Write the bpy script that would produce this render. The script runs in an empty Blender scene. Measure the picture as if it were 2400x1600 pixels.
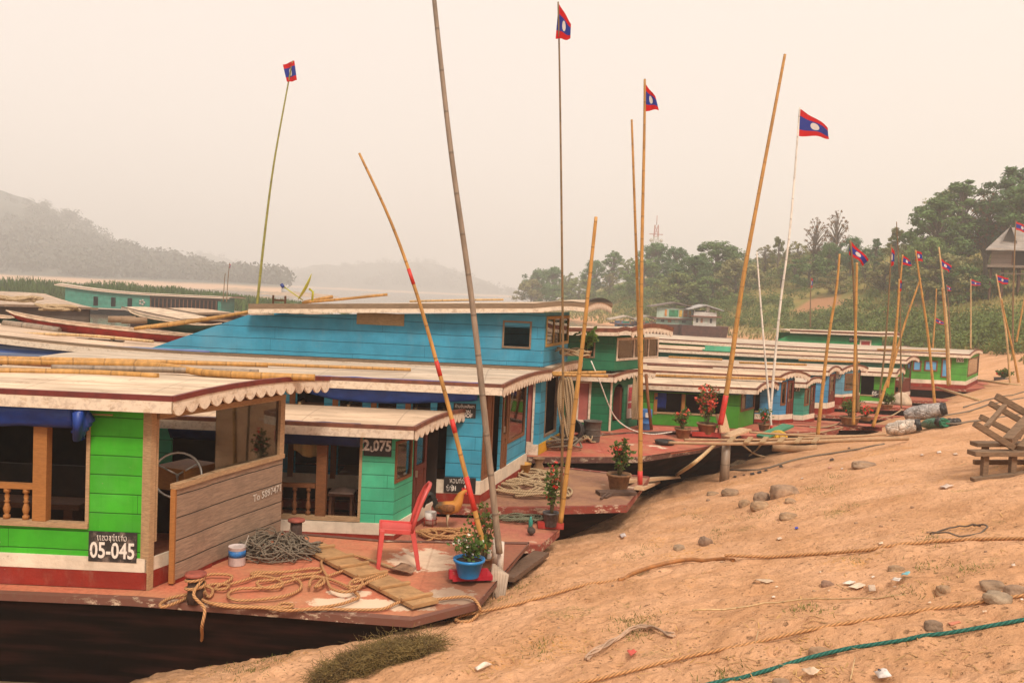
import bpy, bmesh, math, random
import numpy as np
from mathutils import Vector, Matrix, noise as mnoise
random.seed(7); RNG=np.random.default_rng(7)
S=bpy.context.scene; COL=S.collection
PI=math.pi
# ------------------------------------------------------------------ camera model (photo pixels 2400x1600 -> world)
FPX=2100.; ROLL=math.radians(2.6); PITCH=math.atan(110/2100); EYE=4.0
def ray(px,py):
    u=(px-1200)/FPX; v=(800-py)/FPX
    a=u*math.cos(ROLL)-v*math.sin(ROLL); b=u*math.sin(ROLL)+v*math.cos(ROLL)
    c,s=math.cos(PITCH),math.sin(PITCH)
    return Vector((a,c+b*s,-s+b*c))
def at_z(px,py,z):
    d=ray(px,py); t=(z-EYE)/d.z; return Vector((d.x*t,d.y*t,z))
def at_y(px,py,y):
    d=ray(px,py); t=y/d.y; return Vector((d.x*t,y,EYE+d.z*t))
# ------------------------------------------------------------------ terrain
_XS=[(-60,-52.),(-10,-16.9),(0,-9.89),(20,4.13),(36,15.3),(46,21.0),(60,24.5),(85,26.5),(105,23.5),(120,17.),(133,12.),(170,6.),(230,3.),(275,3.5),(300,12.),(340,60.),(420,140.)]
_SL=[(-60,.24),(40,.24),(60,.27),(80,.30),(420,.32)]
def lerp(tab,y):
    if y<=tab[0][0]: return tab[0][1]
    for (a,va),(b,vb) in zip(tab,tab[1:]):
        if y<=b: 
            t=(y-a)/(b-a); return va+(vb-va)*t
    return tab[-1][1]
def fbm(x,y,s,o=3):
    v=0;a=1.
    for i in range(o):
        v+=a*mnoise.noise(Vector((x*s,y*s,3.7+i*9.1))); a*=.5; s*=2.03
    return v
def gz0(x,y):
    u=x-lerp(_XS,y); sl=lerp(_SL,y)
    if u<0: return max(-1.6,u*.3)
    z=sl*u
    if z>9: z=9+ (1-math.exp(-(z-9)/9))*9
    return z
_DC={}
def dents(x,y):
    # trodden hollows and little clods, one of each per 0.34 m cell
    cs=.34; ci,cj=int(math.floor(x/cs)),int(math.floor(y/cs)); z=0.
    for a in (-1,0,1):
        for b in (-1,0,1):
            k=(ci+a,cj+b)
            if k not in _DC:
                rr=random.Random(k[0]*7919+k[1]*104729); th=rr.uniform(0,PI)
                _DC[k]=((k[0]+rr.random())*cs,(k[1]+rr.random())*cs,rr.uniform(.05,.15),rr.uniform(.35,.7),math.cos(th),math.sin(th),rr.choice((-1,-1,-.7,-.6,.8,1.))*rr.uniform(.012,.042))
            cx,cy,R,e,c,s,h=_DC[k]
            if h==0: continue
            dx,dy=x-cx,y-cy; u=(dx*c+dy*s)/R; v=(-dx*s+dy*c)/(R*e); d=u*u+v*v
            if d<2.2: z+=h*((1-d)*1.0 if d<1 else -.35*(1-abs(d-1.5)/.7) if d<2.2 else 0)
    return z
def ground(x,y):
    z=gz0(x,y); r=math.hypot(x,y)
    if r<70:
        z+=.07*fbm(x,y,.45,2)+.035*fbm(x+9,y,1.7,2)
        k=max(0,1-r/26)
        if k>0:
            z+=k*(.042*fbm(x,y+50,4.2,2)+.014*fbm(x+7,y,11.,2))
            w=fbm(x-30,y+11,6.5,2)
            z-=k*.06*max(0,w-.22)
            z+=k*dents(x,y)*max(.15,min(1.1,.55+1.1*fbm(x+3,y,.6,2)))
            # small erosion steps across the slope
            s=.819*x-.574*y
            st=fbm(x,y,.5,2)
            z+=k*.03*max(0,min(1,(math.sin((s+1.2*st)*3.1)-.55)*4))
    else:
        z+=.5*fbm(x,y,.07,3)*min(1,max(0,(z-.3)/2))
    return z
def G(px,py):
    d=ray(px,py); t=2.; 
    for i in range(3000):
        p=d*t+Vector((0,0,EYE))
        h=p.z-ground(p.x,p.y)
        if h<.003: break
        t+=max(.004,h*.5)
    return Vector((p.x,p.y,ground(p.x,p.y)))
# ------------------------------------------------------------------ node helper
class NT:
    def __init__(s,name):
        s.m=bpy.data.materials.new(name); s.m.use_nodes=True; s.t=s.m.node_tree
        s.t.nodes.clear(); s.out=s.t.nodes.new('ShaderNodeOutputMaterial')
    def n(s,typ,props=None,**inp):
        nd=s.t.nodes.new('ShaderNode'+typ)
        for k,v in (props or {}).items(): setattr(nd,k,v)
        for k,v in inp.items():
            key=k.replace('_',' ')
            sk=nd.inputs[int(k[1:])] if k[0]=='i' and k[1:].isdigit() else nd.inputs[key]
            if isinstance(v,bpy.types.NodeSocket): s.t.links.new(v,sk)
            else:
                if isinstance(v,tuple) and len(v)==3 and sk.type=='RGBA': v=(*v,1)
                sk.default_value=v
        return nd
    def math(s,op,a,b=0.,c=None):
        kw={'i0':a,'i1':b}
        if c is not None: kw['i2']=c
        return s.n('Math',{'operation':op},**kw).outputs[0]
    def mix(s,f,a,b,bt='MIX'):
        nd=s.t.nodes.new('ShaderNodeMix'); nd.data_type='RGBA'; nd.blend_type=bt
        for k,v in ((0,f),(6,a),(7,b)):
            if isinstance(v,bpy.types.NodeSocket): s.t.links.new(v,nd.inputs[k])
            else: nd.inputs[k].default_value=(*v,1) if isinstance(v,tuple) and len(v)==3 else v
        return nd.outputs[2]
    def noise(s,vec,scale,detail=4,rough=.55,dist=0.):
        return s.n('TexNoise',Vector=vec,Scale=scale,Detail=float(detail),Roughness=rough,Distortion=dist).outputs[0]
    def ramp(s,f,a,b):  # smooth step a..b -> 0..1
        return s.n('MapRange',{'interpolation_type':'SMOOTHSTEP'},i0=f,i1=a,i2=b,i3=0.,i4=1.).outputs[0]
    def obj(s): return s.n('TexCoord').outputs['Object']
    def uv(s): return s.n('TexCoord').outputs['UV']
    def scale(s,v,sc): return s.n('Mapping',Vector=v,Scale=sc).outputs[0]
    def bump(s,h,strength=.3,dist=.02): return s.n('Bump',Height=h,Strength=strength,Distance=dist).outputs[0]
    def bsdf(s,col,rough=.7,normal=None,**kw):
        b=s.n('BsdfPrincipled',Base_Color=col,Roughness=rough,**kw)
        if normal is not None: s.t.links.new(normal,b.inputs['Normal'])
        s.t.links.new(b.outputs[0],s.out.inputs[0]); return b
def hexc(h):
    c=[int(h[i:i+2],16)/255 for i in (0,2,4)]
    return tuple(x/12.92 if x<=.04045 else ((x+.055)/1.055)**2.4 for x in c)
def mul(c,k): return tuple(min(1,x*k) for x in c)
_M={}
def cached(f):
    def g(*a):
        k=(f.__name__,)+a
        if k not in _M: _M[k]=f(*a)
        return _M[k]
    return g
@cached
def paint(name,col,plank=.19,wear=.35,dirt=.35):
    """painted boards: grooves every plank metres of height, chipped spots showing wood, dust"""
    t=NT(name); o=t.obj()
    xyz=t.n('SeparateXYZ',Vector=o)
    z=xyz.outputs[2]
    st=t.noise(t.scale(o,(1.2,1.2,9)),3.,5)
    n1=t.noise(o,2.3,5,.6); n2=t.noise(o,26.,4,.7)
    c=t.mix(t.ramp(n1,.3,.75),mul(col,.78),mul(col,1.13))
    c=t.mix(t.math('MULTIPLY',t.ramp(st,.5,.75),.25),c,mul(col,.6))
    c=t.mix(t.math('MULTIPLY',t.ramp(t.noise(t.scale(o,(1,1,.35)),5.,6,.7),.5,.8),dirt),c,(.30,.22,.14))
    c=t.mix(t.math('MULTIPLY',t.ramp(t.noise(o,.9,4,.6),.45,.75),.32),c,tuple(x*.72+.16 for x in col))
    dr=t.math('MULTIPLY',t.ramp(t.noise(t.scale(o,(9,9,.45)),2.2,4,.6),.56,.74),t.ramp(t.noise(o,1.1,2),.35,.6))
    c=t.mix(t.math('MULTIPLY',dr,.38),c,mul(col,.42))
    chip=t.math('MULTIPLY',t.ramp(n2,.64,.68),t.ramp(t.noise(o,1.9,3),.5,.62))
    c=t.mix(t.math('MULTIPLY',chip,wear*2.),c,(.33,.24,.16))
    h=n2
    if plank>0:
        wob=t.math('MULTIPLY',t.noise(t.scale(o,(.8,.8,.1)),2.,2),.03)
        zz=t.math('ADD',z,wob)
        f=t.math('FRACT',t.math('DIVIDE',zz,plank))
        dd=t.math('MINIMUM',f,t.math('SUBTRACT',1.,f))
        g=t.ramp(dd,.012,.045)
        bid=t.n('TexWhiteNoise',{'noise_dimensions':'1D'},W=t.math('FLOOR',t.math('DIVIDE',zz,plank))).outputs[0]
        c=t.mix(t.math('MULTIPLY',bid,.30),c,mul(col,.55))
        xj=t.math('FRACT',t.math('ADD',t.math('DIVIDE',xyz.outputs[0],2.9),t.math('MULTIPLY',bid,7.3))); jt=t.math('LESS_THAN',xj,.0022)
        c=t.mix(t.math('MULTIPLY',jt,.7),c,mul(col,.2))
        c=t.mix(t.math('MULTIPLY',t.math('SUBTRACT',1.,g),.75),c,mul(col,.18))
        h=t.math('ADD',t.math('MULTIPLY',g,.8),t.math('MULTIPLY',n2,.2))
    t.bsdf(c,.62,t.bump(h,.5,.012),Specular_IOR_Level=.3); return t.m
@cached
def wood(name,col,grain=18.,rough=.75,var=.5):
    t=NT(name); o=t.obj()
    g=t.noise(t.scale(o,(1.,1.,6.)),grain,5,.65,.4); n=t.noise(o,2.,4)
    c=t.mix(t.ramp(g,.3,.7),mul(col,1-var*.6),mul(col,1+var*.3))
    c=t.mix(t.math('MULTIPLY',t.ramp(n,.45,.75),.4),c,mul(col,.55))
    t.bsdf(c,rough,t.bump(g,.35,.006),Specular_IOR_Level=.3); return t.m
@cached
def greyplank(name,col,plank):
    """bare weathered boards with dark gaps, knots and grain"""
    t=NT(name); o=t.obj(); z=t.n('SeparateXYZ',Vector=o).outputs[2]
    g=t.noise(t.scale(o,(1.3,1.3,14.)),5.,6,.7,.6); n=t.noise(o,2.6,5,.7)
    wob=t.math('MULTIPLY',t.noise(t.scale(o,(.7,.7,.1)),2.,2),.03)
    zz=t.math('DIVIDE',t.math('ADD',z,wob),plank); f=t.math('FRACT',zz)
    bid=t.n('TexWhiteNoise',{'noise_dimensions':'1D'},W=t.math('FLOOR',zz)).outputs[0]
    dd=t.math('MINIMUM',f,t.math('SUBTRACT',1.,f)); gp=t.ramp(dd,.012,.035)
    c=t.mix(t.ramp(g,.3,.72),mul(col,.62),mul(col,1.2))
    c=t.mix(t.math('MULTIPLY',t.ramp(n,.5,.72),.5),c,mul(col,.5))
    c=t.mix(t.math('MULTIPLY',bid,.35),c,mul(col,.6))
    c=t.mix(t.math('SUBTRACT',1.,gp),c,(.025,.018,.012))
    t.bsdf(c,.8,t.bump(t.math('ADD',gp,t.math('MULTIPLY',g,.3)),.5,.01)); return t.m
@cached
def roofmat(name,col):
    t=NT(name); o=t.obj()
    n=t.noise(t.scale(o,(.35,1.,1.)),2.2,6,.65); s=t.noise(t.scale(o,(.25,5.,1.)),2.4,5,.6); f=t.noise(o,40.,3,.6)
    c=t.mix(t.ramp(n,.35,.7),mul(col,.66),mul(col,1.08))
    c=t.mix(t.math('MULTIPLY',t.ramp(s,.47,.70),.55),c,mul((.27,.165,.095),1.))
    c=t.mix(t.math('MULTIPLY',t.ramp(t.noise(o,5.,6,.75),.58,.66),.45),c,(.20,.11,.06))
    c=t.mix(t.math('MULTIPLY',t.ramp(f,.55,.8),.25),c,mul(col,.6))
    x=t.n('SeparateXYZ',Vector=o).outputs[0]
    fr=t.math('FRACT',t.math('DIVIDE',x,1.22)); seam=t.ramp(t.math('MINIMUM',fr,t.math('SUBTRACT',1.,fr)),.004,.012)
    c=t.mix(t.math('MULTIPLY',t.math('SUBTRACT',1.,seam),.45),c,mul(col,.4))
    t.bsdf(c,.8,t.bump(t.math('ADD',seam,n),.25,.01),Specular_IOR_Level=.25); return t.m
@cached
def deckmat(name,col,white):
    """red deck paint under dust, worn to pale primer"""
    t=NT(name); o=t.obj()
    n=t.noise(o,1.1,6,.62); f=t.noise(o,18.,5,.7); m=t.noise(o,4.,5,.65,.5)
    c=t.mix(t.ramp(f,.3,.7),mul(col,.8),mul(col,1.15))
    c=t.mix(t.math('MULTIPLY',t.ramp(n,.36,.66),.6),c,(.44,.235,.12))
    c=t.mix(t.math('MULTIPLY',t.ramp(m,.55,.75),.3),c,mul(col,.5))
    if white<.3: c=t.mix(t.math('MULTIPLY',t.ramp(t.noise(o,.9,3),.60-white*.12,.66-white*.12),t.ramp(m,.42,.5)),c,(.66,.52,.38))
    else:
        sp=t.n('SeparateXYZ',Vector=o); w_=-.75
        for (cx,cy,rx,ry) in ((2.55,1.35,.42,.5),(2.2,-.12,.75,.17),(2.95,.2,.3,.28),(1.95,.15,.25,.12)):
            dx=t.math('DIVIDE',t.math('SUBTRACT',sp.outputs[0],cx),rx); dy=t.math('DIVIDE',t.math('SUBTRACT',sp.outputs[1],cy),ry)
            d=t.math('ADD',t.math('MULTIPLY',dx,dx),t.math('MULTIPLY',dy,dy)); w_=t.math('MAXIMUM',w_,t.math('SUBTRACT',1.,d))
        w_=t.ramp(t.math('ADD',w_,t.math('MULTIPLY',t.math('SUBTRACT',t.noise(o,6.,6,.7),.5),3.2)),.15,.45)
        c=t.mix(t.math('MULTIPLY',w_,.9),c,(.68,.53,.38))
        e=t.ramp(t.math('ADD',sp.outputs[0],t.math('MULTIPLY',t.noise(o,5.,4,.7),.6)),2.75,3.3); c=t.mix(t.math('MULTIPLY',e,.65),c,(.13,.06,.04))
    y=t.n('SeparateXYZ',Vector=o).outputs[0]
    fr=t.math('FRACT',t.math('DIVIDE',y,1.31)); seam=t.ramp(t.math('MINIMUM',fr,t.math('SUBTRACT',1.,fr)),.004,.014)
    c=t.mix(t.math('MULTIPLY',t.math('SUBTRACT',1.,seam),.22),c,mul(col,.4))
    t.bsdf(c,.8,t.bump(t.math('ADD',f,t.math('MULTIPLY',seam,.3)),.25,.008),Specular_IOR_Level=.2); return t.m
@cached
def rimmat(name,col):
    """hull rim with flaking cream paint"""
    t=NT(name); o=t.obj(); f=t.noise(t.scale(o,(1,1,2)),7.,6,.75)
    pt=t.ramp(t.noise(o,.8,2),.42,.62); dn=sum(col)<.9
    c=t.mix(t.math('MULTIPLY',t.ramp(f,.53,.60),pt if dn else 1.),mul(col,1.),(.58,.44,.31)); c=t.mix(t.math('MULTIPLY',t.ramp(t.noise(o,14.,5,.7),.45,.68),.7 if dn else .35),c,(.15,.07,.045))
    t.bsdf(c,.75,t.bump(f,.3,.006)); return t.m
@cached
def plain(name,col,rough=.6,var=.25,scale=12.,metal=0.):
    t=NT(name); o=t.obj(); n=t.noise(o,scale,5,.65)
    c=t.mix(t.ramp(n,.3,.7),mul(col,1-var),mul(col,1+var*.4))
    t.bsdf(c,rough,t.bump(n,.15,.004),Metallic=metal); return t.m
@cached
def bamboo(name,col,dark=.5,node=.34):
    t=NT(name); uv=t.uv(); v=t.n('SeparateXYZ',Vector=uv).outputs[1]
    fr=t.math('FRACT',t.math('DIVIDE',v,node)); d=t.math('MINIMUM',fr,t.math('SUBTRACT',1.,fr))
    ring=t.math('SUBTRACT',1.,t.ramp(d,.012,.04)); o=t.obj()
    n=t.noise(t.scale(o,(6,6,1.2)),3.,5,.65)
    c=t.mix(t.ramp(n,.3,.7),mul(col,.7),mul(col,1.15))
    c=t.mix(t.math('MULTIPLY',t.ramp(t.noise(o,1.3,4),.5,.7),dark),c,mul(col,.35))
    c=t.mix(t.math('MULTIPLY',ring,.6),c,mul(col,.35))
    t.bsdf(c,.5,t.bump(ring,.4,.006)); return t.m
@cached
def ropemat(name,col):
    t=NT(name); uv=t.uv(); sp=t.n('SeparateXYZ',Vector=uv)
    w=t.math('SINE',t.math('MULTIPLY',t.math('ADD',t.math('MULTIPLY',sp.outputs[0],3.),t.math('MULTIPLY',sp.outputs[1],26.)),2*PI))
    h=t.math('ADD',t.math('MULTIPLY',w,.5),.5); n=t.noise(t.obj(),40.,4,.7)
    c=t.mix(h,mul(col,.5),mul(col,1.15)); c=t.mix(t.math('MULTIPLY',t.ramp(n,.4,.7),.4),c,mul(col,.6))
    t.bsdf(c,.85,t.bump(h,.6,.006),Specular_IOR_Level=.2); return t.m
@cached
def glass(name,dark=.35):
    t=NT(name); o=t.obj()
    tr=t.n('BsdfTransparent',Color=(1-dark,1-dark*1.05,1-dark*1.15,1)); gl=t.n('BsdfGlossy',Color=(.95,.93,.9,1),Roughness=.03)
    df=t.n('BsdfDiffuse',Color=(.35,.28,.2,1))
    fr=t.n('Fresnel',IOR=1.6).outputs[0]
    m1=t.n('MixShader',i0=t.math('ADD',fr,.06),i1=tr.outputs[0],i2=gl.outputs[0])
    d=t.math('MULTIPLY',t.ramp(t.noise(o,3.,5,.7),.45,.8),.25)
    m2=t.n('MixShader',i0=d,i1=m1.outputs[0],i2=df.outputs[0])
    t.t.links.new(m2.outputs[0],t.out.inputs[0]); return t.m
@cached
def cloth(name,col,rough=.75):
    t=NT(name); o=t.obj(); n=t.noise(o,5.,5,.6)
    c=t.mix(t.ramp(n,.3,.7),mul(col,.7),mul(col,1.15)); t.bsdf(c,rough,t.bump(n,.2,.01)); return t.m
@cached
def leafmat(name,col,var=.5,trans=.25):
    t=NT(name); o=t.obj()
    big=t.noise(o,.55,3,.6); rnd=t.n('ObjectInfo').outputs['Random']
    sm=t.noise(o,6.,2,.5)
    c=t.mix(t.ramp(big,.32,.7),mul(col,1-var*.55),mul(col,1+var*.55))
    c=t.mix(t.math('MULTIPLY',t.ramp(sm,.5,.75),.5),c,(col[0]*1.5+.03,col[1]*1.25+.02,col[2]*.8))
    c=t.mix(t.math('MULTIPLY',rnd,.3),c,(col[0]*1.35+.015,col[1]*.95,col[2]*.75))
    d=t.n('BsdfPrincipled',Base_Color=c,Roughness=.6,Specular_IOR_Level=.25); tl=t.n('BsdfTranslucent',Color=c)
    m=t.n('MixShader',i0=trans,i1=d.outputs[0],i2=tl.outputs[0]); t.t.links.new(m.outputs[0],t.out.inputs[0]); return t.m
@cached
def flagmat(red,blue,white):
    t=NT('flag_cloth'); uv=t.uv(); sp=t.n('SeparateXYZ',Vector=uv); u,v=sp.outputs[0],sp.outputs[1]
    a=t.math('ABSOLUTE',t.math('SUBTRACT',v,.5)); st=t.math('GREATER_THAN',a,.25)
    du=t.math('MULTIPLY',t.math('SUBTRACT',u,.5),1.5); dv=t.math('SUBTRACT',v,.5)
    r=t.math('SQRT',t.math('ADD',t.math('MULTIPLY',du,du),t.math('MULTIPLY',dv,dv)))
    c=t.mix(st,blue,red); c=t.mix(t.math('LESS_THAN',r,.19),c,white)
    n=t.noise(t.obj(),9.,3); c=t.mix(t.math('MULTIPLY',n,.3),c,(.1,.05,.06))
    d=t.n('BsdfDiffuse',Color=c); tl=t.n('BsdfTranslucent',Color=c)
    m=t.n('MixShader',i0=.35,i1=d.outputs[0],i2=tl.outputs[0]); t.t.links.new(m.outputs[0],t.out.inputs[0]); return t.m
# ------------------------------------------------------------------ mesh builder
class MB:
    def __init__(s): s.v=[]; s.f=[]; s.sm=[]; s.mi=[]; s.uv={}; s.cur=0
    def add(s,vs,fs,smooth=False,uvs=None):
        b=len(s.v); s.v+= [tuple(p) for p in vs]
        for i,f in enumerate(fs):
            if uvs: s.uv[len(s.f)]=uvs[i]
            s.f.append(tuple(b+k for k in f)); s.sm.append(smooth); s.mi.append(s.cur)
        return s
    def box(s,c,d,R=None):
        x,y,z=(k/2 for k in d)
        vs=[Vector((a*x,b*y,e*z)) for a in(-1,1) for b in(-1,1) for e in(-1,1)]
        if R is not None: vs=[R@v for v in vs]
        c=Vector(c)
        return s.add([v+c for v in vs],[(0,1,3,2),(4,6,7,5),(0,4,5,1),(2,3,7,6),(0,2,6,4),(1,5,7,3)])
    def bb(s,x0,x1,y0,y1,z0,z1): return s.box(((x0+x1)/2,(y0+y1)/2,(z0+z1)/2),(x1-x0,y1-y0,z1-z0))
    def beam(s,a,b,w,h,up=(0,0,1)):
        a,b=Vector(a),Vector(b); d=(b-a); L=d.length; d.normalize(); up=Vector(up)
        if abs(d.dot(up))>.98: up=Vector((0,1,0)) if abs(d.y)<.9 else Vector((1,0,0))
        y=up.cross(d).normalized(); z=d.cross(y)
        R=Matrix((d,y,z)).transposed()
        return s.box((a+b)/2,(L,w,h),R)
    def tube(s,pts,r,n=8,caps=True,lobes=0,pitch=.1):
        pts=[Vector(p) for p in pts]; m=len(pts)
        rs=[r]*m if not hasattr(r,'__len__') else [r[0]+(r[-1]-r[0])*i/(m-1) for i in range(m)] if len(r)==2 else r
        T=[(pts[min(i+1,m-1)]-pts[max(i-1,0)]).normalized() for i in range(m)]
        up=Vector((0,0,1)) if abs(T[0].z)<.9 else Vector((1,0,0))
        X=T[0].cross(up).normalized(); vs=[]; L=0; Ls=[]
        for i in range(m):
            X=(X-T[i]*X.dot(T[i])).normalized(); Yv=T[i].cross(X)
            if i: L+=(pts[i]-pts[i-1]).length
            Ls.append(L)
            for k in range(n):
                a=2*PI*k/n; rr=rs[i]
                if lobes: rr*=.86+.16*abs(math.cos(lobes*.5*(a-2*PI*L/pitch/1.)))
                vs.append(pts[i]+X*(rr*math.cos(a))+Yv*(rr*math.sin(a)))
        fs=[];uv=[]
        for i in range(m-1):
            for k in range(n):
                k2=(k+1)%n; fs.append((i*n+k,i*n+k2,(i+1)*n+k2,(i+1)*n+k))
                uv.append(((k/n,Ls[i]),((k+1)/n,Ls[i]),((k+1)/n,Ls[i+1]),(k/n,Ls[i+1])))
        s.add(vs,fs,True,uv)
        if caps:
            b=len(s.v)-len(vs); s.f.append(tuple(b+k for k in range(n))[::-1]); s.sm.append(False); s.mi.append(s.cur)
            s.f.append(tuple(b+(m-1)*n+k for k in range(n))); s.sm.append(False); s.mi.append(s.cur)
        return s
    def lathe(s,prof,n=16,c=(0,0,0),R=None):
        vs=[];c=Vector(c)
        for r,z in prof:
            for k in range(n):
                a=2*PI*k/n; p=Vector((r*math.cos(a),r*math.sin(a),z))
                vs.append((R@p if R is not None else p)+c)
        m=len(prof); fs=[(i*n+k,i*n+(k+1)%n,(i+1)*n+(k+1)%n,(i+1)*n+k) for i in range(m-1) for k in range(n)]
        s.add(vs,fs,True); b=len(s.v)-len(vs)
        s.f.append(tuple(b+k for k in range(n))[::-1]); s.sm.append(False); s.mi.append(s.cur)
        s.f.append(tuple(b+(m-1)*n+k for k in range(n))); s.sm.append(False); s.mi.append(s.cur)
        return s
    def loft(s,rings,caps=True,smooth=True):
        n=len(rings[0]); vs=[p for r in rings for p in r]; m=len(rings)
        fs=[(i*n+k,i*n+(k+1)%n,(i+1)*n+(k+1)%n,(i+1)*n+k) for i in range(m-1) for k in range(n)]
        s.add(vs,fs,smooth)
        if caps:
            b=len(s.v)-len(vs); s.f.append(tuple(b+k for k in range(n))[::-1]); s.sm.append(False); s.mi.append(s.cur)
            s.f.append(tuple(b+(m-1)*n+k for k in range(n))); s.sm.append(False); s.mi.append(s.cur)
        return s
    def prism(s,poly,h,fn=lambda a,b,c:(a,b,c)):
        """polygon (a,b) extruded 0..h on third axis, mapped by fn"""
        n=len(poly); vs=[fn(a,b,0) for a,b in poly]+[fn(a,b,h) for a,b in poly]
        fs=[tuple(range(n))[::-1],tuple(range(n,2*n))]+[(k,(k+1)%n,n+(k+1)%n,n+k) for k in range(n)]
        return s.add(vs,fs)
    def sheet(s,P,thick=None):
        """P: 2D list of points -> grid; optional thickness downwards (z) closed"""
        m,n=len(P),len(P[0]); vs=[p for r in P for p in r]
        fs=[(i*n+j,i*n+j+1,(i+1)*n+j+1,(i+1)*n+j) for i in range(m-1) for j in range(n-1)]
        uv=[((j/(n-1),i/(m-1)),((j+1)/(n-1),i/(m-1)),((j+1)/(n-1),(i+1)/(m-1)),(j/(n-1),(i+1)/(m-1))) for i in range(m-1) for j in range(n-1)]
        if thick is None: return s.add(vs,fs,True,uv)
        s.add(vs,fs,True)
        lo=[(p[0],p[1],p[2]-thick) for r in P for p in r]; s.add(lo,[f[::-1] for f in fs],True)
        ed=[(i,0) for i in range(m)]+[(m-1,j) for j in range(1,n)]+[(i,n-1) for i in range(m-2,-1,-1)]+[(0,j) for j in range(n-2,0,-1)]
        e=[P[i][j] for i,j in ed]; k=len(e)
        return s.add(e+[(p[0],p[1],p[2]-thick) for p in e],[(a,(a+1)%k,k+(a+1)%k,k+a) for a in range(k)])
    def build(s,name,mat,parent=None,origin=None,bevel=0):
        o0=Vector(origin) if origin is not None else Vector((0,0,0))
        me=bpy.data.meshes.new(name); me.from_pydata([tuple(Vector(p)-o0) for p in s.v],[],s.f)
        for m in (mat if isinstance(mat,(list,tuple)) else [mat]): me.materials.append(m)
        me.polygons.foreach_set('use_smooth',s.sm); me.polygons.foreach_set('material_index',s.mi)
        if s.uv:
            L=me.uv_layers.new(name='UVMap')
            for fi,u in s.uv.items():
                st=me.polygons[fi].loop_start
                for k,c in enumerate(u): L.data[st+k].uv=c
        me.validate(); me.update()
        bm=bmesh.new(); bm.from_mesh(me); bmesh.ops.recalc_face_normals(bm,faces=bm.faces) if not s.uv or True else None
        bm.to_mesh(me); bm.free()
        o=bpy.data.objects.new(name,me); COL.objects.link(o)
        if parent is not None: o.parent=parent
        else: o.location=o0
        if bevel:
            b=o.modifiers.new('bevel','BEVEL'); b.width=bevel; b.segments=2; b.limit_method='ANGLE'
        return o
def tag(o,label=None,cat=None,group=None,kind=None):
    if label: o['label']=label
    if cat: o['category']=cat
    if group: o['group']=group
    if kind: o['kind']=kind
    return o
def thing(name,label,cat,loc=(0,0,0),rz=0,group=None):
    o=bpy.data.objects.new(name,None); COL.objects.link(o); o.empty_display_size=.2
    o.location=loc; o.rotation_euler=(0,0,rz); return tag(o,label,cat,group)
def copy_tree(o,parent=None):
    c=o.copy(); COL.objects.link(c)
    if parent is not None: c.parent=parent; c.matrix_parent_inverse=o.matrix_parent_inverse
    for ch in list(o.children): copy_tree(ch,c)
    return c
def quads(name,V,mat,parent=None,nper=4):
    """fast mesh of separate n-gons from an (k*nper,3) array"""
    V=np.asarray(V,dtype=np.float32).reshape(-1,3); n=len(V); k=n//nper
    me=bpy.data.meshes.new(name); me.vertices.add(n); me.vertices.foreach_set('co',V.ravel())
    me.loops.add(n); me.loops.foreach_set('vertex_index',np.arange(n,dtype=np.int32))
    me.polygons.add(k); me.polygons.foreach_set('loop_start',np.arange(0,n,nper,dtype=np.int32))
    me.update(calc_edges=True); me.validate()
    for m in (mat if isinstance(mat,(list,tuple)) else [mat]): me.materials.append(m)
    o=bpy.data.objects.new(name,me); COL.objects.link(o)
    if parent is not None: o.parent=parent
    return o
def crom(P,step=.04,closed=False):
    """Catmull-Rom through P, sampled about every step metres"""
    P=[Vector(p) for p in P]; out=[]; n=len(P)
    for i in range(n-1):
        p0,p1,p2,p3=P[max(i-1,0)],P[i],P[i+1],P[min(i+2,n-1)]
        k=max(2,int((p2-p1).length/step))
        for j in range(k):
            t=j/k; out.append(.5*((2*p1)+(p2-p0)*t+(2*p0-5*p1+4*p2-p3)*t*t+(3*p1-p0-3*p2+p3)*t**3))
    out.append(P[-1]); return out
def text_mesh(txt,size,mat,name,parent,fn,thick=.003,cx=0,cy=0,sx=1.,bold=0.,erode=None):
    """lettering as a mesh: font curve -> mesh, mapped by fn(a,b,c)"""
    cu=bpy.data.curves.new('t','FONT'); cu.body=txt; cu.size=size; cu.align_x='CENTER'; cu.align_y='CENTER'; cu.extrude=thick/2; cu.resolution_u=3; cu.offset=bold
    o=bpy.data.objects.new('t',cu); COL.objects.link(o); bpy.context.view_layer.update()
    me=bpy.data.meshes.new_from_object(o.evaluated_get(bpy.context.evaluated_depsgraph_get()))
    bpy.data.objects.remove(o); bpy.data.curves.remove(cu)
    for v in me.vertices:
        a,b,c=v.co; v.co=fn(a*sx+cx,b+cy,c+thick/2)
    me.materials.clear(); me.materials.append(mat); me.name=name; me.update()
    r=bpy.data.objects.new(name,me); COL.objects.link(r); r.parent=parent; return r
# ------------------------------------------------------------------ camera, light, sky, haze
cam=bpy.data.cameras.new('camera'); co=bpy.data.objects.new('camera',cam); COL.objects.link(co); S.camera=co
cam.sensor_width=36; cam.lens=36*FPX/2400; cam.clip_start=.05; cam.clip_end=9000; co.location=(0,0,EYE)
X=ray(1200+FPX,800)-ray(1200,800); Yc=ray(1200,800-FPX)-ray(1200,800); Z=-ray(1200,800)
co.rotation_euler=Matrix((X.normalized(),Yc.normalized(),Z.normalized())).transposed().to_euler()
SUN_EL,SUN_AZ=math.radians(50),math.radians(163)   # azimuth clockwise from +Y
w=bpy.data.worlds.new('World'); S.world=w; w.use_nodes=True; nt=w.node_tree; nt.nodes.clear()
out=nt.nodes.new('ShaderNodeOutputWorld'); sky=nt.nodes.new('ShaderNodeTexSky'); sky.sky_type='NISHITA'; sky.sun_disc=False
sky.sun_elevation=SUN_EL; sky.sun_rotation=SUN_AZ; sky.dust_density=6; sky.air_density=1.5; sky.altitude=300
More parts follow.
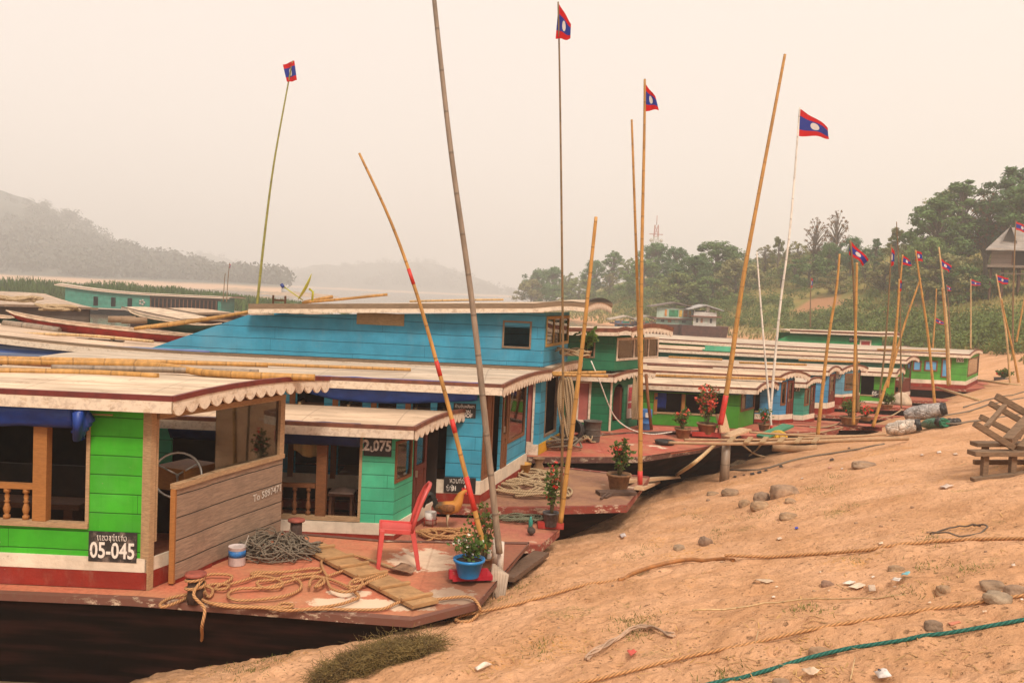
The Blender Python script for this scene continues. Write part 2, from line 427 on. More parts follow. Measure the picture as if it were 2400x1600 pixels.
b1=nt.nodes.new('ShaderNodeBackground'); b1.inputs[1].default_value=.07; nt.links.new(sky.outputs[0],b1.inputs[0])
b2=nt.nodes.new('ShaderNodeBackground'); b2.inputs[0].default_value=(1.0,.866,.768,1); b2.inputs[1].default_value=1.14
mx=nt.nodes.new('ShaderNodeMixShader'); mx.inputs[0].default_value=.86
nt.links.new(b1.outputs[0],mx.inputs[1]); nt.links.new(b2.outputs[0],mx.inputs[2]); nt.links.new(mx.outputs[0],out.inputs[0])
sl=bpy.data.lights.new('sun','SUN'); sl.energy=3.3; sl.angle=math.radians(13); sl.color=(1,.9,.76)
so=bpy.data.objects.new('sun',sl); COL.objects.link(so)
sd=Vector((math.sin(SUN_AZ)*math.cos(SUN_EL),math.cos(SUN_AZ)*math.cos(SUN_EL),math.sin(SUN_EL)))
so.rotation_euler=sd.to_track_quat('Z','Y').to_euler(); so.location=sd*50+Vector((0,0,20))
S.view_settings.view_transform='Standard'; S.view_settings.look='None'; S.view_settings.exposure=.1; S.view_settings.gamma=1
S.cycles.max_bounces=8; S.cycles.transparent_max_bounces=12; S.cycles.volume_bounces=2; S.cycles.diffuse_bounces=4
S.cycles.use_denoising=True; S.cycles.caustics_reflective=False; S.cycles.caustics_refractive=False; S.cycles.sample_clamp_indirect=4
hm=NT('haze_air')
pv=hm.n('VolumePrincipled',Color=(.94,.945,.95,1),Density=.00145,Anisotropy=.15); hm.t.links.new(pv.outputs[0],hm.out.inputs['Volume'])
hz=MB().bb(-1500,1500,-60,2300,-4,118).build('haze',hm.m); tag(hz,kind='stuff')
# ------------------------------------------------------------------ water
t=NT('river_water'); o=t.obj()
n=t.math('ADD',t.noise(t.scale(o,(.25,1,1)),1.1,3,.5),t.math('MULTIPLY',t.noise(o,6.,2),.3))
t.bsdf((.17,.115,.07),.12,t.bump(n,.12,.12),IOR=1.33)
P=[(-1490,-55),(1490,-55),(1490,2290),(-1490,2290)]
wat=MB().add([(x,y,0) for x,y in P],[(0,1,2,3)]).build('water',t.m); tag(wat,kind='structure')
# ------------------------------------------------------------------ riverbank: one polar sheet round the camera
t=NT('sandy_bank'); o=t.obj()
vg=t.n('Attribute',{'attribute_name':'veg'}).outputs['Fac']
n1=t.noise(o,.8,6,.6); n2=t.noise(o,7.,6,.7); n3=t.noise(o,45.,4,.7); n4=t.noise(t.scale(o,(1,1,1)),2.3,5,.6,.8)
sand=t.mix(t.ramp(n1,.3,.7),(.56,.295,.15),(.72,.41,.235))
sand=t.mix(t.math('MULTIPLY',t.ramp(n2,.48,.74),.42),sand,(.38,.205,.092))
sand=t.mix(t.math('MULTIPLY',t.ramp(n3,.55,.8),.35),sand,(.30,.17,.085))
sand=t.mix(t.math('MULTIPLY',t.ramp(n3,.45,.25),.3),sand,(.74,.52,.30))
vo=t.n('TexVoronoi',Vector=o,Scale=9.,Randomness=1.); vd,vc=vo.outputs[0],t.n('SeparateColor',Color=vo.outputs[1]).outputs[0]
spot=t.math('MULTIPLY',t.math('SUBTRACT',1.,t.ramp(t.math('ADD',vd,t.math('MULTIPLY',n3,.25)),.22,.34)),t.ramp(vc,.72,.8))
vo2=t.n('TexVoronoi',Vector=t.scale(o,(1.,1.,1.)),Scale=31.); spot2=t.math('MULTIPLY',t.math('SUBTRACT',1.,t.ramp(vo2.outputs[0],.18,.32)),t.ramp(t.n('SeparateColor',Color=vo2.outputs[1]).outputs[1],.66,.72))
sand=t.mix(t.math('MULTIPLY',spot,.55),sand,(.20,.105,.055)); sand=t.mix(t.math('MULTIPLY',spot2,.5),sand,(.24,.13,.065))  # dark specks: bits of debris, plus shade of small hollows put into colour
sand=t.mix(t.math('MULTIPLY',t.ramp(n4,.56,.70),.35),sand,(.44,.20,.085))
straw=t.math('MULTIPLY',t.ramp(t.noise(o,.75,4,.6,.4),.54,.66),t.ramp(t.noise(o,30.,4,.8),.5,.62))
sand=t.mix(t.math('MULTIPLY',straw,.75),sand,(.62,.29,.055))
grn=t.math('MULTIPLY',t.ramp(t.noise(o,1.15,5,.65,.3),.61,.69),t.ramp(t.noise(o,38.,4,.8),.45,.6))
sand=t.mix(t.math('MULTIPLY',grn,.7),sand,(.19,.17,.05))
z=t.n('SeparateXYZ',Vector=o).outputs[2]
wet=t.math('SUBTRACT',1.,t.ramp(z,.02,.42)); sand=t.mix(t.math('MULTIPLY',wet,.7),sand,(.13,.075,.04))
hill=t.mix(t.ramp(t.noise(o,.16,5,.65),.36,.66),(.30,.22,.075),(.14,.17,.045))
hill=t.mix(t.ramp(t.noise(o,.085,4,.6,.5),.60,.68),hill,(.42,.22,.11))
hill=t.mix(t.ramp(t.n('Attribute',{'attribute_name':'bare'}).outputs['Fac'],.45,.95),hill,(.40,.20,.10))
c=t.mix(vg,sand,hill)
bh=t.math('ADD',t.math('MULTIPLY',n2,.6),t.math('MULTIPLY',n3,.35))
bh=t.math('ADD',bh,t.math('MULTIPLY',t.n('TexVoronoi',Vector=o,Scale=14.).outputs[0],.3))
bh=t.math('SUBTRACT',bh,t.math('MULTIPLY',t.math('ADD',spot,spot2),.25))
t.bsdf(c,.95,t.bump(bh,1.,.06),Specular_IOR_Level=.1); sandm=t.m
RS=[.9*(3/.9)**(i/36) for i in range(36)]+[3*(26/3)**(i/430) for i in range(430)]+[26*(430/26)**(i/150) for i in range(151)]
AS=[math.radians(d) for d in list(np.linspace(-100,-37,50))[:-1]+list(np.linspace(-37,37,560))+list(np.linspace(37,112,56))[1:]]
na,nr=len(AS),len(RS)
V=[];W=[];BA=[];BP=G(1925,712)
for j in range(nr):
    r=RS[j]
    for i in range(na):
        a=AS[i]; x,y=r*math.sin(a),r*math.cos(a); z=ground(x,y)
        V.append((x,y,z)); u=x-lerp(_XS,y)
        nn=fbm(x,y,.12,3)
        v=max(0,min(1,(y-58+7*nn)/5))*max(0,min(1,(u-1.5+2*nn)/3))
        W.append(v); BA.append(max(0,1-math.hypot((x-BP.x)/7.,(y-BP.y)/9.))*(1.3+fbm(x,y,.3,3)) if v>0 else 0)
idx=np.arange(na*nr).reshape(nr,na)
F=np.stack([idx[:-1,:-1],idx[:-1,1:],idx[1:,1:],idx[1:,:-1]],-1).reshape(-1,4)
me=bpy.data.meshes.new('riverbank'); me.from_pydata(V,[],F.tolist()); me.polygons.foreach_set('use_smooth',[True]*len(F))
at=me.attributes.new('veg','FLOAT','POINT'); at.data.foreach_set('value',W); ab=me.attributes.new('bare','FLOAT','POINT'); ab.data.foreach_set('value',BA); me.materials.append(sandm); me.update()
bk=bpy.data.objects.new('riverbank',me); COL.objects.link(bk); tag(bk,kind='structure')
# ------------------------------------------------------------------ hills over the river (left)
def hz_y(px): return 690+(px-1200)*math.tan(ROLL)
def ridge_mesh(name,prof,d0,d1,shore,mat,rough,seed,steps=60):
    """terrain whose crest stands where prof (photo px,py) shows it; d0 near shore distance, d1 crest distance"""
    P=[]
    pxs=np.linspace(prof[0][0],prof[-1][0],170)
    for k in range(steps+12):
        f=k/steps; row=[]
        for px in pxs:
            py=lerp(prof,px); dd=ray(px,hz_y(px)); d=Vector((dd.x,dd.y,0))
            hc=max(.6,EYE+(hz_y(px)-py)/FPX*d1)
            D=d0+(d1-d0)*f; p=d*D
            ff=min(f,1.); h=shore*min(1,f*7)+(hc-shore)*(max(0,ff-.1)/.9)**1.15 if f<=1 else hc-(f-1)*hc*.8
            if f==0: h=-1.
            h+=rough*fbm(p.x+seed,p.y,.011,4)*min(1,ff*2)*min(1,hc/20)
            row.append((p.x,p.y,h))
        P.append(row)
    o=MB().sheet(P).build(name,mat); tag(o,kind='structure'); return P
t=NT('far_hill'); o=t.obj(); z=t.n('SeparateXYZ',Vector=o).outputs[2]
n=t.noise(o,.02,6,.65)
c=t.mix(t.ramp(n,.35,.65),(.06,.072,.06),(.11,.105,.075))  # base colours paled and blued: the cast of haze is put into them
sandy=t.math('SUBTRACT',1.,t.ramp(t.math('ADD',z,t.math('MULTIPLY',t.noise(o,.03,4),2.)),2.6,4.2))
c=t.mix(sandy,c,(.55,.34,.2)); t.bsdf(c,.95); hillm=t.m
H1=[(-500,330),(-200,395),(0,448),(60,468),(130,500),(200,532),(260,568),(330,590),(400,602),(480,620),(560,650),(620,664),(660,668)]
P1=ridge_mesh('far_hill',H1,430,760,3.5,hillm,6,3)
H2=[(300,640),(480,606),(560,618),(620,634),(680,640),(760,622),(850,618),(960,610),(1040,622),(1120,650),(1180,684),(1205,693)]
P2=ridge_mesh('distant_hill',H2,1150,1500,3,hillm,10,40)
# forest over the hills: leaf clumps
def clump_quads(centers,rad,nleaf,size,flat=.8):
    n=len(centers); C=np.repeat(np.asarray(centers,dtype=np.float32),nleaf,0); R=np.repeat(np.asarray(rad,dtype=np.float32),nleaf)
    d=RNG.normal(size=(n*nleaf,3)).astype(np.float32); d/=np.linalg.norm(d,axis=1,keepdims=True)
    rr=RNG.random(n*nleaf).astype(np.float32)**.4
    d2=d.copy(); d2[:,2]*=flat
    p=C+d2*(R*rr)[:,None]
    nrm=d+RNG.normal(size=d.shape)*.55; nrm/=np.linalg.norm(nrm,axis=1,keepdims=True)
    t1=np.cross(nrm,RNG.normal(size=d.shape)); t1/=np.linalg.norm(t1,axis=1,keepdims=True); t2=np.cross(nrm,t1)
    s=(np.asarray(size)*(.6+.8*RNG.random(n*nleaf)))[:,None]
    a=s*t1; b=s*.6*t2
    return np.stack([p-a,p-b*.9,p+a,p+b*.9],1).reshape(-1,3)
def hill_forest(P,name,n,rmin,rmax,fmin,fmax,nl,mat):
    C=[];R=[]; m,k=len(P),len(P[0])
    while len(C)<n:
        i=random.randint(int(m*fmin),int(m*fmax)-1); j=random.randint(0,k-2); p=P[i][j]
        if p[2]<2.5: continue
        f=i/m
        nn=fbm(p[0],p[1],.008,3)
        if nn<-.25 and f>.25: continue
        r=random.uniform(rmin,rmax)*(1.2 if f<.45 else .8)
        jx=random.uniform(-6,6); jy=random.uniform(-3,3)
        C.append((p[0]+jx,p[1]+jy,p[2]+r*.5)); R.append(r)
    o=quads(name,clump_quads(C,R,nl,np.repeat(np.array(R)*.16,nl)),mat); tag(o,kind='stuff'); return o
farleaf=leafmat('far_leaves',(.065,.082,.066),.2,.1)  # leaf colour also carries the bluish cast of distant haze
hill_forest(P1,'far_forest',900,3.5,8.,.12,.84,90,farleaf)
hill_forest(P2,'distant_forest',420,5,10,.2,.84,50,farleaf)
# ------------------------------------------------------------------ colours
C_ROOF=(.76,.61,.45); C_TRIM=(.17,.055,.03); C_WHITE=(.74,.62,.49); C_BROWN=(.16,.06,.028)
GREEN=(.05,.40,.016); TURQ=(.07,.47,.26); BLUE=(.06,.30,.50); SKYB=(.045,.32,.48); DGREEN=(.008,.15,.065); TEAL=(.05,.27,.2)
RC=[roofmat('roof_sheet_'+str(i),c) for i,c in enumerate(((.70,.54,.39),(.62,.45,.31),(.58,.47,.36),(.66,.49,.36),(.52,.39,.29)))]; M_roof=RC[0]; RN=[0]; M_trim=plain('brown_trim',C_TRIM,.55,.4,9.); M_white=rimmat('flaking_white',(.70,.57,.44))
M_whitep=paint('white_board',(.74,.61,.47),0.,.5,.5); M_redb=paint('red_band',(.26,.022,.012),0.,.3,.4)
M_dark=wood('dark_wood',(.085,.035,.016)); M_brown=wood('brown_wood',(.20,.075,.028)); M_orange=wood('orange_wood',(.36,.145,.04),18.,.6,.35)
M_tan=wood('tan_frame',(.42,.26,.14)); _h=NT('tarred_hull'); _o=_h.obj(); _h.bsdf(_h.mix(_h.ramp(_h.noise(_h.scale(_o,(.3,1,3)),3.,4),.4,.7),(.007,.004,.003),(.03,.011,.008)),.9,None,Specular_IOR_Level=.08); M_hull=_h.m; M_glass=glass('window_glass',.3); M_dglass=glass('dusty_glass',.55)
M_grey=greyplank('weathered_planks',(.33,.215,.145),.225); M_black=plain('black_plate',(.018,.014,.012),.55,.4,30.)
M_sign=plain('sign_white',(.68,.62,.55),.6,.45,40.); M_tarp=cloth('blue_tarp',(.008,.045,.27),.45)
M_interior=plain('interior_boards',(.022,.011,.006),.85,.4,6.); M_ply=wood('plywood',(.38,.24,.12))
M_grunge=greyplank('weathered_edge',(.25,.165,.10),3.)
def panel(mb,a0,a1,b0,b1,holes,th,fn):
    """wall sheet in (a,b) with rectangular holes, thickness th along c>0; fn(a,b,c)->point"""
    A=sorted({a0,a1,*[h[0] for h in holes],*[h[1] for h in holes]}); A=[a for a in A if a0<=a<=a1]
    B=sorted({b0,b1,*[h[2] for h in holes],*[h[3] for h in holes]}); B=[b for b in B if b0<=b<=b1]
    def full(i,j):
        if i<0 or j<0 or i>=len(A)-1 or j>=len(B)-1: return False
        a,b=(A[i]+A[i+1])/2,(B[j]+B[j+1])/2
        return not any(h[0]<a<h[1] and h[2]<b<h[3] for h in holes)
    for i in range(len(A)-1):
        for j in range(len(B)-1):
            if not full(i,j): continue
            x0,x1,y0,y1=A[i],A[i+1],B[j],B[j+1]
            q=[(x0,y0),(x1,y0),(x1,y1),(x0,y1)]
            mb.add([fn(a,b,0) for a,b in q]+[fn(a,b,th) for a,b in q],[(0,1,2,3),(7,6,5,4)])
            for (di,dj),(p,r) in (((0,-1),(0,1)),((1,0),(1,2)),((0,1),(2,3)),((-1,0),(3,0))):
                if not full(i+di,j+dj):
                    mb.add([fn(*q[p],0),fn(*q[r],0),fn(*q[r],th),fn(*q[p],th)],[(0,1,2,3)])
def fbox(mb,fn,a0,a1,b0,b1,c0,c1):
    q=[(a0,b0),(a1,b0),(a1,b1),(a0,b1)]
    mb.add([fn(a,b,c0) for a,b in q]+[fn(a,b,c1) for a,b in q],[(0,1,2,3),(7,6,5,4),(0,4,5,1),(1,5,6,2),(2,6,7,3),(3,7,4,0)])
def frame_pane(fn,a0,a1,b0,b1,parent,mat,w=.05,pane=True,mull=(),glassm=None,dep=.05,name='window',c=-.015):
    """window: frame part with pane sub-part; c<0 is outwards"""
    f=MB()
    fbox(f,fn,a0,a1,b0,b0+w,c,c+dep); fbox(f,fn,a0,a1,b1-w,b1,c,c+dep)
    fbox(f,fn,a0,a0+w,b0+w,b1-w,c,c+dep); fbox(f,fn,a1-w,a1,b0+w,b1-w,c,c+dep)
    for m in mull: fbox(f,fn,m-w/2,m+w/2,b0+w,b1-w,c+.004,c+dep-.004)
    fo=f.build(name,mat,parent)
    if pane:
        p=MB(); fbox(p,fn,a0+w,a1-w,b0+w,b1-w,c+.02,c+.026); p.build('pane',glassm or M_glass,fo)
    return fo
def door(fn,a0,a1,b0,b1,parent,mat,glassf=.45,c=-.02):
    w=.07; bm=b0+(b1-b0)*(1-glassf); d=MB()
    for x in ((a0,a0+w),(a1-w,a1)): fbox(d,fn,*x,b0,b1,c,c+.045)
    for y in ((b0,b0+w),(bm-w,bm),(b1-w,b1)): fbox(d,fn,a0+w,a1-w,*y,c,c+.045)
    fbox(d,fn,a0+w,a1-w,b0+w,bm-w,c+.015,c+.035)
    fbox(d,fn,a0+w+.05,a1-w-.05,b0+w+.06,bm-w-.06,c+.006,c+.02)
    do=d.build('door',mat,parent)
    if glassf>0:
        p=MB(); fbox(p,fn,a0+w,a1-w,bm,b1-w,c+.02,c+.026); p.build('pane',M_glass,do)
    k=MB(); kp=Vector(fn(a0+w*.5,(b0+b1)*.48,c-.02)); k.box(kp,(.03,.03,.09)); k.build('handle',plain('door_metal',(.45,.4,.33),.3,.2,20.,1.),do)
    return do
def baluster(r=.03,h=.4):
    return [(r*.95,0),(r*.95,h*.12),(r*.5,h*.15),(r*.75,h*.2),(r*1.05,h*.34),(r*.6,h*.5),(r*.5,h*.54),(r*.9,h*.58),(r*.5,h*.62),(r*.72,h*.74),(r*.45,h*.84),(r*.95,h*.87),(r*.95,h)]
class Boat: pass
def make_boat(label,A,B,D,zr,ov,colw,L,name='slow_boat',group='wooden slow boats moored along the bank',bow=None,ang=0.,rimc=(.22,.035,.02),
    deckc=(.42,.10,.07),white=.0,holes=(),fholes=(),camber=.14,sheer=.0012,sx=5.,ovs=.28,plank=.19,bands=True,floor=-.05,roofth=.045,
    trimm=None,valance=True,hullside=.35,wallmat=None,farholes=None,Wadd=0.,rimh=.1,frontcol=None,cantilever=None,bandh=(.13,.30),ovf=None):
    b=Boat(); b.name=label
    A=Vector((A[0],A[1])); B=Vector((B[0],B[1]))
    root=thing(name,label,'boat',(A.x,A.y,D),ang,group)
    ca,sa=math.cos(ang),math.sin(ang)
    d=B-A; fo=d.x*ca+d.y*sa; W=-d.x*sa+d.y*ca
    b.root=root;b.fo=fo;b.W=W;b.H=zr-D;b.D=D;b.A=A;b.ang=ang
    H=b.H
    def zroof(x,y):
        f=(y-W/2)/(W/2+ovs); s=sheer*max(0,-x-sx)**2
        return H+camber*(1-f*f)+s
    b.zroof=zroof
    near=lambda a,z,c:(a,c,z)              # a along x, c inwards
    Lf=math.hypot(fo,W); tx,ty=fo/Lf,W/Lf
    front=lambda a,z,c:(tx*a-ty*c,ty*a+tx*c,z)   # c inwards (-x)
    b.near=near; b.front=front; b.Lf=Lf
    wm=wallmat or paint('paint_'+label[:22].replace(' ','_'),colw,plank,.3,.16); b.wm=wm
    fm=frontcol or wm
    # hull
    bow=bow or [(1.2,-.25),(2.6,0.25),(2.9,W-.3),(1.2,W+.2)]
    outl=[(-L,.25),(-L*.7,-.28),(-L*.35,-.32),(0,-.3)]+list(bow)+[(fo,W+.25),(-L*.35,W+.3),(-L*.7,W+.26),(-L,W-.25)]
    cx=W/2
    def low(x,y,kx,ky):
        s=max(0,(x)/3.)
        return (x-kx*max(0,min(1,(x+1)/3))*1.0, cx+(y-cx)*ky)
    hz_=lambda x:(.02*max(0,-x-3)**1.5*.0)+ (0. if cantilever is None else cantilever*max(0,x)**1.5)
    b.hz=hz_
    rings=[]
    for zz,kx,ky in ((0,0,1.),(-rimh,0,1.),(-rimh-.002,.06,.97),(-.5,.75,.86),(-D-.35,2.0,.62)):
        r=[]
        for (x,y) in outl:
            X_,Y_=low(x,y,kx,ky); r.append((X_,Y_,zz+hz_(x)*(1 if zz>-.3 else .3)))
        rings.append(r)
    MB().loft(rings[2:],caps=True,smooth=False).build('hull',M_hull,root)
    rm=rimmat('rim_'+str(rimc),rimc)
    g=MB(); n=len(outl)
    inn=[(cx*0+x-(.0),cx+(y-cx)*.93,.006+hz_(x)) for x,y in outl]
    g.loft([inn,[(x,y,.006+hz_(x)) for x,y in outl],rings[1]],caps=False,smooth=False); g.build('gunwale',rm,root)
    # decks
    dk=MB(); n0=3
    poly=[p for p in outl[2:-2]]
    dk.prism([(x,cx+(y-cx)*.975) for x,y in poly],.03,lambda x,y,c:(x,y,-.034+c+hz_(x)))
    dk.build('foredeck',deckmat('deck_'+str(deckc)+str(white),deckc,white),root)
    b.bow=bow
    # walls
    Hs=H-.005
    wl=MB(); panel(wl,-L+1.,0,0.,Hs,[h for h in holes],.04,near)
    if sheer>0:   # wall rises with the sheer aft
        k=14; xs=[-sx-(L-1-sx)*i/k for i in range(k+1)]
        wl.add([(x,0,Hs) for x in xs]+[(x,0,zroof(x,0)-.03) for x in xs],[(i,i+1,k+2+i,k+1+i) for i in range(k)])
    wl.build('side_wall',wm,root)
    wf=MB(); fh=[h for h in fholes]
    panel(wf,0.,Lf,0.,Hs,fh,.04,front)
    seg=10   # crown of the front wall under the cambered roof
    top=[(Lf*i/seg, max(Hs+.002,zroof(0,W*i/seg)-.012)) for i in range(seg+1)]
    wf.add([front(a,Hs,0) for a,_ in top]+[front(a,z,0) for a,z in top],[(i,i+1,seg+2+i,seg+1+i) for i in range(seg)])
    wf.build('front_wall',fm,root)
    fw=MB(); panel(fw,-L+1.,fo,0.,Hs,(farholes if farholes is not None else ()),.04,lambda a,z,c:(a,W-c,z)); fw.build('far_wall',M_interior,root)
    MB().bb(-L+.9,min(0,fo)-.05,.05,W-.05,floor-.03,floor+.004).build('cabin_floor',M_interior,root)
    if bands:
        w1=MB(); fbox(w1,near,-L+1,0.0,bandh[0],bandh[1],-.025,-.002); fbox(w1,front,-.02,Lf,bandh[0],bandh[1],-.025,-.002); w1.build('white_band',M_whitep,root)
        w2=MB(); fbox(w2,near,-L+1,0.0,.004,bandh[0]-.003,-.032,-.002); fbox(w2,front,-.03,Lf,.004,bandh[0]-.003,-.032,-.002); w2.build('red_band',M_redb,root)
    # roof
    nx,ny=26,12; P=[]
    y0,y1=-ovs,W+(ovs if ovf is None else ovf)
    for i in range(nx+1):
        row=[]
        for j in range(ny+1):
            y=y0+(y1-y0)*j/ny; xe=ov+fo*(y/W); x=-L+(xe+L)*i/nx
            row.append((x,y,zroof(x,y)+roofth))
        P.append(row)
    ro=MB().sheet(P,roofth).build('roof',RC[RN[0]%5],root); RN[0]+=1; b.roof=ro
    tm=trimm or M_trim
    e=[P[i][0] for i in range(nx+1)]; fr=P[-1]; bk_=[P[i][-1] for i in range(nx+1)]
    t_=MB()
    def strip(pts,o1,hh,ww,z0):
        for p,q in zip(pts,pts[1:]):
            t_.beam(Vector(p)+Vector((*o1,z0)),Vector(q)+Vector((*o1,z0)),ww,hh)
    strip(e[::1],(0,.02),.05,.045,.022); strip(fr[::2]+([fr[-1]] if ny%2 else []),(-.0,0),.05,.045,.022)
    t_.build('roof_trim',tm,ro)
    fs=MB()
    for p,q in zip(e,e[1:]):
        fs.add([(p[0],p[1]-.012,p[2]-.01),(q[0],q[1]-.012,q[2]-.01),(q[0],q[1]-.012,q[2]-.115),(p[0],p[1]-.012,p[2]-.115),(p[0],p[1]+.012,p[2]-.01),(q[0],q[1]+.012,q[2]-.01),(q[0],q[1]+.012,q[2]-.115),(p[0],p[1]+.012,p[2]-.115)],
          [(0,1,2,3),(7,6,5,4),(3,2,6,7),(0,4,5,1)])
    fs.build('fascia',M_white,ro)
    if valance:
        va=MB(); ns=max(9,int((W+2*ovs)/.16)); 
        for i in range(ns):
            ya,yb=y0+(y1-y0)*i/ns,y0+(y1-y0)*(i+1)/ns; pts=[]
            for s in range(7):
                y=ya+(yb-ya)*s/6; pts.append((ov+fo*y/W,y,zroof(ov,y)+roofth-.005))
            dep=[.07+.075*math.sin(PI*s/6)**.7 for s in range(7)]
            lo=[(p[0],p[1],p[2]-dd) for p,dd in zip(pts,dep)]
            va.add([(p[0]+.012,p[1],p[2]) for p in pts+lo],[(s,s+1,8+s,7+s) for s in range(6)])
            va.add([(p[0]-.006,p[1],p[2]) for p in pts+lo],[(s,7+s,8+s,s+1) for s in range(6)])
            va.add([(p[0]+.012,p[1],p[2]) for p in lo]+[(p[0]-.006,p[1],p[2]) for p in lo],[(s,s+1,8+s,7+s) for s in range(6)])
        va.build('valance',M_white,ro)
    return b
def sign(b,fn,a0,a1,b0,b1,lines,c=-.03,name='number_board',mat=None,tm=None,th=.012):
    p=MB(); fbox(p,fn,a0,a1,b0,b1,c,c+th); o=p.build(name,mat or M_black,b.root)
    for (txt,sz,cy,sx,bd,dx) in lines:
        text_mesh(txt,sz,tm or M_sign,'lettering',o,lambda u,v,w_:fn(u,v,c-w_),.003,(a0+a1)/2+dx,b0+(b1-b0)*cy,sx,bd)
    return o
def add_posts(b,holes,mat,rail=True,h=.36,fn=None):
    """sill, corner posts and turned balusters in side openings"""
    fn=fn or b.near
    for k,(x0,x1,z0,z1,posts,bal) in enumerate(holes):
        f=MB()
        fbox(f,fn,x0,x1,z0,z0+.05,-.03,.06); fbox(f,fn,x1-.035,x1,z0+.05,z1,-.012,.05)
        f.build('sill',M_tan,b.root)
        for px in posts:
            MB().box(fn(px,(z0+z1)/2+.025,.03),(.13,.10,z1-z0-.055)).build('post',mat,b.root)
        if bal:
            r=MB(); fbox(r,fn,bal[0],bal[1],z0+.05+h,z0+.05+h+.05,.0,.07); ro=r.build('rail',mat,b.root)
            nb=max(1,int((bal[1]-bal[0])/.17))
            for i in range(nb):
                p=fn(bal[0]+(bal[1]-bal[0])*(i+.5)/nb,z0+.05,.035)
                MB().lathe(baluster(.034,h),10,p).build('baluster',mat,ro)
def upper_roof(b,root,x0,ov,y0,y1,z0,z1,fo,W,camber,trim,curl=.0,name='upper_roof',th=.05):
    nx,ny=26,10; P=[]
    for i in range(nx+1):
        row=[]
        for j in range(ny+1):
            y=y0+(y1-y0)*j/ny; xe=ov+fo*(y/W); f=i/nx; x=x0+(xe-x0)*f
            g=(y-(y0+y1)/2)/((y1-y0)/2); fc=max(0,(f-.86)/.14)
            z=z0+(z1-z0)*f+camber*(1-g*g)*(.4+.6*f)+curl*math.sin(PI*min(1,fc*.75))-curl*.5*fc**2
            row.append((x,y,z+th))
        P.append(row)
    ro=MB().sheet(P,th).build(name,M_roof,root)
    t_=MB(); e=[P[i][0] for i in range(nx+1)]; fr=P[-1]
    for pts,o1 in ((e,(0,.02,.015)),(fr,(0,0,.015))):
        for p,q in zip(pts,pts[1:]): t_.beam(Vector(p)+Vector(o1),Vector(q)+Vector(o1),.05,.09)
    t_.build('roof_trim',trim,ro)
    fs=MB()
    for p,q in zip(e,e[1:]): fs.beam(Vector(p)+Vector((0,.0,-.075)),Vector(q)+Vector((0,.0,-.075)),.025,.07)
    fs.build('fascia',M_white,ro)
    va=MB(); n=int((y1-y0)/.14)
    for i in range(n):
        ya,yb=y0+(y1-y0)*i/n,y0+(y1-y0)*(i+1)/n; pts=[]
        for s in range(5):
            y=ya+(yb-ya)*s/4; g=(y-(y0+y1)/2)/((y1-y0)/2); pts.append((ov+fo*y/W,y,z1+camber*(1-g*g)+curl*math.sin(PI*.75)-curl*.5+th-.01))
        lo=[(p[0],p[1],p[2]-.10-.07*math.sin(PI*s/4)) for s,p in enumerate(pts)]
        va.add([(p[0]+.012,p[1],p[2]) for p in pts+lo],[(s,s+1,6+s,5+s) for s in range(4)])
        va.add([(p[0]-.006,p[1],p[2]) for p in pts+lo],[(s,5+s,6+s,s+1) for s in range(4)])
    va.build('valance',M_white,ro); return ro

# Lao letters as brush strokes
LAO={'E':[[(.3,.85),(.15,.97),(.06,.85),(.16,.72),(.2,.4),(.24,.1),(.42,.08)]],
'kh':[[(.08,.68),(.18,.92),(.36,.86),(.34,.62),(.14,.36),(.14,.12),(.34,.03),(.54,.14),(.6,.45),(.56,.78),(.66,.96)]],
'w':[[(.08,.82),(.28,.97),(.5,.82),(.54,.42),(.42,.08),(.2,.05),(.1,.22),(.24,.34)]],
'ng':[[(.1,.86),(.24,.97),(.32,.8),(.24,.5),(.14,.26),(.3,.08),(.44,.3),(.46,.95)],[(.44,.3),(.46,-.3)]],
'b':[[(.24,.74),(.1,.84),(.16,.98),(.27,.86),(.22,.3),(.32,.05),(.5,.06),(.58,.3),(.58,.97)],[(.36,1.18),(.44,1.24),(.36,1.3),(.29,1.24),(.36,1.18)]],
'k':[[(.08,.74),(.14,.96),(.3,.92),(.26,.6),(.22,.03)],[(.24,.72),(.4,.96),(.56,.8),(.58,.03)],[(.36,1.14),(.44,1.26),(.56,1.3)]],
'h':[[(.1,.95),(.18,.5),(.16,.05),(.3,.4),(.44,.6),(.56,.45),(.58,.05)],[(.36,.6),(.5,.95),(.62,.9)]],
'ph':[[(.08,.95),(.12,.2),(.24,.04),(.34,.3),(.44,.04),(.58,.2),(.6,.97)]]}
def lao(sgn,fn,rows,a0,a1,b0,b1,c,mat):
    m=MB(); r=rows[0]; wd=[.5 if g=='E' else .72 for g in r]; k=(a1-a0)/sum(wd); x=a0; h=b1-b0; rr=h*.06
    for g,w_ in zip(r,wd):
        for st in LAO[g]: m.tube(crom([fn(x+px*k,b0+py*h,c) for px,py in st],.01),rr,5)
        x+=w_*k
    o=m.build('lettering',mat,sgn); return o
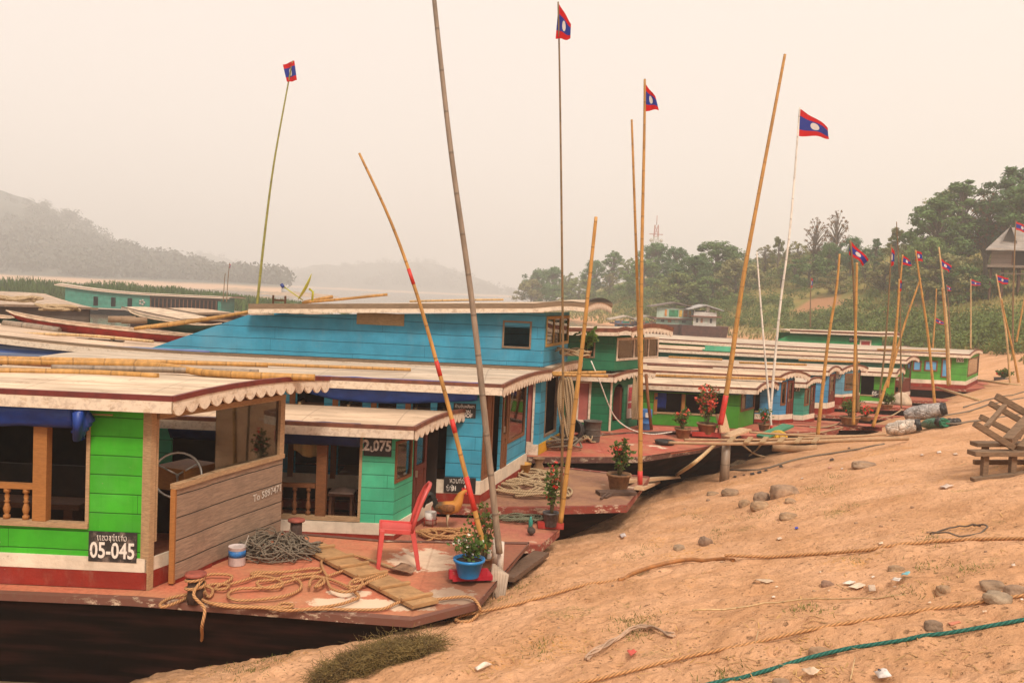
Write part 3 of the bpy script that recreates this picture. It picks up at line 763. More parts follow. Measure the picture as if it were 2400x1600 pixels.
# ------------------------------------------------------------------ the moored boats, nearest first
class Plan:
    """places a boat: wall planes of the cabin, so photo positions on a wall turn into metres along it"""
    def __init__(s,pn,pf,D,ang=0.):
        s.D=D; s.ang=ang; s.A=at_z(*pn,D); s.B=at_z(*pf,D)
        s.u=Vector((math.cos(ang),math.sin(ang),0)); s.v=Vector((-s.u.y,s.u.x,0)); d=s.B-s.A; d.z=0; s.fu=d.normalized(); s.Lf=d.length
        s.W=d.dot(s.v); s.fo=d.dot(s.u)
    def on(s,px,py,P,u):
        d=ray(px,py); n=Vector((-u.y,u.x,0)); O=Vector((0,0,EYE)); t=(P-O).dot(n)/d.dot(n); q=O+d*t
        return (q-P).dot(u), q.z-s.D
    def na(s,px,py,off=0.): return s.on(px,py,s.A+s.v*off,s.u)
    def fa(s,px,py): return s.on(px,py,s.A,s.fu)
    def loc(s,px,py,z=0.):
        q=at_z(px,py,s.D+z)-s.A; return q.dot(s.u),q.dot(s.v)
    def nrect(s,x0,y0,x1,y1,off=0.):
        a,b=s.na(x0,y1,off),s.na(x1,y0,off); return (a[0],b[0],a[1],b[1])
    def frect(s,x0,y0,x1,y1,ref=None):
        """x-range from pixels, heights measured at column ref"""
        r=ref or (x0+x1)/2; a0=s.fa(x0,(y0+y1)/2)[0]; a1=s.fa(x1,(y0+y1)/2)[0]
        return (a0,a1,s.fa(r,y1)[1],s.fa(r,y0)[1])
    def roof(s,px,py,ovs):
        x,z=s.na(px,py,-ovs); return z+s.D,x
def tarp(b,x0,x1,z0,z1,y,name='tarp',mat=None,sag=.05,seed=0,label=None):
    P=[]
    nx,nz=40,9
    for i in range(nx+1):
        x=x0+(x1-x0)*i/nx; row=[]
        for j in range(nz+1):
            f=j/nz; z=z1+(z0(x) -z1)*f if callable(z0) else z1+(z0-z1)*f
            yy=y-.07*math.sin(PI*f)+.035*mnoise.noise(Vector((x*2.3+seed,f*2.5+x*1.1,seed)))+.02*mnoise.noise(Vector((x*6,f*3,seed)))
            row.append((x,yy,z+.012*mnoise.noise(Vector((x*3,f,seed+3)))))
        P.append(row)
    m=MB().sheet(P); o=m.build(name,mat or M_tarp,b.root); s=o.modifiers.new('thick','SOLIDIFY'); s.thickness=.006
    return o
# ================= 1 green boat
p=Plan((340,1380),(650,1258),1.0); zr,ov=p.roof(427,940,.25); L_=p.loc
h1=p.nrect(-60,0,234,1221); h1=(-3.3,h1[1],p.na(180,1236)[1],1.62)
bow=[L_(965,1455),L_(1120,1415),L_(1240,1270),L_(905,1266)]
holes1=[(h1[0],h1[1],h1[2],1.60),(-6.4,-3.6,h1[2],1.60)]
zt=p.fa(640,938)[1]
b=make_boat('bright green boat in front with a grey plank cabin front and red foredeck',p.A,p.B,1.0,zr-.05,ov,GREEN,9.,bow=bow,camber=.06,sheer=.002,ovs=.25,white=.35,deckc=(.50,.15,.085),
    holes=holes1,fholes=[(.10,2.08,.0,zt)],farholes=[(-2.7,.45,.75,1.55),(-6,-3.2,.75,1.55)],bandh=(.17,.30),plank=.185,rimh=.06,rimc=(.15,.055,.035),trimm=plain('maroon_trim',(.15,.02,.015),.5,.3,9.),frontcol=greyplank('dark_boards',(.16,.07,.028),3.))
B1=b; add_posts(b,[(*holes1[0],[-1.03,-2.25],(-2.2,-1.09)),(*holes1[1],[-5.],(-6.3,-5.05))],M_orange,h=.30)
f=MB(); vb=wood('lintel_wood',(.20,.085,.035))
for i in range(22):
    a0=.05+(p.Lf-.06)*i/22; a1=.05+(p.Lf-.06)*(i+1)/22-.006; fbox(f,b.front,a0,a1,zt+.06,min(b.zroof(0,p.W*(a0+a1)/2/p.Lf),b.zroof(0,0)+.09)-.015,-.02,-.001)
f.build('lintel_board',vb,b.root)
MB_=MB(); fbox(MB_,b.front,-.02,.05,.0,b.H,-.05,.05); MB_.build('corner_post',M_tan,b.root)
# window frame over the plank front; glass only in the far half
zw=p.fa(640,1076)[1]
w=MB(); fbox(w,b.front,.08,p.Lf,zt,zt+.06,-.06,.03); fbox(w,b.front,p.Lf-.085,p.Lf,zw,zt,-.055,.03); fbox(w,b.front,.075,.105,.45,zt,-.03,.03)
wo=w.build('window',M_tan,b.root); a_=p.fa(502,1030)[0]
g=MB(); fbox(g,b.front,a_,p.Lf-.085,zw,zt,-.02,-.014); g.build('pane',M_dglass,wo)
# bulging plank bulwark
pb=MB(); ks=[(.23,-.15),(.5,-.13),(.86,-.085),(1.5,-.06),(p.Lf+.01,-.035)]
for (a0,c0),(a1,c1) in zip(ks,ks[1:]):
    for (q0,q1,zb0,zb1) in (((a0,c0),(a1,c1),.045,zw),):
        pts=[b.front(a0,zb0,c0),b.front(a1,zb0,c1),b.front(a1,zb1,c1),b.front(a0,zb1,c0)]; pi=[b.front(a0,zb0,c0+.045),b.front(a1,zb0,c1+.045),b.front(a1,zb1,c1+.045),b.front(a0,zb1,c0+.045)]
        pb.add(pts+pi,[(0,1,2,3),(7,6,5,4),(3,2,6,7),(0,4,5,1),(0,3,7,4),(1,5,6,2)])
po=pb.build('plank_bulwark',M_grey,b.root)
cp=MB(); 
for (a0,c0),(a1,c1) in zip(ks,ks[1:]): cp.beam(b.front(a0-.02,zw+.025,c0+.02),b.front(a1+.005,zw+.025,c1+.02),.085,.05)
cp.build('cap_rail',M_tan,po); e=MB(); e.beam(b.front(.215,.02,-.13),b.front(.215,zw,-.13),.05,.05); e.build('edge_board',M_orange,po)
text_mesh('To 5897471',.115,plain('chalk',(.62,.54,.46),.9,.5,60.),'chalk_number',po,lambda u,v,w_:b.front(1.83+u*1.0,zw-.36+v+u*.06,-.058-w_),.002,0,0,.95,.0015)
fr=MB()
for (a0,c0),(a1,c1) in zip(ks,ks[1:]): fbox(fr,b.front,a0,a1,.0,.043,c1+.0,c1+.06)
fr.build('red_sill',M_redb,b.root)
cb=MB(); cb.bb(-1.0,-.5,.9,1.3,-.04,1.0); cb.build('cabinet',wood('cabinet_wood',(.10,.038,.016)),b.root); cb=MB(); cb.bb(-3.2,-1.3,1.35,1.7,.38,.44); cb.bb(-3.1,-3.0,1.4,1.65,-.04,.38); cb.bb(-1.5,-1.4,1.4,1.65,-.04,.38); cb.build('cabin_bench',wood('cabinet_wood',(.10,.038,.016)),b.root)
# eave tarp, roll tied at its end
x0,z0=p.na(0,1000,-.1); x1,_=p.na(205,1000,-.1)
tp=tarp(b,-3.2,x1-.12,lambda x:z0+.05*(x-x0)*.0-.02*math.sin(x*2),b.H+.03,-.10)
kn=MB(); 
for i in range(5):
    a=i/4; kn.tube([(x1-.16+.02*i,-.1,b.H-.02-.03*i),(x1-.02,-.16-.02*i,b.H-.1),(x1+.04-.03*i,-.12,z0+.12-.05*i),(x1-.14+.03*i,-.11,z0-.02-.01*i)],[.035,.055,.045,.015],8)
kn.build('tied_end',M_tarp,tp); st=MB(); st.tube([(x1,-.1,z0+.16),(x1+.22,-.06,z0+.155)],.008,6); st.build('tie_stick',M_ply,tp)
_w=NT('worn_black_plate'); _o=_w.obj(); _n=_w.noise(_o,9.,6,.7); _c=_w.mix(_w.ramp(_n,.50,.66),(.022,.017,.014),(.17,.125,.10)); _w.bsdf(_c,.6,_w.bump(_n,.3,.004)); worn=_w.m
_w=NT('chipped_letter'); _o=_w.obj(); _c=_w.mix(_w.ramp(_w.noise(_o,38.,5,.75),.58,.68),(.74,.66,.58),(.06,.045,.04)); _w.bsdf(_c,.65); chipped=_w.m
s=p.nrect(210,1247,324,1312); sg=sign(b,b.near,*s,[('05-045',.215,.36,.72,.004,.0)],mat=worn,tm=chipped); lao(sg,b.near,[['E','E','kh','w','ng','b','E','E','k','w']],s[0]+.08,s[1]-.09,s[2]+(s[3]-s[2])*.71,s[2]+(s[3]-s[2])*.88,-.033,chipped)
# dashboard, steering wheel seen through the open front
d=MB(); d.box(b.front(1.05,.88,.45),(.42,.5,.24),Matrix.Rotation(-.4,3,'Z')); d.build('dashboard',M_orange,b.root)
d=MB(); c=Vector(b.front(.75,.95,.30)); R=Matrix.Rotation(-1.2,3,'Z')@Matrix.Rotation(1.15,3,'Y'); d.tube([c+R@Vector((.24*math.cos(k*PI/12),.24*math.sin(k*PI/12),0)) for k in range(25)],.014,8,False)
for k in range(3): d.tube([c,c+R@Vector((.24*math.cos(k*2.09),.24*math.sin(k*2.09),0))],.01,6)
d.tube([c,c+R@Vector((0,0,-.35))],.016,6); d.build('steering_wheel',plain('wheel_metal',(.5,.46,.4),.35,.2,30.,.8),b.root)
for i,(px,py) in enumerate(((457,1412),(693,1272))):
    q=p.loc(px,py); bo=MB().lathe([(.072,0),(.07,.1),(.068,.26)],14,(*q,.0)).build('bollard',plain('rusty_bollard',(.06,.03,.02),.8,.5,14.),b.root)
    MB().lathe([(.098,.258),(.1,.268),(.098,.282),(.06,.288)],16,(*q,.0)).build('cap',plain('red_cap',(.3,.07,.045),.7,.4,14.),bo)
q=p.loc(1102,1358); bs=MB(); bs.box((q[0],q[1],.055),(.42,.26,.05),Matrix.Rotation(.25,3,'Z')); bs.box((q[0]-.02,q[1]-.11,.10),(.40,.05,.09),Matrix.Rotation(.25,3,'Z')); bs.build('bow_shelf',paint('bow_red',(.46,.012,.03),0.,.5,.2),b.root)
for (px,py,hh) in ((1143,1335,.22),(1171,1352,.38),(1160,1322,.3)):
    q=p.loc(px,py); MB().lathe([(.036,0),(.034,hh)],12,(*q,.0)).build('pole_socket',paint('socket_white',(.62,.52,.43),0.,.6,.7),b.root)
# ================= 2 turquoise boat
p=Plan((919,1264),(1020,1202),.75); zr,ov=p.roof(985,1008,.28); L_=p.loc
bow=[L_(1122,1278),L_(1268,1278),L_(1312,1240),L_(1200,1205)]
hA=p.nrect(655,1050,850,1213); hA=(-2.9,hA[1],hA[2],zr-.75-.12)
fh=[p.frect(926,1029,964,1135,930),p.frect(967,1029,995,1220),p.frect(998,1040,1019,1195)]
zw0,zw1=p.fa(926,1132)[1],p.fa(926,1035)[1]; Hb=zr-.75
fh=[(fh[0][0],fh[0][1],zw0,zw1),(fh[1][0],fh[1][1],.13,Hb-.06),(fh[2][0],p.Lf-.03,.13,Hb-.06)]
b=make_boat('turquoise boat with a low roof and black number strip, second from the front',p.A,p.B,.75,zr-.05,ov,TURQ,10.,bow=bow,camber=.05,white=.05,deckc=(.40,.13,.09),holes=[hA,(-6,-3.2,hA[2],hA[3])],fholes=fh,farholes=[(-2.6,-.4,.3,1.2)],bandh=(.06,.21),ang=0.,plank=.17)
B2=b; add_posts(b,[(*hA,[p.na(752,1150)[0],-2.2],(-2.1,p.na(738,1150)[0]))],M_brown,h=.36)
frame_pane(b.front,*fh[0],b.root,M_brown,.04); door(b.front,*fh[1],b.root,wood('red_door',(.15,.035,.02)),.45)
o=MB(); fbox(o,b.front,fh[2][0]+.02,fh[2][1],.13,Hb-.06,.28,.32); o.build('inner_door',wood('red_door',(.15,.035,.02)),b.root)
s=p.nrect(852,1027,921,1067); sign(b,b.near,s[0],s[1]-.01,s[2],s[3],[('2',.19,.55,1.,.006,-.15),('บ่',.12,.4,.8,.003,-.07),('075',.19,.55,.85,.006,.06)],c=-.012,th=.008)
tarp(b,-2.9,p.na(846,1040)[0],p.na(800,1043)[1],Hb+.02,-.06,mat=cloth('dark_blue_tarp',(.004,.02,.10),.5),seed=3)
# ================= 3 blue boat
p=Plan((1122,1180),(1230,1106),.9); zr,ov=p.roof(1191,908,.28); L_=p.loc; Hb=zr-.9
bow=[L_(1290,1190),L_(1470,1185),L_(1522,1117),L_(1310,1093)]
hs=[p.nrect(1018,1040,1046,1115),p.nrect(960,930,1010,1115),p.nrect(880,930,930,1115),p.nrect(790,930,850,1115),p.nrect(690,930,760,1115)]
hs=[(h[0],h[1],.28,Hb-.17) for h in hs]
da=p.fa(1130,1050)[0],p.fa(1151,1050)[0],p.fa(1172,1050)[0],p.fa(1188,1000)[0],p.fa(1229,1000)[0]
zs0=p.fa(1210,1028)[1]
fh=[(da[0],da[1],.3,Hb-.05),(da[1]+.03,da[2],.3,Hb-.05),(da[2]+.03,da[3],.3,Hb-.05),(da[3]+.06,da[4]-.02,zs0,Hb-.05)]
b=make_boat('light blue single storey boat with open dark doors and a broad pale roof',p.A,p.B,.9,zr-.05,ov,SKYB,6.9,bow=bow,camber=.05,ovf=.1,white=-.3,deckc=(.26,.13,.085),holes=hs,fholes=fh,bandh=(.14,.34),plank=.2,sx=4.)
B3=b; door(b.front,*fh[0],b.root,M_brown,.0); door(b.front,*fh[2],b.root,M_brown,.6); frame_pane(b.front,*fh[3],b.root,M_brown,.05)
o=MB(); fbox(o,b.front,fh[1][0],fh[1][1],.3,Hb-.05,.5,.54); o.build('inner_door',M_brown,b.root)
for h in hs[1:]:
    MB().box(b.near(h[0]-.06,(h[2]+h[3])/2,-.0),(.08,.06,h[3]-h[2])).build('post',M_brown,b.root)
x0,x1=p.na(655,930)[0],p.na(1128,925)[0]
tarp(b,x0+.45,x1-.05,lambda x:Hb-.17-.24*max(0,math.sin(PI*min(1,max(.02,(x-x0-.3)/(x1-x0)))))**.6*(1-.55*(x-x0)/(x1-x0)),Hb+.03,-.05,mat=cloth('bright_blue_tarp',(.012,.065,.36),.45),seed=8)
s=p.nrect(1062,946,1116,977); sign(b,b.near,*s,[('ห้ามขึ้นหลังคา',.062,.78,.85,.001,0.),('ON',.07,.42,.9,.002,.04),('ROOF',.08,.15,.9,.003,.02)],c=-.012,th=.008)
s=p.nrect(1040,1119,1119,1152); sign(b,b.near,s[0],s[1]-.02,s[2],s[3],[('01',.09,.28,.8,.004,-.08),('12',.13,.3,.9,.006,.11)],c=-.04,th=.012); sg=b.root.children[-1]; lao(sg,b.near,[['h','w','ph','k','b','E','k']],s[0]+.08,s[1]-.1,s[2]+(s[3]-s[2])*.62,s[2]+(s[3]-s[2])*.9,-.044,M_sign); lao(sg,b.near,[['b','b']],s[0]+.03,s[0]+.15,s[2]+(s[3]-s[2])*.12,s[2]+(s[3]-s[2])*.42,-.044,M_sign)
# ================= 4 blue two storey boat
p=Plan((1260,1066),(1318,1031),1.0); zr,ov=p.roof(1305,868,.28); L_=p.loc; Hb=zr-1
bow=[L_(1495,1072),L_(1640,1050),L_(1735,1022),L_(1640,1008),L_(1480,1012)]
hs=[p.nrect(1229,895,1252,1022)]; hs=[(hs[0][0],hs[0][1],.22,Hb-.12)]
fa=(p.fa(1276,980)[0],p.fa(1303,980)[0]); fh=[(fa[0],fa[1],.28,Hb-.12)]
b=make_boat('blue two storey boat with a long upper deck and square dark window',p.A,p.B,1.0,zr-.05,ov,SKYB,17.,bow=bow,camber=.04,white=.0,deckc=(.44,.10,.07),holes=hs,fholes=fh,bands=False,plank=.2,sx=6.,sheer=.009,rimc=(.09,.03,.02),trimm=M_grunge)
B4=b; o=MB(); fbox(o,b.near,*hs[0],.06,.09); o.build('pink_door',paint('pink_door',(.42,.12,.1),0.,.2,.2),b.root)
frame_pane(b.near,hs[0][0]-.03,hs[0][1]+.03,hs[0][2]-.02,hs[0][3]+.03,b.root,M_white,.04,False,name='door_frame')
frame_pane(b.front,fh[0][0],fh[0][1],fh[0][2],fh[0][3],b.root,M_grunge,.04,False,name='door_frame')
o=MB(); fbox(o,b.front,.02,p.Lf,.0,.2,-.02,-.001); o.build('yellow_band',paint('yellow_band',(.62,.33,.02),0.,.4,.3),b.root)
o=MB(); fbox(o,b.near,-16,0.,.0,.2,-.02,-.001); o.build('cream_band',M_white,b.root)
st=NT('striped_tarp'); o=st.obj(); z_=st.n('SeparateXYZ',Vector=o).outputs[2]; f_=st.math('FRACT',st.math('MULTIPLY',z_,8.)); st.bsdf(st.mix(st.math('GREATER_THAN',f_,.5),(.03,.08,.28),(.16,.20,.32)),.6)
tarp(b,-13.,-6.2,lambda x:b.H-.30-.08*math.sin(x),b.H+.12,-.12,'striped_tarp',st.m,seed=5)
def upper(b,p,pts,win,rfe,rtip,col,fwin,W=None,fo=None,trim=None,y0=.0,frame_m=M_tan,curl=.05,panes=()):
    (xbl,zbl),(xtl,ztl),(xtr,ztr),(xbr,zbr)=[p.na(*q,y0) for q in pts]
    W=W or p.W-y0; fo=fo if fo is not None else p.fo
    ft=MB(); n_=lambda a,z,c:(a,y0+c,z)
    zlo=min(zbl,zbr)-.02; ztop=ztr
    m=MB()
    if xtl-xbl>.05: m.prism([(xbl,zlo),(xtl,zlo),(xtl,ztl)],.04,lambda a,z,c:(a,y0+c,z))
    holes=[p.nrect(*win,y0)] if win else []
    panel(m,xtl,xbr,zlo,min(ztl,ztr),holes,.04,n_)
    m.prism([(xtl,min(ztl,ztr)),(xbr,min(ztl,ztr)),(xbr,max(ztl,ztr)+.001)],.04,lambda a,z,c:(a,y0+c,z))
    uw=m.build('upper_side_wall',col,b.root)
    if win: frame_pane(n_,*[holes[0][0]-.03,holes[0][1]+.03,holes[0][2]-.03,holes[0][3]+.03],b.root,M_grunge,.035,False,name='window_frame',c=-.02)
    L=math.hypot(fo,W); tx,ty=fo/L,W/L; F_=lambda a,z,c:(xbr+tx*a-ty*c,y0+ty*a+tx*c,z)
    m=MB(); zt=max(ztl,ztr)
    if fwin: fwin=(fwin[0],fwin[1],zlo+fwin[2]*(zt-zlo),zlo+fwin[3]*(zt-zlo))
    panel(m,0,L,zlo,zt,[fwin] if fwin else [],.04,F_); m.build('upper_front_wall',col,b.root)
    if fwin: frame_pane(F_,*fwin,b.root,frame_m,.055,True,mull=[fwin[0]+(fwin[1]-fwin[0])*q for q in panes])
    m=MB(); panel(m,xtl,xbr+fo,zlo,ztl,[],.04,lambda a,z,c:(a,y0+W-c,z)); m.build('upper_far_wall',col,b.root)
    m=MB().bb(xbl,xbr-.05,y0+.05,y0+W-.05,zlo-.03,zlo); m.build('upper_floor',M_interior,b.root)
    (rx0,rz0),(rx1,rz1)=[p.na(*q,y0-.3) for q in rfe]
    upper_roof(b,b.root,rx0,rx1,y0-.3,y0+W+.3,rz0-.03,rz1-.03,fo,W,.10,trim or M_grunge,curl)
    return xbr,zlo,F_
ud=upper(b,p,[(348,815),(580,738),(1284,733),(1273,851)],(1180,757,1243,811),[(582,722),(1383,721)],None,paint('upper_blue',(.045,.30,.46),.22,.6,.16),
   (.1,1.95,.36,.93),frame_m=wood('yellow_frame',(.42,.25,.07)),panes=(.33,.62))
q=p.nrect(836,736,948,759); o=MB(); fbox(o,b.near,*q,-.015,-.001); o.build('patch_board',M_ply,b.root)
# ================= 5 dark green two storey boat
p=Plan((1427,1010),(1495,996),1.0); zr,ov=p.roof(1458,884,.28); L_=p.loc; Hb=zr-1
bow=[(2.2,-.1),(4.0,.5),(4.2,p.W-.2),(1.4,p.W+.1)]
hs=[p.nrect(1352,905,1381,985)]; hs=[(hs[0][0],hs[0][1],.2,Hb-.18)]
fa=(p.fa(1436,960)[0],p.fa(1461,960)[0]); fh=[(fa[0],fa[1],.2,Hb-.2)]
b=make_boat('dark green two storey boat with an arched doorway and pink side door',p.A,p.B,1.0,zr-.05,ov,DGREEN,21.,sheer=.0055,bow=bow,camber=.08,deckc=(.44,.10,.07),holes=hs,fholes=fh,bands=False,plank=.2,rimc=(.3,.06,.04))
B5=b; o=MB(); fbox(o,b.near,*hs[0],.02,.05); o.build('pink_door',paint('pink_door',(.42,.12,.1),0.,.2,.2),b.root)
frame_pane(b.near,hs[0][0]-.03,hs[0][1]+.05,hs[0][2]-.02,hs[0][3]+.03,b.root,M_white,.05,False,name='door_frame')
o=MB(); fbox(o,b.front,-.03,.04,.0,Hb,-.02,-.001); o.build('corner_post',M_white,b.root)
o=MB(); n=10; hw=(fa[1]-fa[0])/2; cx=(fa[0]+fa[1])/2; zt_=Hb-.2   # arch spandrels
arc=[(cx+hw*math.cos(PI*k/n),zt_-hw+hw*math.sin(PI*k/n)) for k in range(n+1)]
o.prism([(fa[1],zt_),*arc[:n//2+1]][::1],.03,b.front); o.prism([(fa[0],zt_),*arc[n//2:][::-1]],.03,b.front); o.build('arch_board',b.wm,b.root)
o=MB(); fbox(o,b.front,fa[1]-.10,fa[1],.2,zt_-.1,.05,.3); o.build('open_door',wood('red_door',(.15,.035,.02)),b.root)
s0=p.fa(1469,950)[0]; o=MB(); fbox(o,b.front,s0,s0+.32,.22,Hb-.25,-.015,-.002); pst=o.build('poster',plain('poster_white',(.62,.50,.42),.6,.3,8.),b.root)
o=MB(); 
for k,(za,zb) in enumerate(((.62,.95),(.45,.58))): fbox(o,b.front,s0+.03,s0+.28,za,zb,-.019,-.0155)
o.build('picture',plain('poster_red',(.5,.05,.07),.6,.6,14.),pst)
upper(b,p,[(1280,860),(1290,785),(1441,786),(1439,856)],(1376,796,1393,835),[(1280,775),(1501,779)],None,paint('upper_green',(.02,.16,.08),.2,.3,.2),
   (.08,2.25,.28,.93),trim=M_trim,frame_m=M_white,panes=(.4,.75),curl=.05)
# ================= 6 bright green boat with flowers before it
def small(label,pn,pf,D,corner,colw,L=14.,hs=(),win=None,dr=None,bands=True,ovs=.25,sg=None,camber=.14,bow=None,hz=(.28,.14),bandh=(.10,.24),**kw):
    p=Plan(pn,pf,D); zr,ov=p.roof(*corner,ovs); Hb=zr-D-.05
    holes=[]
    for (x0,x1) in hs: a=p.na(x0,pn[1]-30)[0]; c=p.na(x1,pn[1]-30)[0]; holes.append((a,c,hz[0],Hb-hz[1]))
    fh=[]
    if win: fh.append((p.Lf*win[0],p.Lf*win[1],win[2]*Hb,win[3]*Hb))
    if dr: fh.append((p.Lf*dr[0],p.Lf*dr[1],.14,Hb-.05))
    b=make_boat(label,p.A,p.B,D,zr-.05,max(.1,ov),colw,L,holes=holes,fholes=fh,camber=camber,ovs=ovs,bow=bow(p) if bow else None,bands=bands,bandh=bandh,**kw)
    if win: frame_pane(b.front,*fh[0],b.root,M_brown if not kw.get('wf') else kw['wf'],.05)
    if dr: door(b.front,*fh[-1],b.root,wood('red_door',(.15,.035,.02)),.5)
    for h in holes:
        f=MB(); fbox(f,b.near,h[0],h[1],h[2],h[2]+.04,-.02,.05); f.build('sill',M_tan,b.root)
    if sg:
        s=p.nrect(*sg[0]); sign(b,b.near,*s,sg[1],c=-.014,th=.01,mat=sg[2] if len(sg)>2 else None,tm=sg[3] if len(sg)>3 else None)
    return b,p
b,p=small('bright green boat with orange posts and blue curtains behind the red flowers',(1729,1004),(1766,993),.8,(1789,914),(.06,.27,.02),hs=[(1531,1600),(1605,1694)],win=(.1,.98,.42,.93),bands=False,hz=(.3,.16),plank=.6,L=22.,sheer=.003)
B6=b; 
for x in (1601,1648,1536): MB().box(b.near(p.na(x,950)[0],b.H*.5+.05,.02),(.09,.07,b.H-.45)).build('post',M_orange,b.root)
for x in (1549,1660): tarp(b,p.na(x-14,950)[0],p.na(x+12,950)[0],.42,b.H-.1,.07,'curtain',cloth('curtain_blue',(.006,.03,.22),.8),seed=x)
tarp(b,-2.6,p.na(1730,920)[0],b.H-.13,b.H+.01,-.03,mat=cloth('dark_blue_tarp',(.004,.02,.10),.5),seed=12)
small('blue boat with a brown door front between the bright green and the teal boats',(1824,992),(1856,989),.8,(1854,886),(.06,.26,.46),hs=[(1762,1780)],dr=(.5,.95),win=(.05,.42,.4,.93))
small('teal boat with a low roof and black number strip beside a brown door',(1880,992),(1906,986),.6,(1906,900),TEAL,dr=(.55,.95),win=(.05,.45,.45,.9),sg=((1856,906,1874,917),[('0-23',.16,.5,.9,.003,0)]),hs=[])
small('blue boat with white and red waistbands behind the teal boat',(1935,970),(1953,965),.6,(1945,872),(.06,.26,.46),dr=(.2,.9),bandh=(.18,.36))
small('pale blue boat with red base and number 087 on its side wall',(1972,949),(2012,944),.8,(1975,868),(.12,.33,.45),win=(.1,.95,.42,.93),bandh=(.27,.36),sg=((1952,876,1972,888),[('087',.21,.5,.9,.005,0)],paint('sign_blue',(.1,.27,.4),0.,.2,.2)))
b,p=small('green boat with an open side and white number below its opening',(2092,957),(2106,950),.5,(2112,876),(.08,.33,.03),hs=[(2016,2047)],win=(.1,.9,.4,.9),hz=(.42,.10),bandh=(.12,.24),sg=((2043,914,2076,931),[('05-041',.21,.5,.85,.005,0)]),plank=.25)
small('teal boat with a dark doorway half hidden behind the open sided green boat',(2110,935),(2131,930),.55,(2136,846),TEAL,dr=(.1,.95),L=18.)
def bow12(p): return [p.loc(2300,910),p.loc(2380,905),p.loc(2390,899),p.loc(2300,893)]
b,p=small('green boat with blue framed windows and a white number plate far along the bank',(2262,911),(2290,896),.9,(2282,833),(.075,.32,.04),L=20.,win=(.1,.95,.35,.9),bow=bow12,hs=[],bandh=(.16,.32),plank=.3,sg=((2241,837,2259,848),[('705',.25,.5,.8,.004,0)],plain('white_plate',(.6,.55,.5)),M_black))
for r in ((2138,845,2160,869),(2165,845,2198,869),(2204,841,2230,884),(2110,845,2132,869)):
    q=p.nrect(*r); f=frame_pane(b.near,*q,b.root,M_brown,.06,False,c=-.025,name='window'); o=MB(); fbox(o,b.near,q[0]+.06,q[1]-.06,q[2]+.06,q[3]-.06,-.012,-.004); o.build('shutter',paint('shutter_blue',(.12,.36,.62),0.,.1,.1),f)
# 13 far green two storey boat, its lower deck lost behind the others
p=Plan((2085,880),(2110,876),.6); A0=at_y(2085,815,46); 
p.A=Vector((A0.x,46,.6)); p.B=p.A+Vector((.8,2.6,0)); p.W=2.6; p.fo=.8; p.Lf=math.hypot(.8,2.6); p.fu=Vector((.8,2.6,0)).normalized()
zr,ov=p.roof(2130,818,.28)
b=make_boat('tall green boat at the back with a red shuttered upper window',p.A,p.B,.6,zr-.05,1.1,(.03,.25,.09),18.,camber=.06,bands=False,valance=False)
upper(b,p,[(1783,812),(1856,783),(2066,791),(2066,818)],None,[(1852,776),(2112,786)],None,paint('far_green',(.03,.28,.10),.5,.2,.2),(.1,2.4,.3,.9),trim=M_trim,curl=.03)
q=p.nrect(2014,797,2042,815); f=frame_pane(b.near,*q,b.root,M_white,.07,False,c=-.03); o=MB(); fbox(o,b.near,q[0]+.07,q[1]-.07,q[2]+.07,q[3]-.07,-.02,-.004); o.build('shutter',plain('shutter_red',(.3,.03,.03)),f)
s=p.nrect(1990,790,2011,801); sign(b,b.near,*s,[('05-068',.2,.5,.8,.004,0)])

# boats lying at an angle to the others, seen at the left
def slant(label,pb,W_,D,z,L_,col,**k):
    B_=at_z(*pb,z); an=math.radians(-57); v=Vector((-math.sin(an),math.cos(an),0)); u=Vector((math.cos(an),math.sin(an),0)); B_=B_-u*.35-v*.25; B_.z=D
    return make_boat(label,B_-v*W_,B_,D,z-.06,.3,col,L_,ang=an,valance=False,bands=False,camber=.05,sheer=.0005,trimm=M_grunge,**k)
slant('brown boat with a huge pale sloping roof at the left edge',(229,723),4.6,.7,2.55,22.,(.10,.07,.045))
slant('narrow boat with a pale roof slanting away behind the green canoe',(545,752),1.5,.6,2.4,13.,(.12,.05,.03))
slant('small pale roofed boat touching the blue upper deck at the left',(585,738),2.,.6,2.4,7.,(.09,.05,.03))
# ------------------------------------------------------------------ bamboo poles and flags
K=2400/2352.
def k_(*pts): return [(x*K,y*K) for x,y in pts]
def b2(*pts): return [(1450+x/2.4758,480+y/2.4758) for x,y in pts]
def a3(*pts): return [(300+x/2.352,1100+y/2.352) for x,y in pts]
def b4(*pts): return [(1400+x/2.352,1000+y/2.352) for x,y in pts]
def a1(*pts): return [(x/3.136,400+y/3.136) for x,y in pts]
M_bam=bamboo('golden_bamboo',(.46,.23,.055)); M_bamd=bamboo('dark_bamboo',(.20,.12,.05),.7); M_bamg=bamboo('grey_bamboo',(.26,.19,.135),.4,.42); M_bamp=bamboo('pale_bamboo',(.55,.36,.17),.35)
M_bamgr=bamboo('green_bamboo',(.26,.24,.05),.8); M_whp=bamboo('white_pole',(.72,.66,.58),.15,.5)
M_flag=flagmat((.62,.018,.02),(.025,.05,.30),(.78,.72,.66)); M_redt=plain('red_tape',(.55,.03,.02),.6)
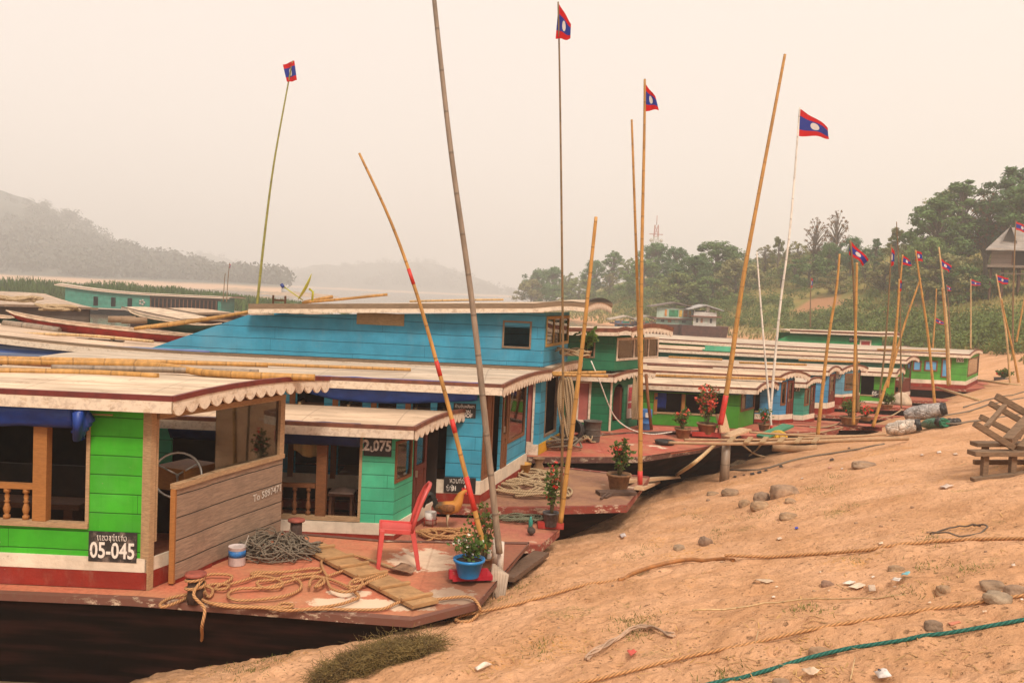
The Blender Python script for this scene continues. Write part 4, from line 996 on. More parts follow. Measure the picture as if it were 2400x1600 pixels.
def pole(label,pts,y,r0,r1,mat,flag=None,group='bamboo poles and flag poles on the boats',bands=(),name=None,ext=0.):
    P=[at_y(px,py,y) for px,py in pts]
    if ext: P[0]=P[0]+(P[0]-P[1]).normalized()*ext
    P=crom(P,.15); base=P[0]
    root=thing(name or ('flagpole' if flag else 'bamboo_pole'),label,'flagpole' if flag else 'bamboo pole',base,0,group)
    n=len(P); j=[r0+(r1-r0)*i/(n-1) for i in range(n)]
    po=MB().tube(P,j,8).build('pole',mat,root,base)
    for (f0,f1) in bands:
        i0,i1=int(f0*(n-1)),max(int(f0*(n-1))+1,int(f1*(n-1)))
        MB().tube(P[i0:i1+1],[a*1.06+.001 for a in j[i0:i1+1]],8).build('red_band',M_redt,po,base)
    if flag:
        TL,TR,BR,BL=[at_y(px,py,y) for px,py in flag]; w_=(TR-TL).length; G_=[]
        ph=random.uniform(0,6)
        for i in range(9):
            v=i/8; row=[]
            for k in range(15):
                u=k/14; q=TL.lerp(TR,u).lerp(BL.lerp(BR,u),v)
                q=q+Vector((0,w_*.13*u**.6*math.sin(u*7+ph+v*1.6),w_*.035*math.sin(u*6+ph)*u)); row.append(q)
            G_.append(row)
        m=MB(); vs=[q for r in G_ for q in r]; fs=[];uv=[]
        for i in range(8):
            for k in range(14):
                fs.append((i*15+k,i*15+k+1,(i+1)*15+k+1,(i+1)*15+k)); uv.append(tuple((kk/14,1-ii/8) for ii,kk in ((i,k),(i,k+1),(i+1,k+1),(i+1,k))))
        m.add(vs,fs,True,uv); m.build('flag',M_flag,root,base)
    return root
pole('stout grey weathered bamboo pole on the front boat tip rising past the picture',k_((1147,1270),(1118,1000),(1085,700),(1040,380),(1012,140),(985,-120)),9.3,.036,.022,M_bamg)
pole('orange bamboo pole with red painted bands leaning left from the front bow',k_((1113,1262),(1062,1060),(1020,895),(962,690),(900,515),(825,352)),9.1,.028,.012,M_bam,bands=((.13,.2),(.3,.345),(.455,.50),(.675,.71)))
pole('thin green bamboo flagpole with a small flag standing left of the dish',k_((590,705),(610,520),(630,370),(662,192),(672,140)),19.5,.032,.014,M_bamgr,flag=k_((676,139),(650,148),(656,193),(681,186))[:1]+k_((650,150),(660,190),(682,184)))
pole('thin dark flagpole with a flag near the top centre of the picture',k_((1288,1195),(1293,900),(1291,600),(1286,200),(1282,5)),12.2,.02,.011,M_bamd,flag=k_((1283,8),(1264,50),(1276,90),(1313,88))[0:1]+k_((1312,55),(1310,90),(1276,90)))
pole('thick golden bamboo pole leaning right before the blue two storey boat',k_((1287,1200),(1310,1020),(1338,790),(1369,498)),12.0,.036,.022,M_bam)
pole('tall bamboo flagpole with a torn flag at the bow of the light blue boat',k_((1470,1112),(1472,900),(1474,600),(1480,300),(1481,182)),13.6,.037,.018,M_bam,flag=k_((1480,190),(1505,222),(1514,252),(1482,256)),bands=((0,.06),))
pole('plain bamboo pole standing left of the torn flag',k_((1471,1095),(1469,850),(1462,600),(1451,275)),13.75,.03,.016,M_bam)
pole('tall golden bamboo pole leaning right above the red flowers',b2((590,1275),(640,1000),(715,480),(760,220))+k_((1803,125)),19.6,.06,.03,M_bam,bands=((0,.1),))
pole('shorter olive bamboo pole tied beside the tall leaning one',b2((615,1150),(655,900),(690,640),(735,400)),19.8,.04,.03,M_bamgr)
pole('white flagpole with a full spread flag right of centre',k_((1768,965),(1790,720),(1815,520),(1837,247)),22.2,.035,.02,M_whp,flag=k_((1838,250),(1902,292),(1908,316),(1835,313)))
pole('short bare white pole leaning left on the blue boat bow',k_((1772,985),(1760,850),(1749,720),(1738,578)),22.,.03,.018,M_whp,bands=((0,.06),))
pole('bare bamboo pole between the white poles and the large flag',b2((1155,1335),(1210,830),(1262,500),(1282,285)),21.5,.05,.025,M_bam)
pole('bamboo pole with the largest of the far flags, its disc facing out',b2((1388,1200),(1376,800),(1362,420),(1344,205)),23.,.045,.025,M_bamd,flag=b2((1344,208),(1450,315),(1425,350),(1336,288)))
pole('bare bamboo pole standing against the largest far flag',b2((1362,1275),(1375,700),(1383,335)),22.8,.045,.03,M_bam)
pole('thin pole with a limp dark red flag left of the cluster of flags',b2((1512,1120),(1545,830),(1568,520),(1582,232)),28,.035,.02,M_bamd,flag=b2((1580,235),(1600,270),(1597,350),(1573,362)))
pole('bamboo pole with a pale discoloured flag in the middle of the cluster',b2((1560,1060),(1600,780),(1628,520),(1648,288)),29,.045,.025,M_bam,flag=b2((1648,290),(1692,322),(1702,355),(1643,346)))
pole('leaning bamboo pole with a furled red flag low in the cluster',b2((1475,1287),(1545,1060),(1592,920),(1620,600),(1628,430)),24.5,.05,.025,M_bam,flag=b2((1626,432),(1642,440),(1640,500),(1618,508)))
pole('very tall thin bare pole topping the cluster of flags',b2((1640,1180),(1636,800),(1630,440),(1612,98)),30,.03,.015,M_bamd)
pole('leaning bamboo pole with a blue and red flag right of the cluster',b2((1835,1165),(1795,760),(1748,440),(1722,262)),31,.055,.03,M_bam,flag=b2((1720,265),(1757,275),(1767,328),(1722,325)))
pole('bare bamboo pole slanting across behind the leaning flag poles',b2((1590,935),(1660,690),(1752,425)),33,.05,.03,M_bam)
pole('bamboo flagpole whose flag shows a bright white disc',b2((1922,1045),(1905,700),(1880,430),(1858,245)),35,.055,.03,M_bamp,flag=b2((1868,310),(1930,355),(1918,392),(1872,362)))
pole('bare bamboo pole standing close beside the bright disc flag',b2((1910,1050),(1898,720),(1876,480)),35.3,.05,.03,M_bam)
pole('thin pole with a very small red flag above the hillside scrub',b2((1927,840),(1915,600),(1902,462)),58,.05,.03,M_bamd,flag=b2((1903,465),(1930,480),(1930,500),(1906,500)))
pole('short bamboo pole with a tiny flag half way up',b2((1822,835),(1836,650),(1844,485)),50,.055,.035,M_bam,flag=b2((1840,655),(1888,680),(1884,697),(1842,684)))
pole('pale pole with a small flag on the slope left of the stilt house',b2((2043,835),(2044,620),(2043,428)),57,.055,.035,M_bamp,flag=b2((2043,430),(2102,452),(2095,470),(2046,468)))
pole('bamboo pole leaning left with a pinkish flag under the stilt house',b2((2272,1035),(2250,760),(2215,540),(2190,402)),39,.05,.03,M_bamp,flag=b2((2190,405),(2266,428),(2254,464),(2197,448)))
pole('tall pole with a flag in front of the stilt house roof',b2((2287,842),(2290,500),(2304,92)),50,.06,.03,M_bamd,flag=b2((2303,95),(2380,130),(2380,165),(2303,145)))
pole('red wrapped pole with a furled flag on the far slope',b2((1112,712),(1113,560),(1115,418)),75,.07,.04,M_bamd,flag=b2((1112,420),(1127,430),(1124,480),(1110,486)))
pole('bare bamboo pole at the right edge leaning left over the last bow',b2((2325,1050),(2290,860),(2240,640),(2222,545)),38,.055,.03,M_bam)
pole('bare bamboo pole leaning right at the right edge of the bank',b2((2308,795),(2340,620),(2362,500)),44,.05,.03,M_bam)
# ------------------------------------------------------------------ things on the decks, roofs and the sand
M_rope=ropemat('tan_rope',(.52,.265,.115)); M_ropeg=ropemat('green_rope',(.03,.14,.11)); M_ropegr=ropemat('grey_rope',(.24,.19,.14)); M_ropep=ropemat('pale_rope',(.48,.34,.2))
M_clay=plain('clay_pot',(.27,.14,.065),.8,.4,9.); M_leaf=leafmat('pot_leaves',(.085,.15,.03),.5,.25); M_stem=plain('stem',(.14,.11,.05),.8)
M_flr=plain('red_blossom',(.75,.045,.03),.6,.2); M_flp=plain('coral_blossom',(.78,.12,.07),.6,.2); M_flw=plain('white_blossom',(.8,.75,.66),.6,.1)
def rope(label,P,r,mat,step=.03,group=None,name='rope',cat='rope',lobes=0,pitch=.1,n=7):
    Q=crom(P,step); o=Q[0]
    m=MB().tube(Q,r,n if not lobes else 12,True,lobes,pitch).build(name,mat,None,o); return tag(m,label,cat,group)
def drape(pts,h,step=.12):
    """ground-hugging points"""
    out=[]
    Q=crom([G(*p) for p in pts],step)
    Q=[sum(Q[i-min(3,i,len(Q)-1-i):i+min(3,i,len(Q)-1-i)+1],Vector())/(2*min(3,i,len(Q)-1-i)+1) for i in range(len(Q))]
    Z=[ground(q.x,q.y) for q in Q]; k=4
    for i,q in enumerate(Q):
        w=Z[max(0,i-k):i+k+1]; out.append(Vector((q.x,q.y,max(Z[i]-h*.5,sum(w)/len(w)+.008)+h)))
    return out
DZ=1.006
def dk(pts,z=DZ,j=.012):
    return [at_z(x,y,z+random.uniform(0,j)) for x,y in pts]
# --- front deck ropes
R=.015; gro='tan ropes lying loose on the front deck'
bol=at_z(457,1412,1.0)
wrap=[bol+Vector((.085*math.cos(a),.085*math.sin(a),.10+.012*a)) for a in [k*.5 for k in range(26)]]
rim=at_z(*a3((425,778))[0],1.02); dn=G(*a3((383,1078))[0])
rope('tan rope wound on the near bollard and hanging down to the sand',wrap+[bol+Vector((.04,-.16,.14)),rim+Vector((0,-.02,.03)),rim+Vector((-.005,-.06,-.12)),rim.lerp(dn,.5)+Vector((0,.02,0)),dn+Vector((0,0,.02)),dn+Vector((-.25,-.1,.01))],R,M_rope)
lp=lambda *q:dk(a3(*q),DZ+R,.03)
p_=lp((340,640),(330,700),(200,755),(180,738),(240,706),(350,690),(450,735),(560,755),(740,760),(860,775),(1050,768),(1250,772),(1400,768),(1480,735),(1560,712),(1700,714),(1840,700),(1905,712))
p_+=[at_z(*a3((1940,760))[0],1.0),at_z(*a3((1935,790))[0],.93)]
sandA=drape(a3((1890,835),(1830,850),(1775,848),(1790,832),(1850,822),(1940,798),(2100,765),(2352,702))+b4((60,852),(160,836)),.014)
rope('tan mooring rope from the near bollard over the bow and across the sand',p_+sandA,R,M_rope)
rope('tan rope in wide slack loops in the middle of the front deck',lp((450,735),(640,752),(880,758),(905,742),(850,735),(825,757),(870,775),(1000,765),(1150,745),(1240,718),(1272,695),(1200,640),(1100,600),(1000,590),(900,612),(760,650),(620,655),(560,676),(555,702),(600,720),(700,718),(850,700),(930,672),(957,640),(940,610),(905,592),(920,576),(1000,582),(1060,590)),R,M_rope,group=gro)
rope('tan rope in small tight loops beside the near bollard',lp((405,600),(450,577),(560,580),(567,605),(500,640),(480,660),(540,655),(552,636),(480,630),(420,650),(440,700),(460,690),(465,660),(430,640)),R,M_rope,group=gro)
rope('tan rope lying in crossed loops behind the wide slack loops',lp((560,632),(640,610),(720,587),(800,597),(850,620),(840,645),(760,652),(715,635),(720,615),(800,608),(860,590),(960,578),(1050,567),(1070,547),(1000,545),(900,560),(800,565),(720,563),(680,572),(690,580),(760,570),(850,572)),R,M_rope,group=gro)
rope('tan rope arching from the gangboard to the shovel',lp((1100,592),(1072,540),(1070,503),(1130,477),(1250,475),(1340,497)),R,M_rope,group=gro)
rope('short tan rope end crossing the gangboard',lp((1098,588),(1200,552),(1290,522),(1322,508),(1318,530),(1280,537)),R,M_rope,group=gro)
rope('tan rope looped over the lower half of the gangboard',[q+Vector((0,0,.03)) for q in lp((1000,660),(1005,628),(1035,610),(1072,615),(1078,640),(1030,665),(1085,612),(1120,670),(1200,690),(1270,670),(1292,640),(1270,615),(1230,632),(1222,660),(1280,655),(1350,625),(1425,592),(1400,588),(1330,612),(1240,640))],R,M_rope,group=gro)
# --- gangboard with cleats on deck
A_,B_=at_z(*a3((1005,432))[0],DZ),at_z(*a3((1640,762))[0],DZ)
ax=(B_-A_); Lg=ax.length; ax.normalize(); sd_=Vector((-ax.y,ax.x,0))
t_=thing('gangboard','narrow plank gangboard with nailed cleats lying across the front deck','gangboard',A_)
m=MB(); m.beam((0,0,.035),ax*Lg+Vector((0,0,.035)),.30,.035); m.build('plank',wood('gang_wood',(.40,.225,.10),9.,.8,.5),t_)
for f in (.1,.28,.42,.58,.76,.93):
    MB().beam(ax*Lg*f-sd_*.17+Vector((0,0,.068)),ax*Lg*(f+.01)+sd_*.17+Vector((0,0,.068)),.05,.03).build('cleat',wood('cleat_wood',(.42,.23,.10),9.,.8,.4),t_,bevel=.006)
# --- shovel
a,bb_=at_z(*a3((1275,480))[0],DZ+.02),at_z(*a3((1460,540))[0],DZ+.02)
t_=thing('shovel','old shovel with a dented blade lying under the red chair','shovel',a); MB().tube([(0,0,0),bb_-a],.016,8).build('handle',M_ply,t_)
P=[]; d=(bb_-a).normalized(); s_=Vector((-d.y,d.x,0)); o=bb_-a
for i in range(6):
    f=i/5; wd=.12*(1-.55*f**3); P.append([o+d*(.28*f)+s_*(wd*(k/3-1))+Vector((0,0,.03*abs(k/3-1)**2+.01*math.sin(f*3))) for k in range(7)])
x=MB().sheet(P).build('blade',plain('rusty_blade',(.30,.17,.10),.6,.5,12.),t_); x.modifiers.new('s','SOLIDIFY').thickness=.004
# --- red plastic chair
def chair():
    # seat height .43, width .44; faces left along -x after placing
    c=at_z(912,1330,1.0); t_=thing('plastic_chair','red moulded plastic garden chair standing on the front deck','chair',(c.x+.06,c.y+.16,1.002),math.radians(188)); t_.scale=(.84,.95,.98)
    m_=plain('red_plastic',(.55,.075,.065),.38,.12,5.); W=.21
    P=[]
    for i in range(11):
        x=.23-.44*i/10; row=[]
        for k in range(11):
            y=-W+2*W*k/10; row.append((x,y*(1-.06*i/10),.435-.02*math.cos(y/W*1.3)+(.0 if i else -.012)-.02*max(0,i-2)/8))
        P.append(row)
    st=MB().sheet(P,.012); 
    for s in (-1,1): st.beam((.235,s*.2,.42),(-.21,s*.19,.40),.02,.05)
    st.beam((.235,-.2,.42),(.235,.2,.42),.02,.045); st.build('seat',m_,t_,bevel=.004)
    bk=MB()
    def bp(y,z): # back surface point
        f=(z-.42)/.47; return Vector((-.20-.14*f-.05*f*f+.05*(y/W)**2*(.5+f*.3),y,z))
    for s in (-1,1):
        bk.tube([bp(s*W*.92,.40),bp(s*W*.97,.55),bp(s*W*.95,.70),bp(s*W*.8,.83),bp(s*W*.45,.895),bp(0,.905)],.024,8)
    for y in (-.6,-.3,0,.3,.6): bk.sheet([[bp(W*y-.019,z),bp(W*y+.019,z)] for z in (.43,.52,.61,.70,.78,.84 if abs(y)>.5 else .885)],.006)
    bk.sheet([[bp(W*(k/6-1)*.93,z) for k in range(13)] for z in (.41,.44,.47)],.008); bk.sheet([[bp(W*(k/6-1)*.62,z) for k in range(13)] for z in (.84,.865,.89)],.008)
    b_=bk.build('backrest',m_,t_); b_.modifiers.new('s','SOLIDIFY').thickness=.006
    for s in (-1,1):
        for (x0,z0,x1,w0) in ((.22,.43,.245,.052),(-.20,.43,-.27,.05)):
            lg=MB()
            for rr in range(1): 
                lg.loft([[(x0-w0,s*.2-.018,z0),(x0+.012,s*.2-.018,z0),(x0+.012,s*.2+.018,z0),(x0-w0,s*.2+.018,z0)] if x0>0 else [(x0-.012,s*.19-.018,z0),(x0+w0,s*.19-.018,z0),(x0+w0,s*.19+.018,z0),(x0-.012,s*.19+.018,z0)],
                  [(x1-.032,s*.235-.018,0),(x1+.018,s*.235-.018,0),(x1+.018,s*.235+.018,0),(x1-.032,s*.235+.018,0)]],True,False)
            lg.build('leg',m_,t_,bevel=.006)
chair()
# --- paint can with stick
q=at_z(*a3((600,522))[0],1.0); t_=thing('paint_can','dirty white and blue paint can with a stirring stick by the plank front','can',q)
MB().lathe([(.088,0),(.09,.005),(.088,.19),(.094,.2),(.09,.2),(.085,.186)],20).build('tin',plain('can_white',(.55,.46,.44),.5,.3,9.),t_)
MB().lathe([(.0895,.09),(.0895,.16)],20).build('label_band',plain('can_blue',(.02,.15,.42),.5,.6,16.),t_); MB().lathe([(.08,.17),(.001,.171)],16).build('paint',plain('paint_green',(.01,.16,.08),.3),t_)
MB().beam((.02,0,.03),(.11,.02,.31),.025,.008).build('stick',M_whp,t_); MB().tube([(.092*math.cos(a),.092*math.sin(a),.19-.09*math.sin(a)) for a in np.linspace(0,PI,12)],.003,5).build('handle',M_ropegr,t_)
# --- wire tangle
c=at_z(*a3((810,470))[0],1.0); P=[]
for i in range(420):
    a=i*.37+random.uniform(-.25,.25); r_=random.uniform(.25,1.); h=abs(random.gauss(.11,.07))*(1.15-r_*.6)+.012
    P.append(c+Vector((.52*r_*math.cos(a)+.05*math.sin(i*.05),.36*r_*math.sin(a)+.05*math.cos(i*.031),h)))
rope('grey tangle of old cable heaped beside the far bollard',P,.008,M_ropegr,.05,name='cable_tangle',cat='cable',n=5)
# --- plank sticking from the bow onto the sand
a,bb_=at_z(1185,1345,.98),G(1268,1312)+Vector((0,0,.07)); m=MB().beam(a+Vector((0,0,-.05)),bb_+Vector((0,0,.02)),.20,.05).build('bow_plank',wood('old_plank',(.14,.08,.05)),None,a); tag(m,'dark weathered plank sticking out past the front bow onto the sand','plank')
# rags on the bow posts
q=at_z(1168,1345,1.05); P=[q+Vector((.02*math.sin(i*2.1),.02*math.cos(i*1.7),.16-.028*i)) for i in range(14)]
rope('dirty white rag tied round the bow posts and hanging over the edge',P,[.045,.05,.055,.05,.035,.03,.03,.028,.025,.02,.02,.018,.012,.01]+[.01]*0,cloth('rag',(.42,.32,.24),.9),.4,name='rag',cat='rag') if False else None
m=MB(); 
for k in range(6): m.tube([q+Vector((.02*k-.05,-.03+.01*k,.12-.02*k)),q+Vector((.03*k-.06,-.06,.02)),q+Vector((.02*k-.04,-.07+.012*k,-.14-.03*k)),q+Vector((.02*k-.05+.03*math.sin(k),-.07,-.26-.03*(k%3)))],[.018,.022,.016,.006],7)
tag(m.build('rag',cloth('rag',(.42,.32,.24),.9),None,q),'dirty white rag tied round the bow posts and hanging over the edge','rag')
# --- potted plants
def potted(label,base,rb,rt,h,ph,spread,nleaf,nfl,mat,fl=None,dark=None,group='potted flowering plants on the bows',leafs=.045,stems=6,white=0,rim=True,fls=.03,seed=0,cat='potted plant',tall=0,cact=False):
    rd=random.Random(seed+nleaf); t_=thing('potted_plant',label,cat,base,0,group)
    pr=[(rb,0),(rb*1.02,.004),(rt*.97,h*.84)]+([(rt*1.06,h*.85),(rt*1.08,h),(rt*.95,h)] if rim else [(rt,h),(rt*.94,h)])+[(rt*.9,h*.86)]
    MB().lathe(pr,20).build('pot',mat,t_); MB().lathe([(rt*.92,h*.86),(.001,h*.88)],14).build('soil',plain('soil',(.06,.035,.02),.95),t_)
    st=MB(); tips=[]
    for i in range(stems):
        a=rd.uniform(0,2*PI); r_=spread*rd.uniform(.2,1); hh=ph*rd.uniform(.55,1.); x,y=r_*math.cos(a),r_*math.sin(a)
        pts=[(x*.15,y*.15,h*.85),(x*.45,y*.45,h+hh*.4),(x*.8,y*.8,h+hh*.75),(x,y,h+hh)]
        st.tube(crom(pts,.08),[.011 if cact else .006,.004],6); tips.append([Vector(p) for p in crom(pts,.05)])
    st.build('stems',M_stem,t_)
    V=[]
    for i in range(nleaf):
        s=rd.choice(tips); f=rd.uniform(.25,1.)**.8; p=s[min(len(s)-1,int(f*len(s)))]+Vector((rd.gauss(0,.035),rd.gauss(0,.035),rd.gauss(0,.03)))
        d=Vector((rd.gauss(0,1),rd.gauss(0,1),rd.gauss(.35,.6))).normalized(); n_=d.cross(Vector((rd.gauss(0,1),rd.gauss(0,1),rd.gauss(0,1)))).normalized(); l=leafs*rd.uniform(.6,1.4)
        V+= [p,p+d*l*.5+n_*l*.3,p+d*l,p+d*l*.5-n_*l*.3]
    quads('leaves',[tuple(v) for v in V],M_leaf,t_)
    if nfl:
        V=[]
        for i in range(nfl):
            s=rd.choice(tips); p=s[-1-rd.randint(0,min(len(s)-1,int(len(s)*.5)))]+Vector((rd.gauss(0,.04),rd.gauss(0,.04),rd.gauss(.02,.03)))
            for k in range(5):
                d=Vector((rd.gauss(0,1),rd.gauss(0,1),rd.gauss(.2,.7))).normalized(); n_=d.cross(Vector((rd.gauss(0,1),rd.gauss(0,1),rd.gauss(0,1)))).normalized(); l=fls*rd.uniform(.7,1.2)
                V+=[p-d*l*.2,p+d*l*.5+n_*l*.5,p+d*l,p+d*l*.5-n_*l*.5]
        quads('blossoms',[tuple(v) for v in V],fl or M_flr,t_)
    return t_
q=at_z(1098,1350,1.09); pt=potted('bright blue plastic pot of small white and red flowers on the front bow',q,.105,.155,.19,.2,.17,330,16,plain('blue_plastic',(.01,.20,.52),.35,.15,8.),M_flw,stems=14,leafs=.05,fls=.022)
q=at_z(1135,1330,1.03); potted('leggy euphorbia with red flowers in a hidden pot behind the blue pot',q,.07,.09,.12,.62,.2,260,16,M_clay,M_flr,stems=9,leafs=.055,cact=True,seed=3,fls=.03)
q=at_z(1290,1232,.79); potted('tall red flowered plant in a dark can on the second boat bow',q,.09,.11,.2,.72,.13,300,18,plain('dark_can',(.10,.09,.09),.5,.5,20.),M_flr,stems=8,leafs=.06,cact=True,fls=.035,seed=9)
q=at_z(1449,1146,.93); potted('clay pot with a tall leafy euphorbia on the light blue boat bow',q,.14,.19,.26,.55,.2,330,9,M_clay,M_flr,stems=9,leafs=.075,cact=True,fls=.05,seed=4)
q=at_z(1600,1026,1.0); potted('clay pot of leafy stems with a few red blooms on the red deck',q,.13,.18,.22,.42,.22,420,22,M_clay,M_flp,stems=12,leafs=.06,fls=.05,seed=5)
q=at_z(1656,1016,1.085); potted('large bush of coral red flowers in a clay pot on a red stand',q,.16,.22,.24,.85,.27,560,120,M_clay,M_flp,stems=18,leafs=.065,fls=.055,seed=6)
q=at_z(1790,1008,1.0); potted('thin leafy plant in a small pot on the blue boat bow',q,.10,.14,.16,.36,.15,220,4,M_clay,M_flr,stems=8,leafs=.06,fls=.04,seed=7)
q=at_z(1991,994,.85); potted('wide bushy plant in a clay pot behind the pale blue boat',q,.2,.26,.22,.46,.32,620,10,M_clay,M_flr,stems=18,leafs=.07,fls=.05,seed=8)
q=at_z(2028,985,.8); potted('low clump of red flowers beside the wide bushy plant',q,.14,.18,.12,.25,.22,220,40,M_clay,M_flr,stems=14,leafs=.07,fls=.055,seed=10)
q=at_z(2078,958,.8); potted('green leafy plant on the bow of the open sided green boat',q,.16,.2,.16,.3,.26,380,0,M_clay,None,stems=14,leafs=.08,seed=11)
q=at_z(2350,895,.95); potted('dark tray of leafy plants on the farthest bow',q,.36,.4,.2,.36,.4,420,8,plain('dark_can',(.10,.09,.09),.5,.5,20.),M_flr,stems=12,leafs=.13,fls=.1,seed=12,rim=False)
# red stand under the coral bush
q=at_z(1660,1024,1.0); m=MB(); m.box(q+Vector((-.1,0,.06)),(.62,.4,.05)); m.box(q+Vector((.22,-.1,.16)),(.07,.09,.34)); m.box(q+Vector((-.1,-.2,.09)),(.62,.04,.10)); tag(m.build('plant_stand',paint('stand_red',(.40,.03,.02),0.,.3,.3),None,q),'low red painted plant stand under the coral flowers','plant stand')
# red tray and bits on second boat bow
q=at_z(1290,1236,.75); m=MB(); m.box(q+Vector((.0,.05,.025)),(.36,.3,.035)); m.box(q+Vector((0,-.09,.06)),(.36,.03,.07)); tag(m.build('plant_tray',paint('stand_red',(.40,.03,.02),0.,.3,.3),None,q),'small red tray holding the plant on the second boat bow','tray')
q=at_z(1243,1240,.755); tag(MB().lathe([(.03,0),(.032,.12),(.015,.15),(.015,.18)],12,q).build('bottle',plain('bottle_teal',(.03,.25,.2),.3),None),'small green bottle standing on the second boat deck','bottle')
q=at_z(1245,1253,.755); m=MB(); m.loft([[(q+Vector((.055*math.cos(a)*s,.055*math.sin(a)*s,z))) for a in [k*PI/6 for k in range(12)]] for s,z in ((.3,0),(1,.04),(1,.08),(.3,.115))]); tag(m.build('coconut_shell',plain('dark_husk',(.07,.05,.04),.9,.5,20.),None),'dark round husk lying on the second boat deck','husk')
q=at_z(1008,1232,.75); t_=thing('plastic_cup','white plastic beaker with a red wire rack behind the chair','beaker',q); MB().lathe([(.07,.04),(.085,.2),(.08,.2),(.066,.05)],16).build('beaker',plain('white_plastic',(.7,.62,.58),.4,.1),t_); 
m=MB(); 
for k in range(4): a=k*PI/2+.5; m.tube([(.09*math.cos(a),.09*math.sin(a),0),(.085*math.cos(a),.085*math.sin(a),.13)],.006,6)
m.tube([(.09*math.cos(a),.09*math.sin(a),.1) for a in np.linspace(0,2*PI,16)],.006,6,False); m.build('wire_rack',plain('red_wire',(.3,.03,.02),.5),t_)
# ropes on boats 2, 3, 4
def coil(label,c,rx,ry,n,mat,r=.015,hz=.05,seed=1,**kw):
    rd=random.Random(seed); P=[]
    for i in range(n*9):
        a=i*2*PI/9; f=rd.uniform(.45,1.12); P.append(Vector(c)+Vector((rx*f*math.cos(a)+rx*.3*math.sin(i*.23),ry*f*math.sin(a)+ry*.25*math.cos(i*.17),r+hz*rd.random()+rd.uniform(0,.012))))
    return rope(label,P,r,mat,.05,**kw)
coil('tan rope coil in front of the rooster on the second boat',at_z(1040,1258,.755),.34,.22,6,M_rope,seed=2)
rope('loose tan rope end lying on the second boat deck',dk(a3((1500,392),(1540,400),(1640,395),(1700,370),(1790,330),(1870,320)),.775),.015,M_rope)
coil('grey green rope coil at the middle of the second boat bow',at_z(1215,1220,.755),.32,.2,5,ropemat('grey_green_rope',(.17,.17,.11)),seed=3)
coil('large tan rope coil on the light blue boat bow',at_z(1230,1150,.905),.62,.5,8,M_ropep,.019,.08,seed=4)
coil('small tan rope heap beside the yellow basket',at_z(1245,1118,.905),.35,.25,5,M_ropep,.018,.08,seed=14)
q=at_z(1223,1112,.905); tag(MB().lathe([(.12,0),(.16,.2),(.165,.2),(.15,.19),(.115,.02)],16,q).build('basket',plain('yellow_plastic',(.62,.33,.08),.5,.2),None),'yellow plastic tub standing beside the light blue cabin','tub')
q=at_z(1262,1106,.905); tag(MB().lathe([(.09,0),(.1,.08),(.06,.16),(.1,.24),(.11,.25)],16,q).build('clay_jar',M_clay,None),'small red clay jar with a flared mouth on the blue bow','jar')
for i,(x,y,l) in enumerate(((1440,1150,'rounded grey stone resting behind the leafy euphorbia pot'),)):
    pass
q=at_z(1440,1156,.9); m=MB(); m.box(q+Vector((.02,-.05,.03)),(.62,.22,.05),Matrix.Rotation(.25,3,'Z')); tag(m.build('slab',wood('dark_slab',(.12,.07,.05)),None,q),'dark wooden slab under the euphorbia pot','slab')
m=MB(); 
for (a,c) in (((1420,1165),(1445,1150)),((1408,1168),(1432,1150))): m.beam(at_z(*a,.92),at_z(*c,.95),.03,.03)
tag(m.build('tongs',wood('dark_slab',(.12,.07,.05)),None,q),'pair of dark sticks leaning beside the euphorbia pot','sticks')
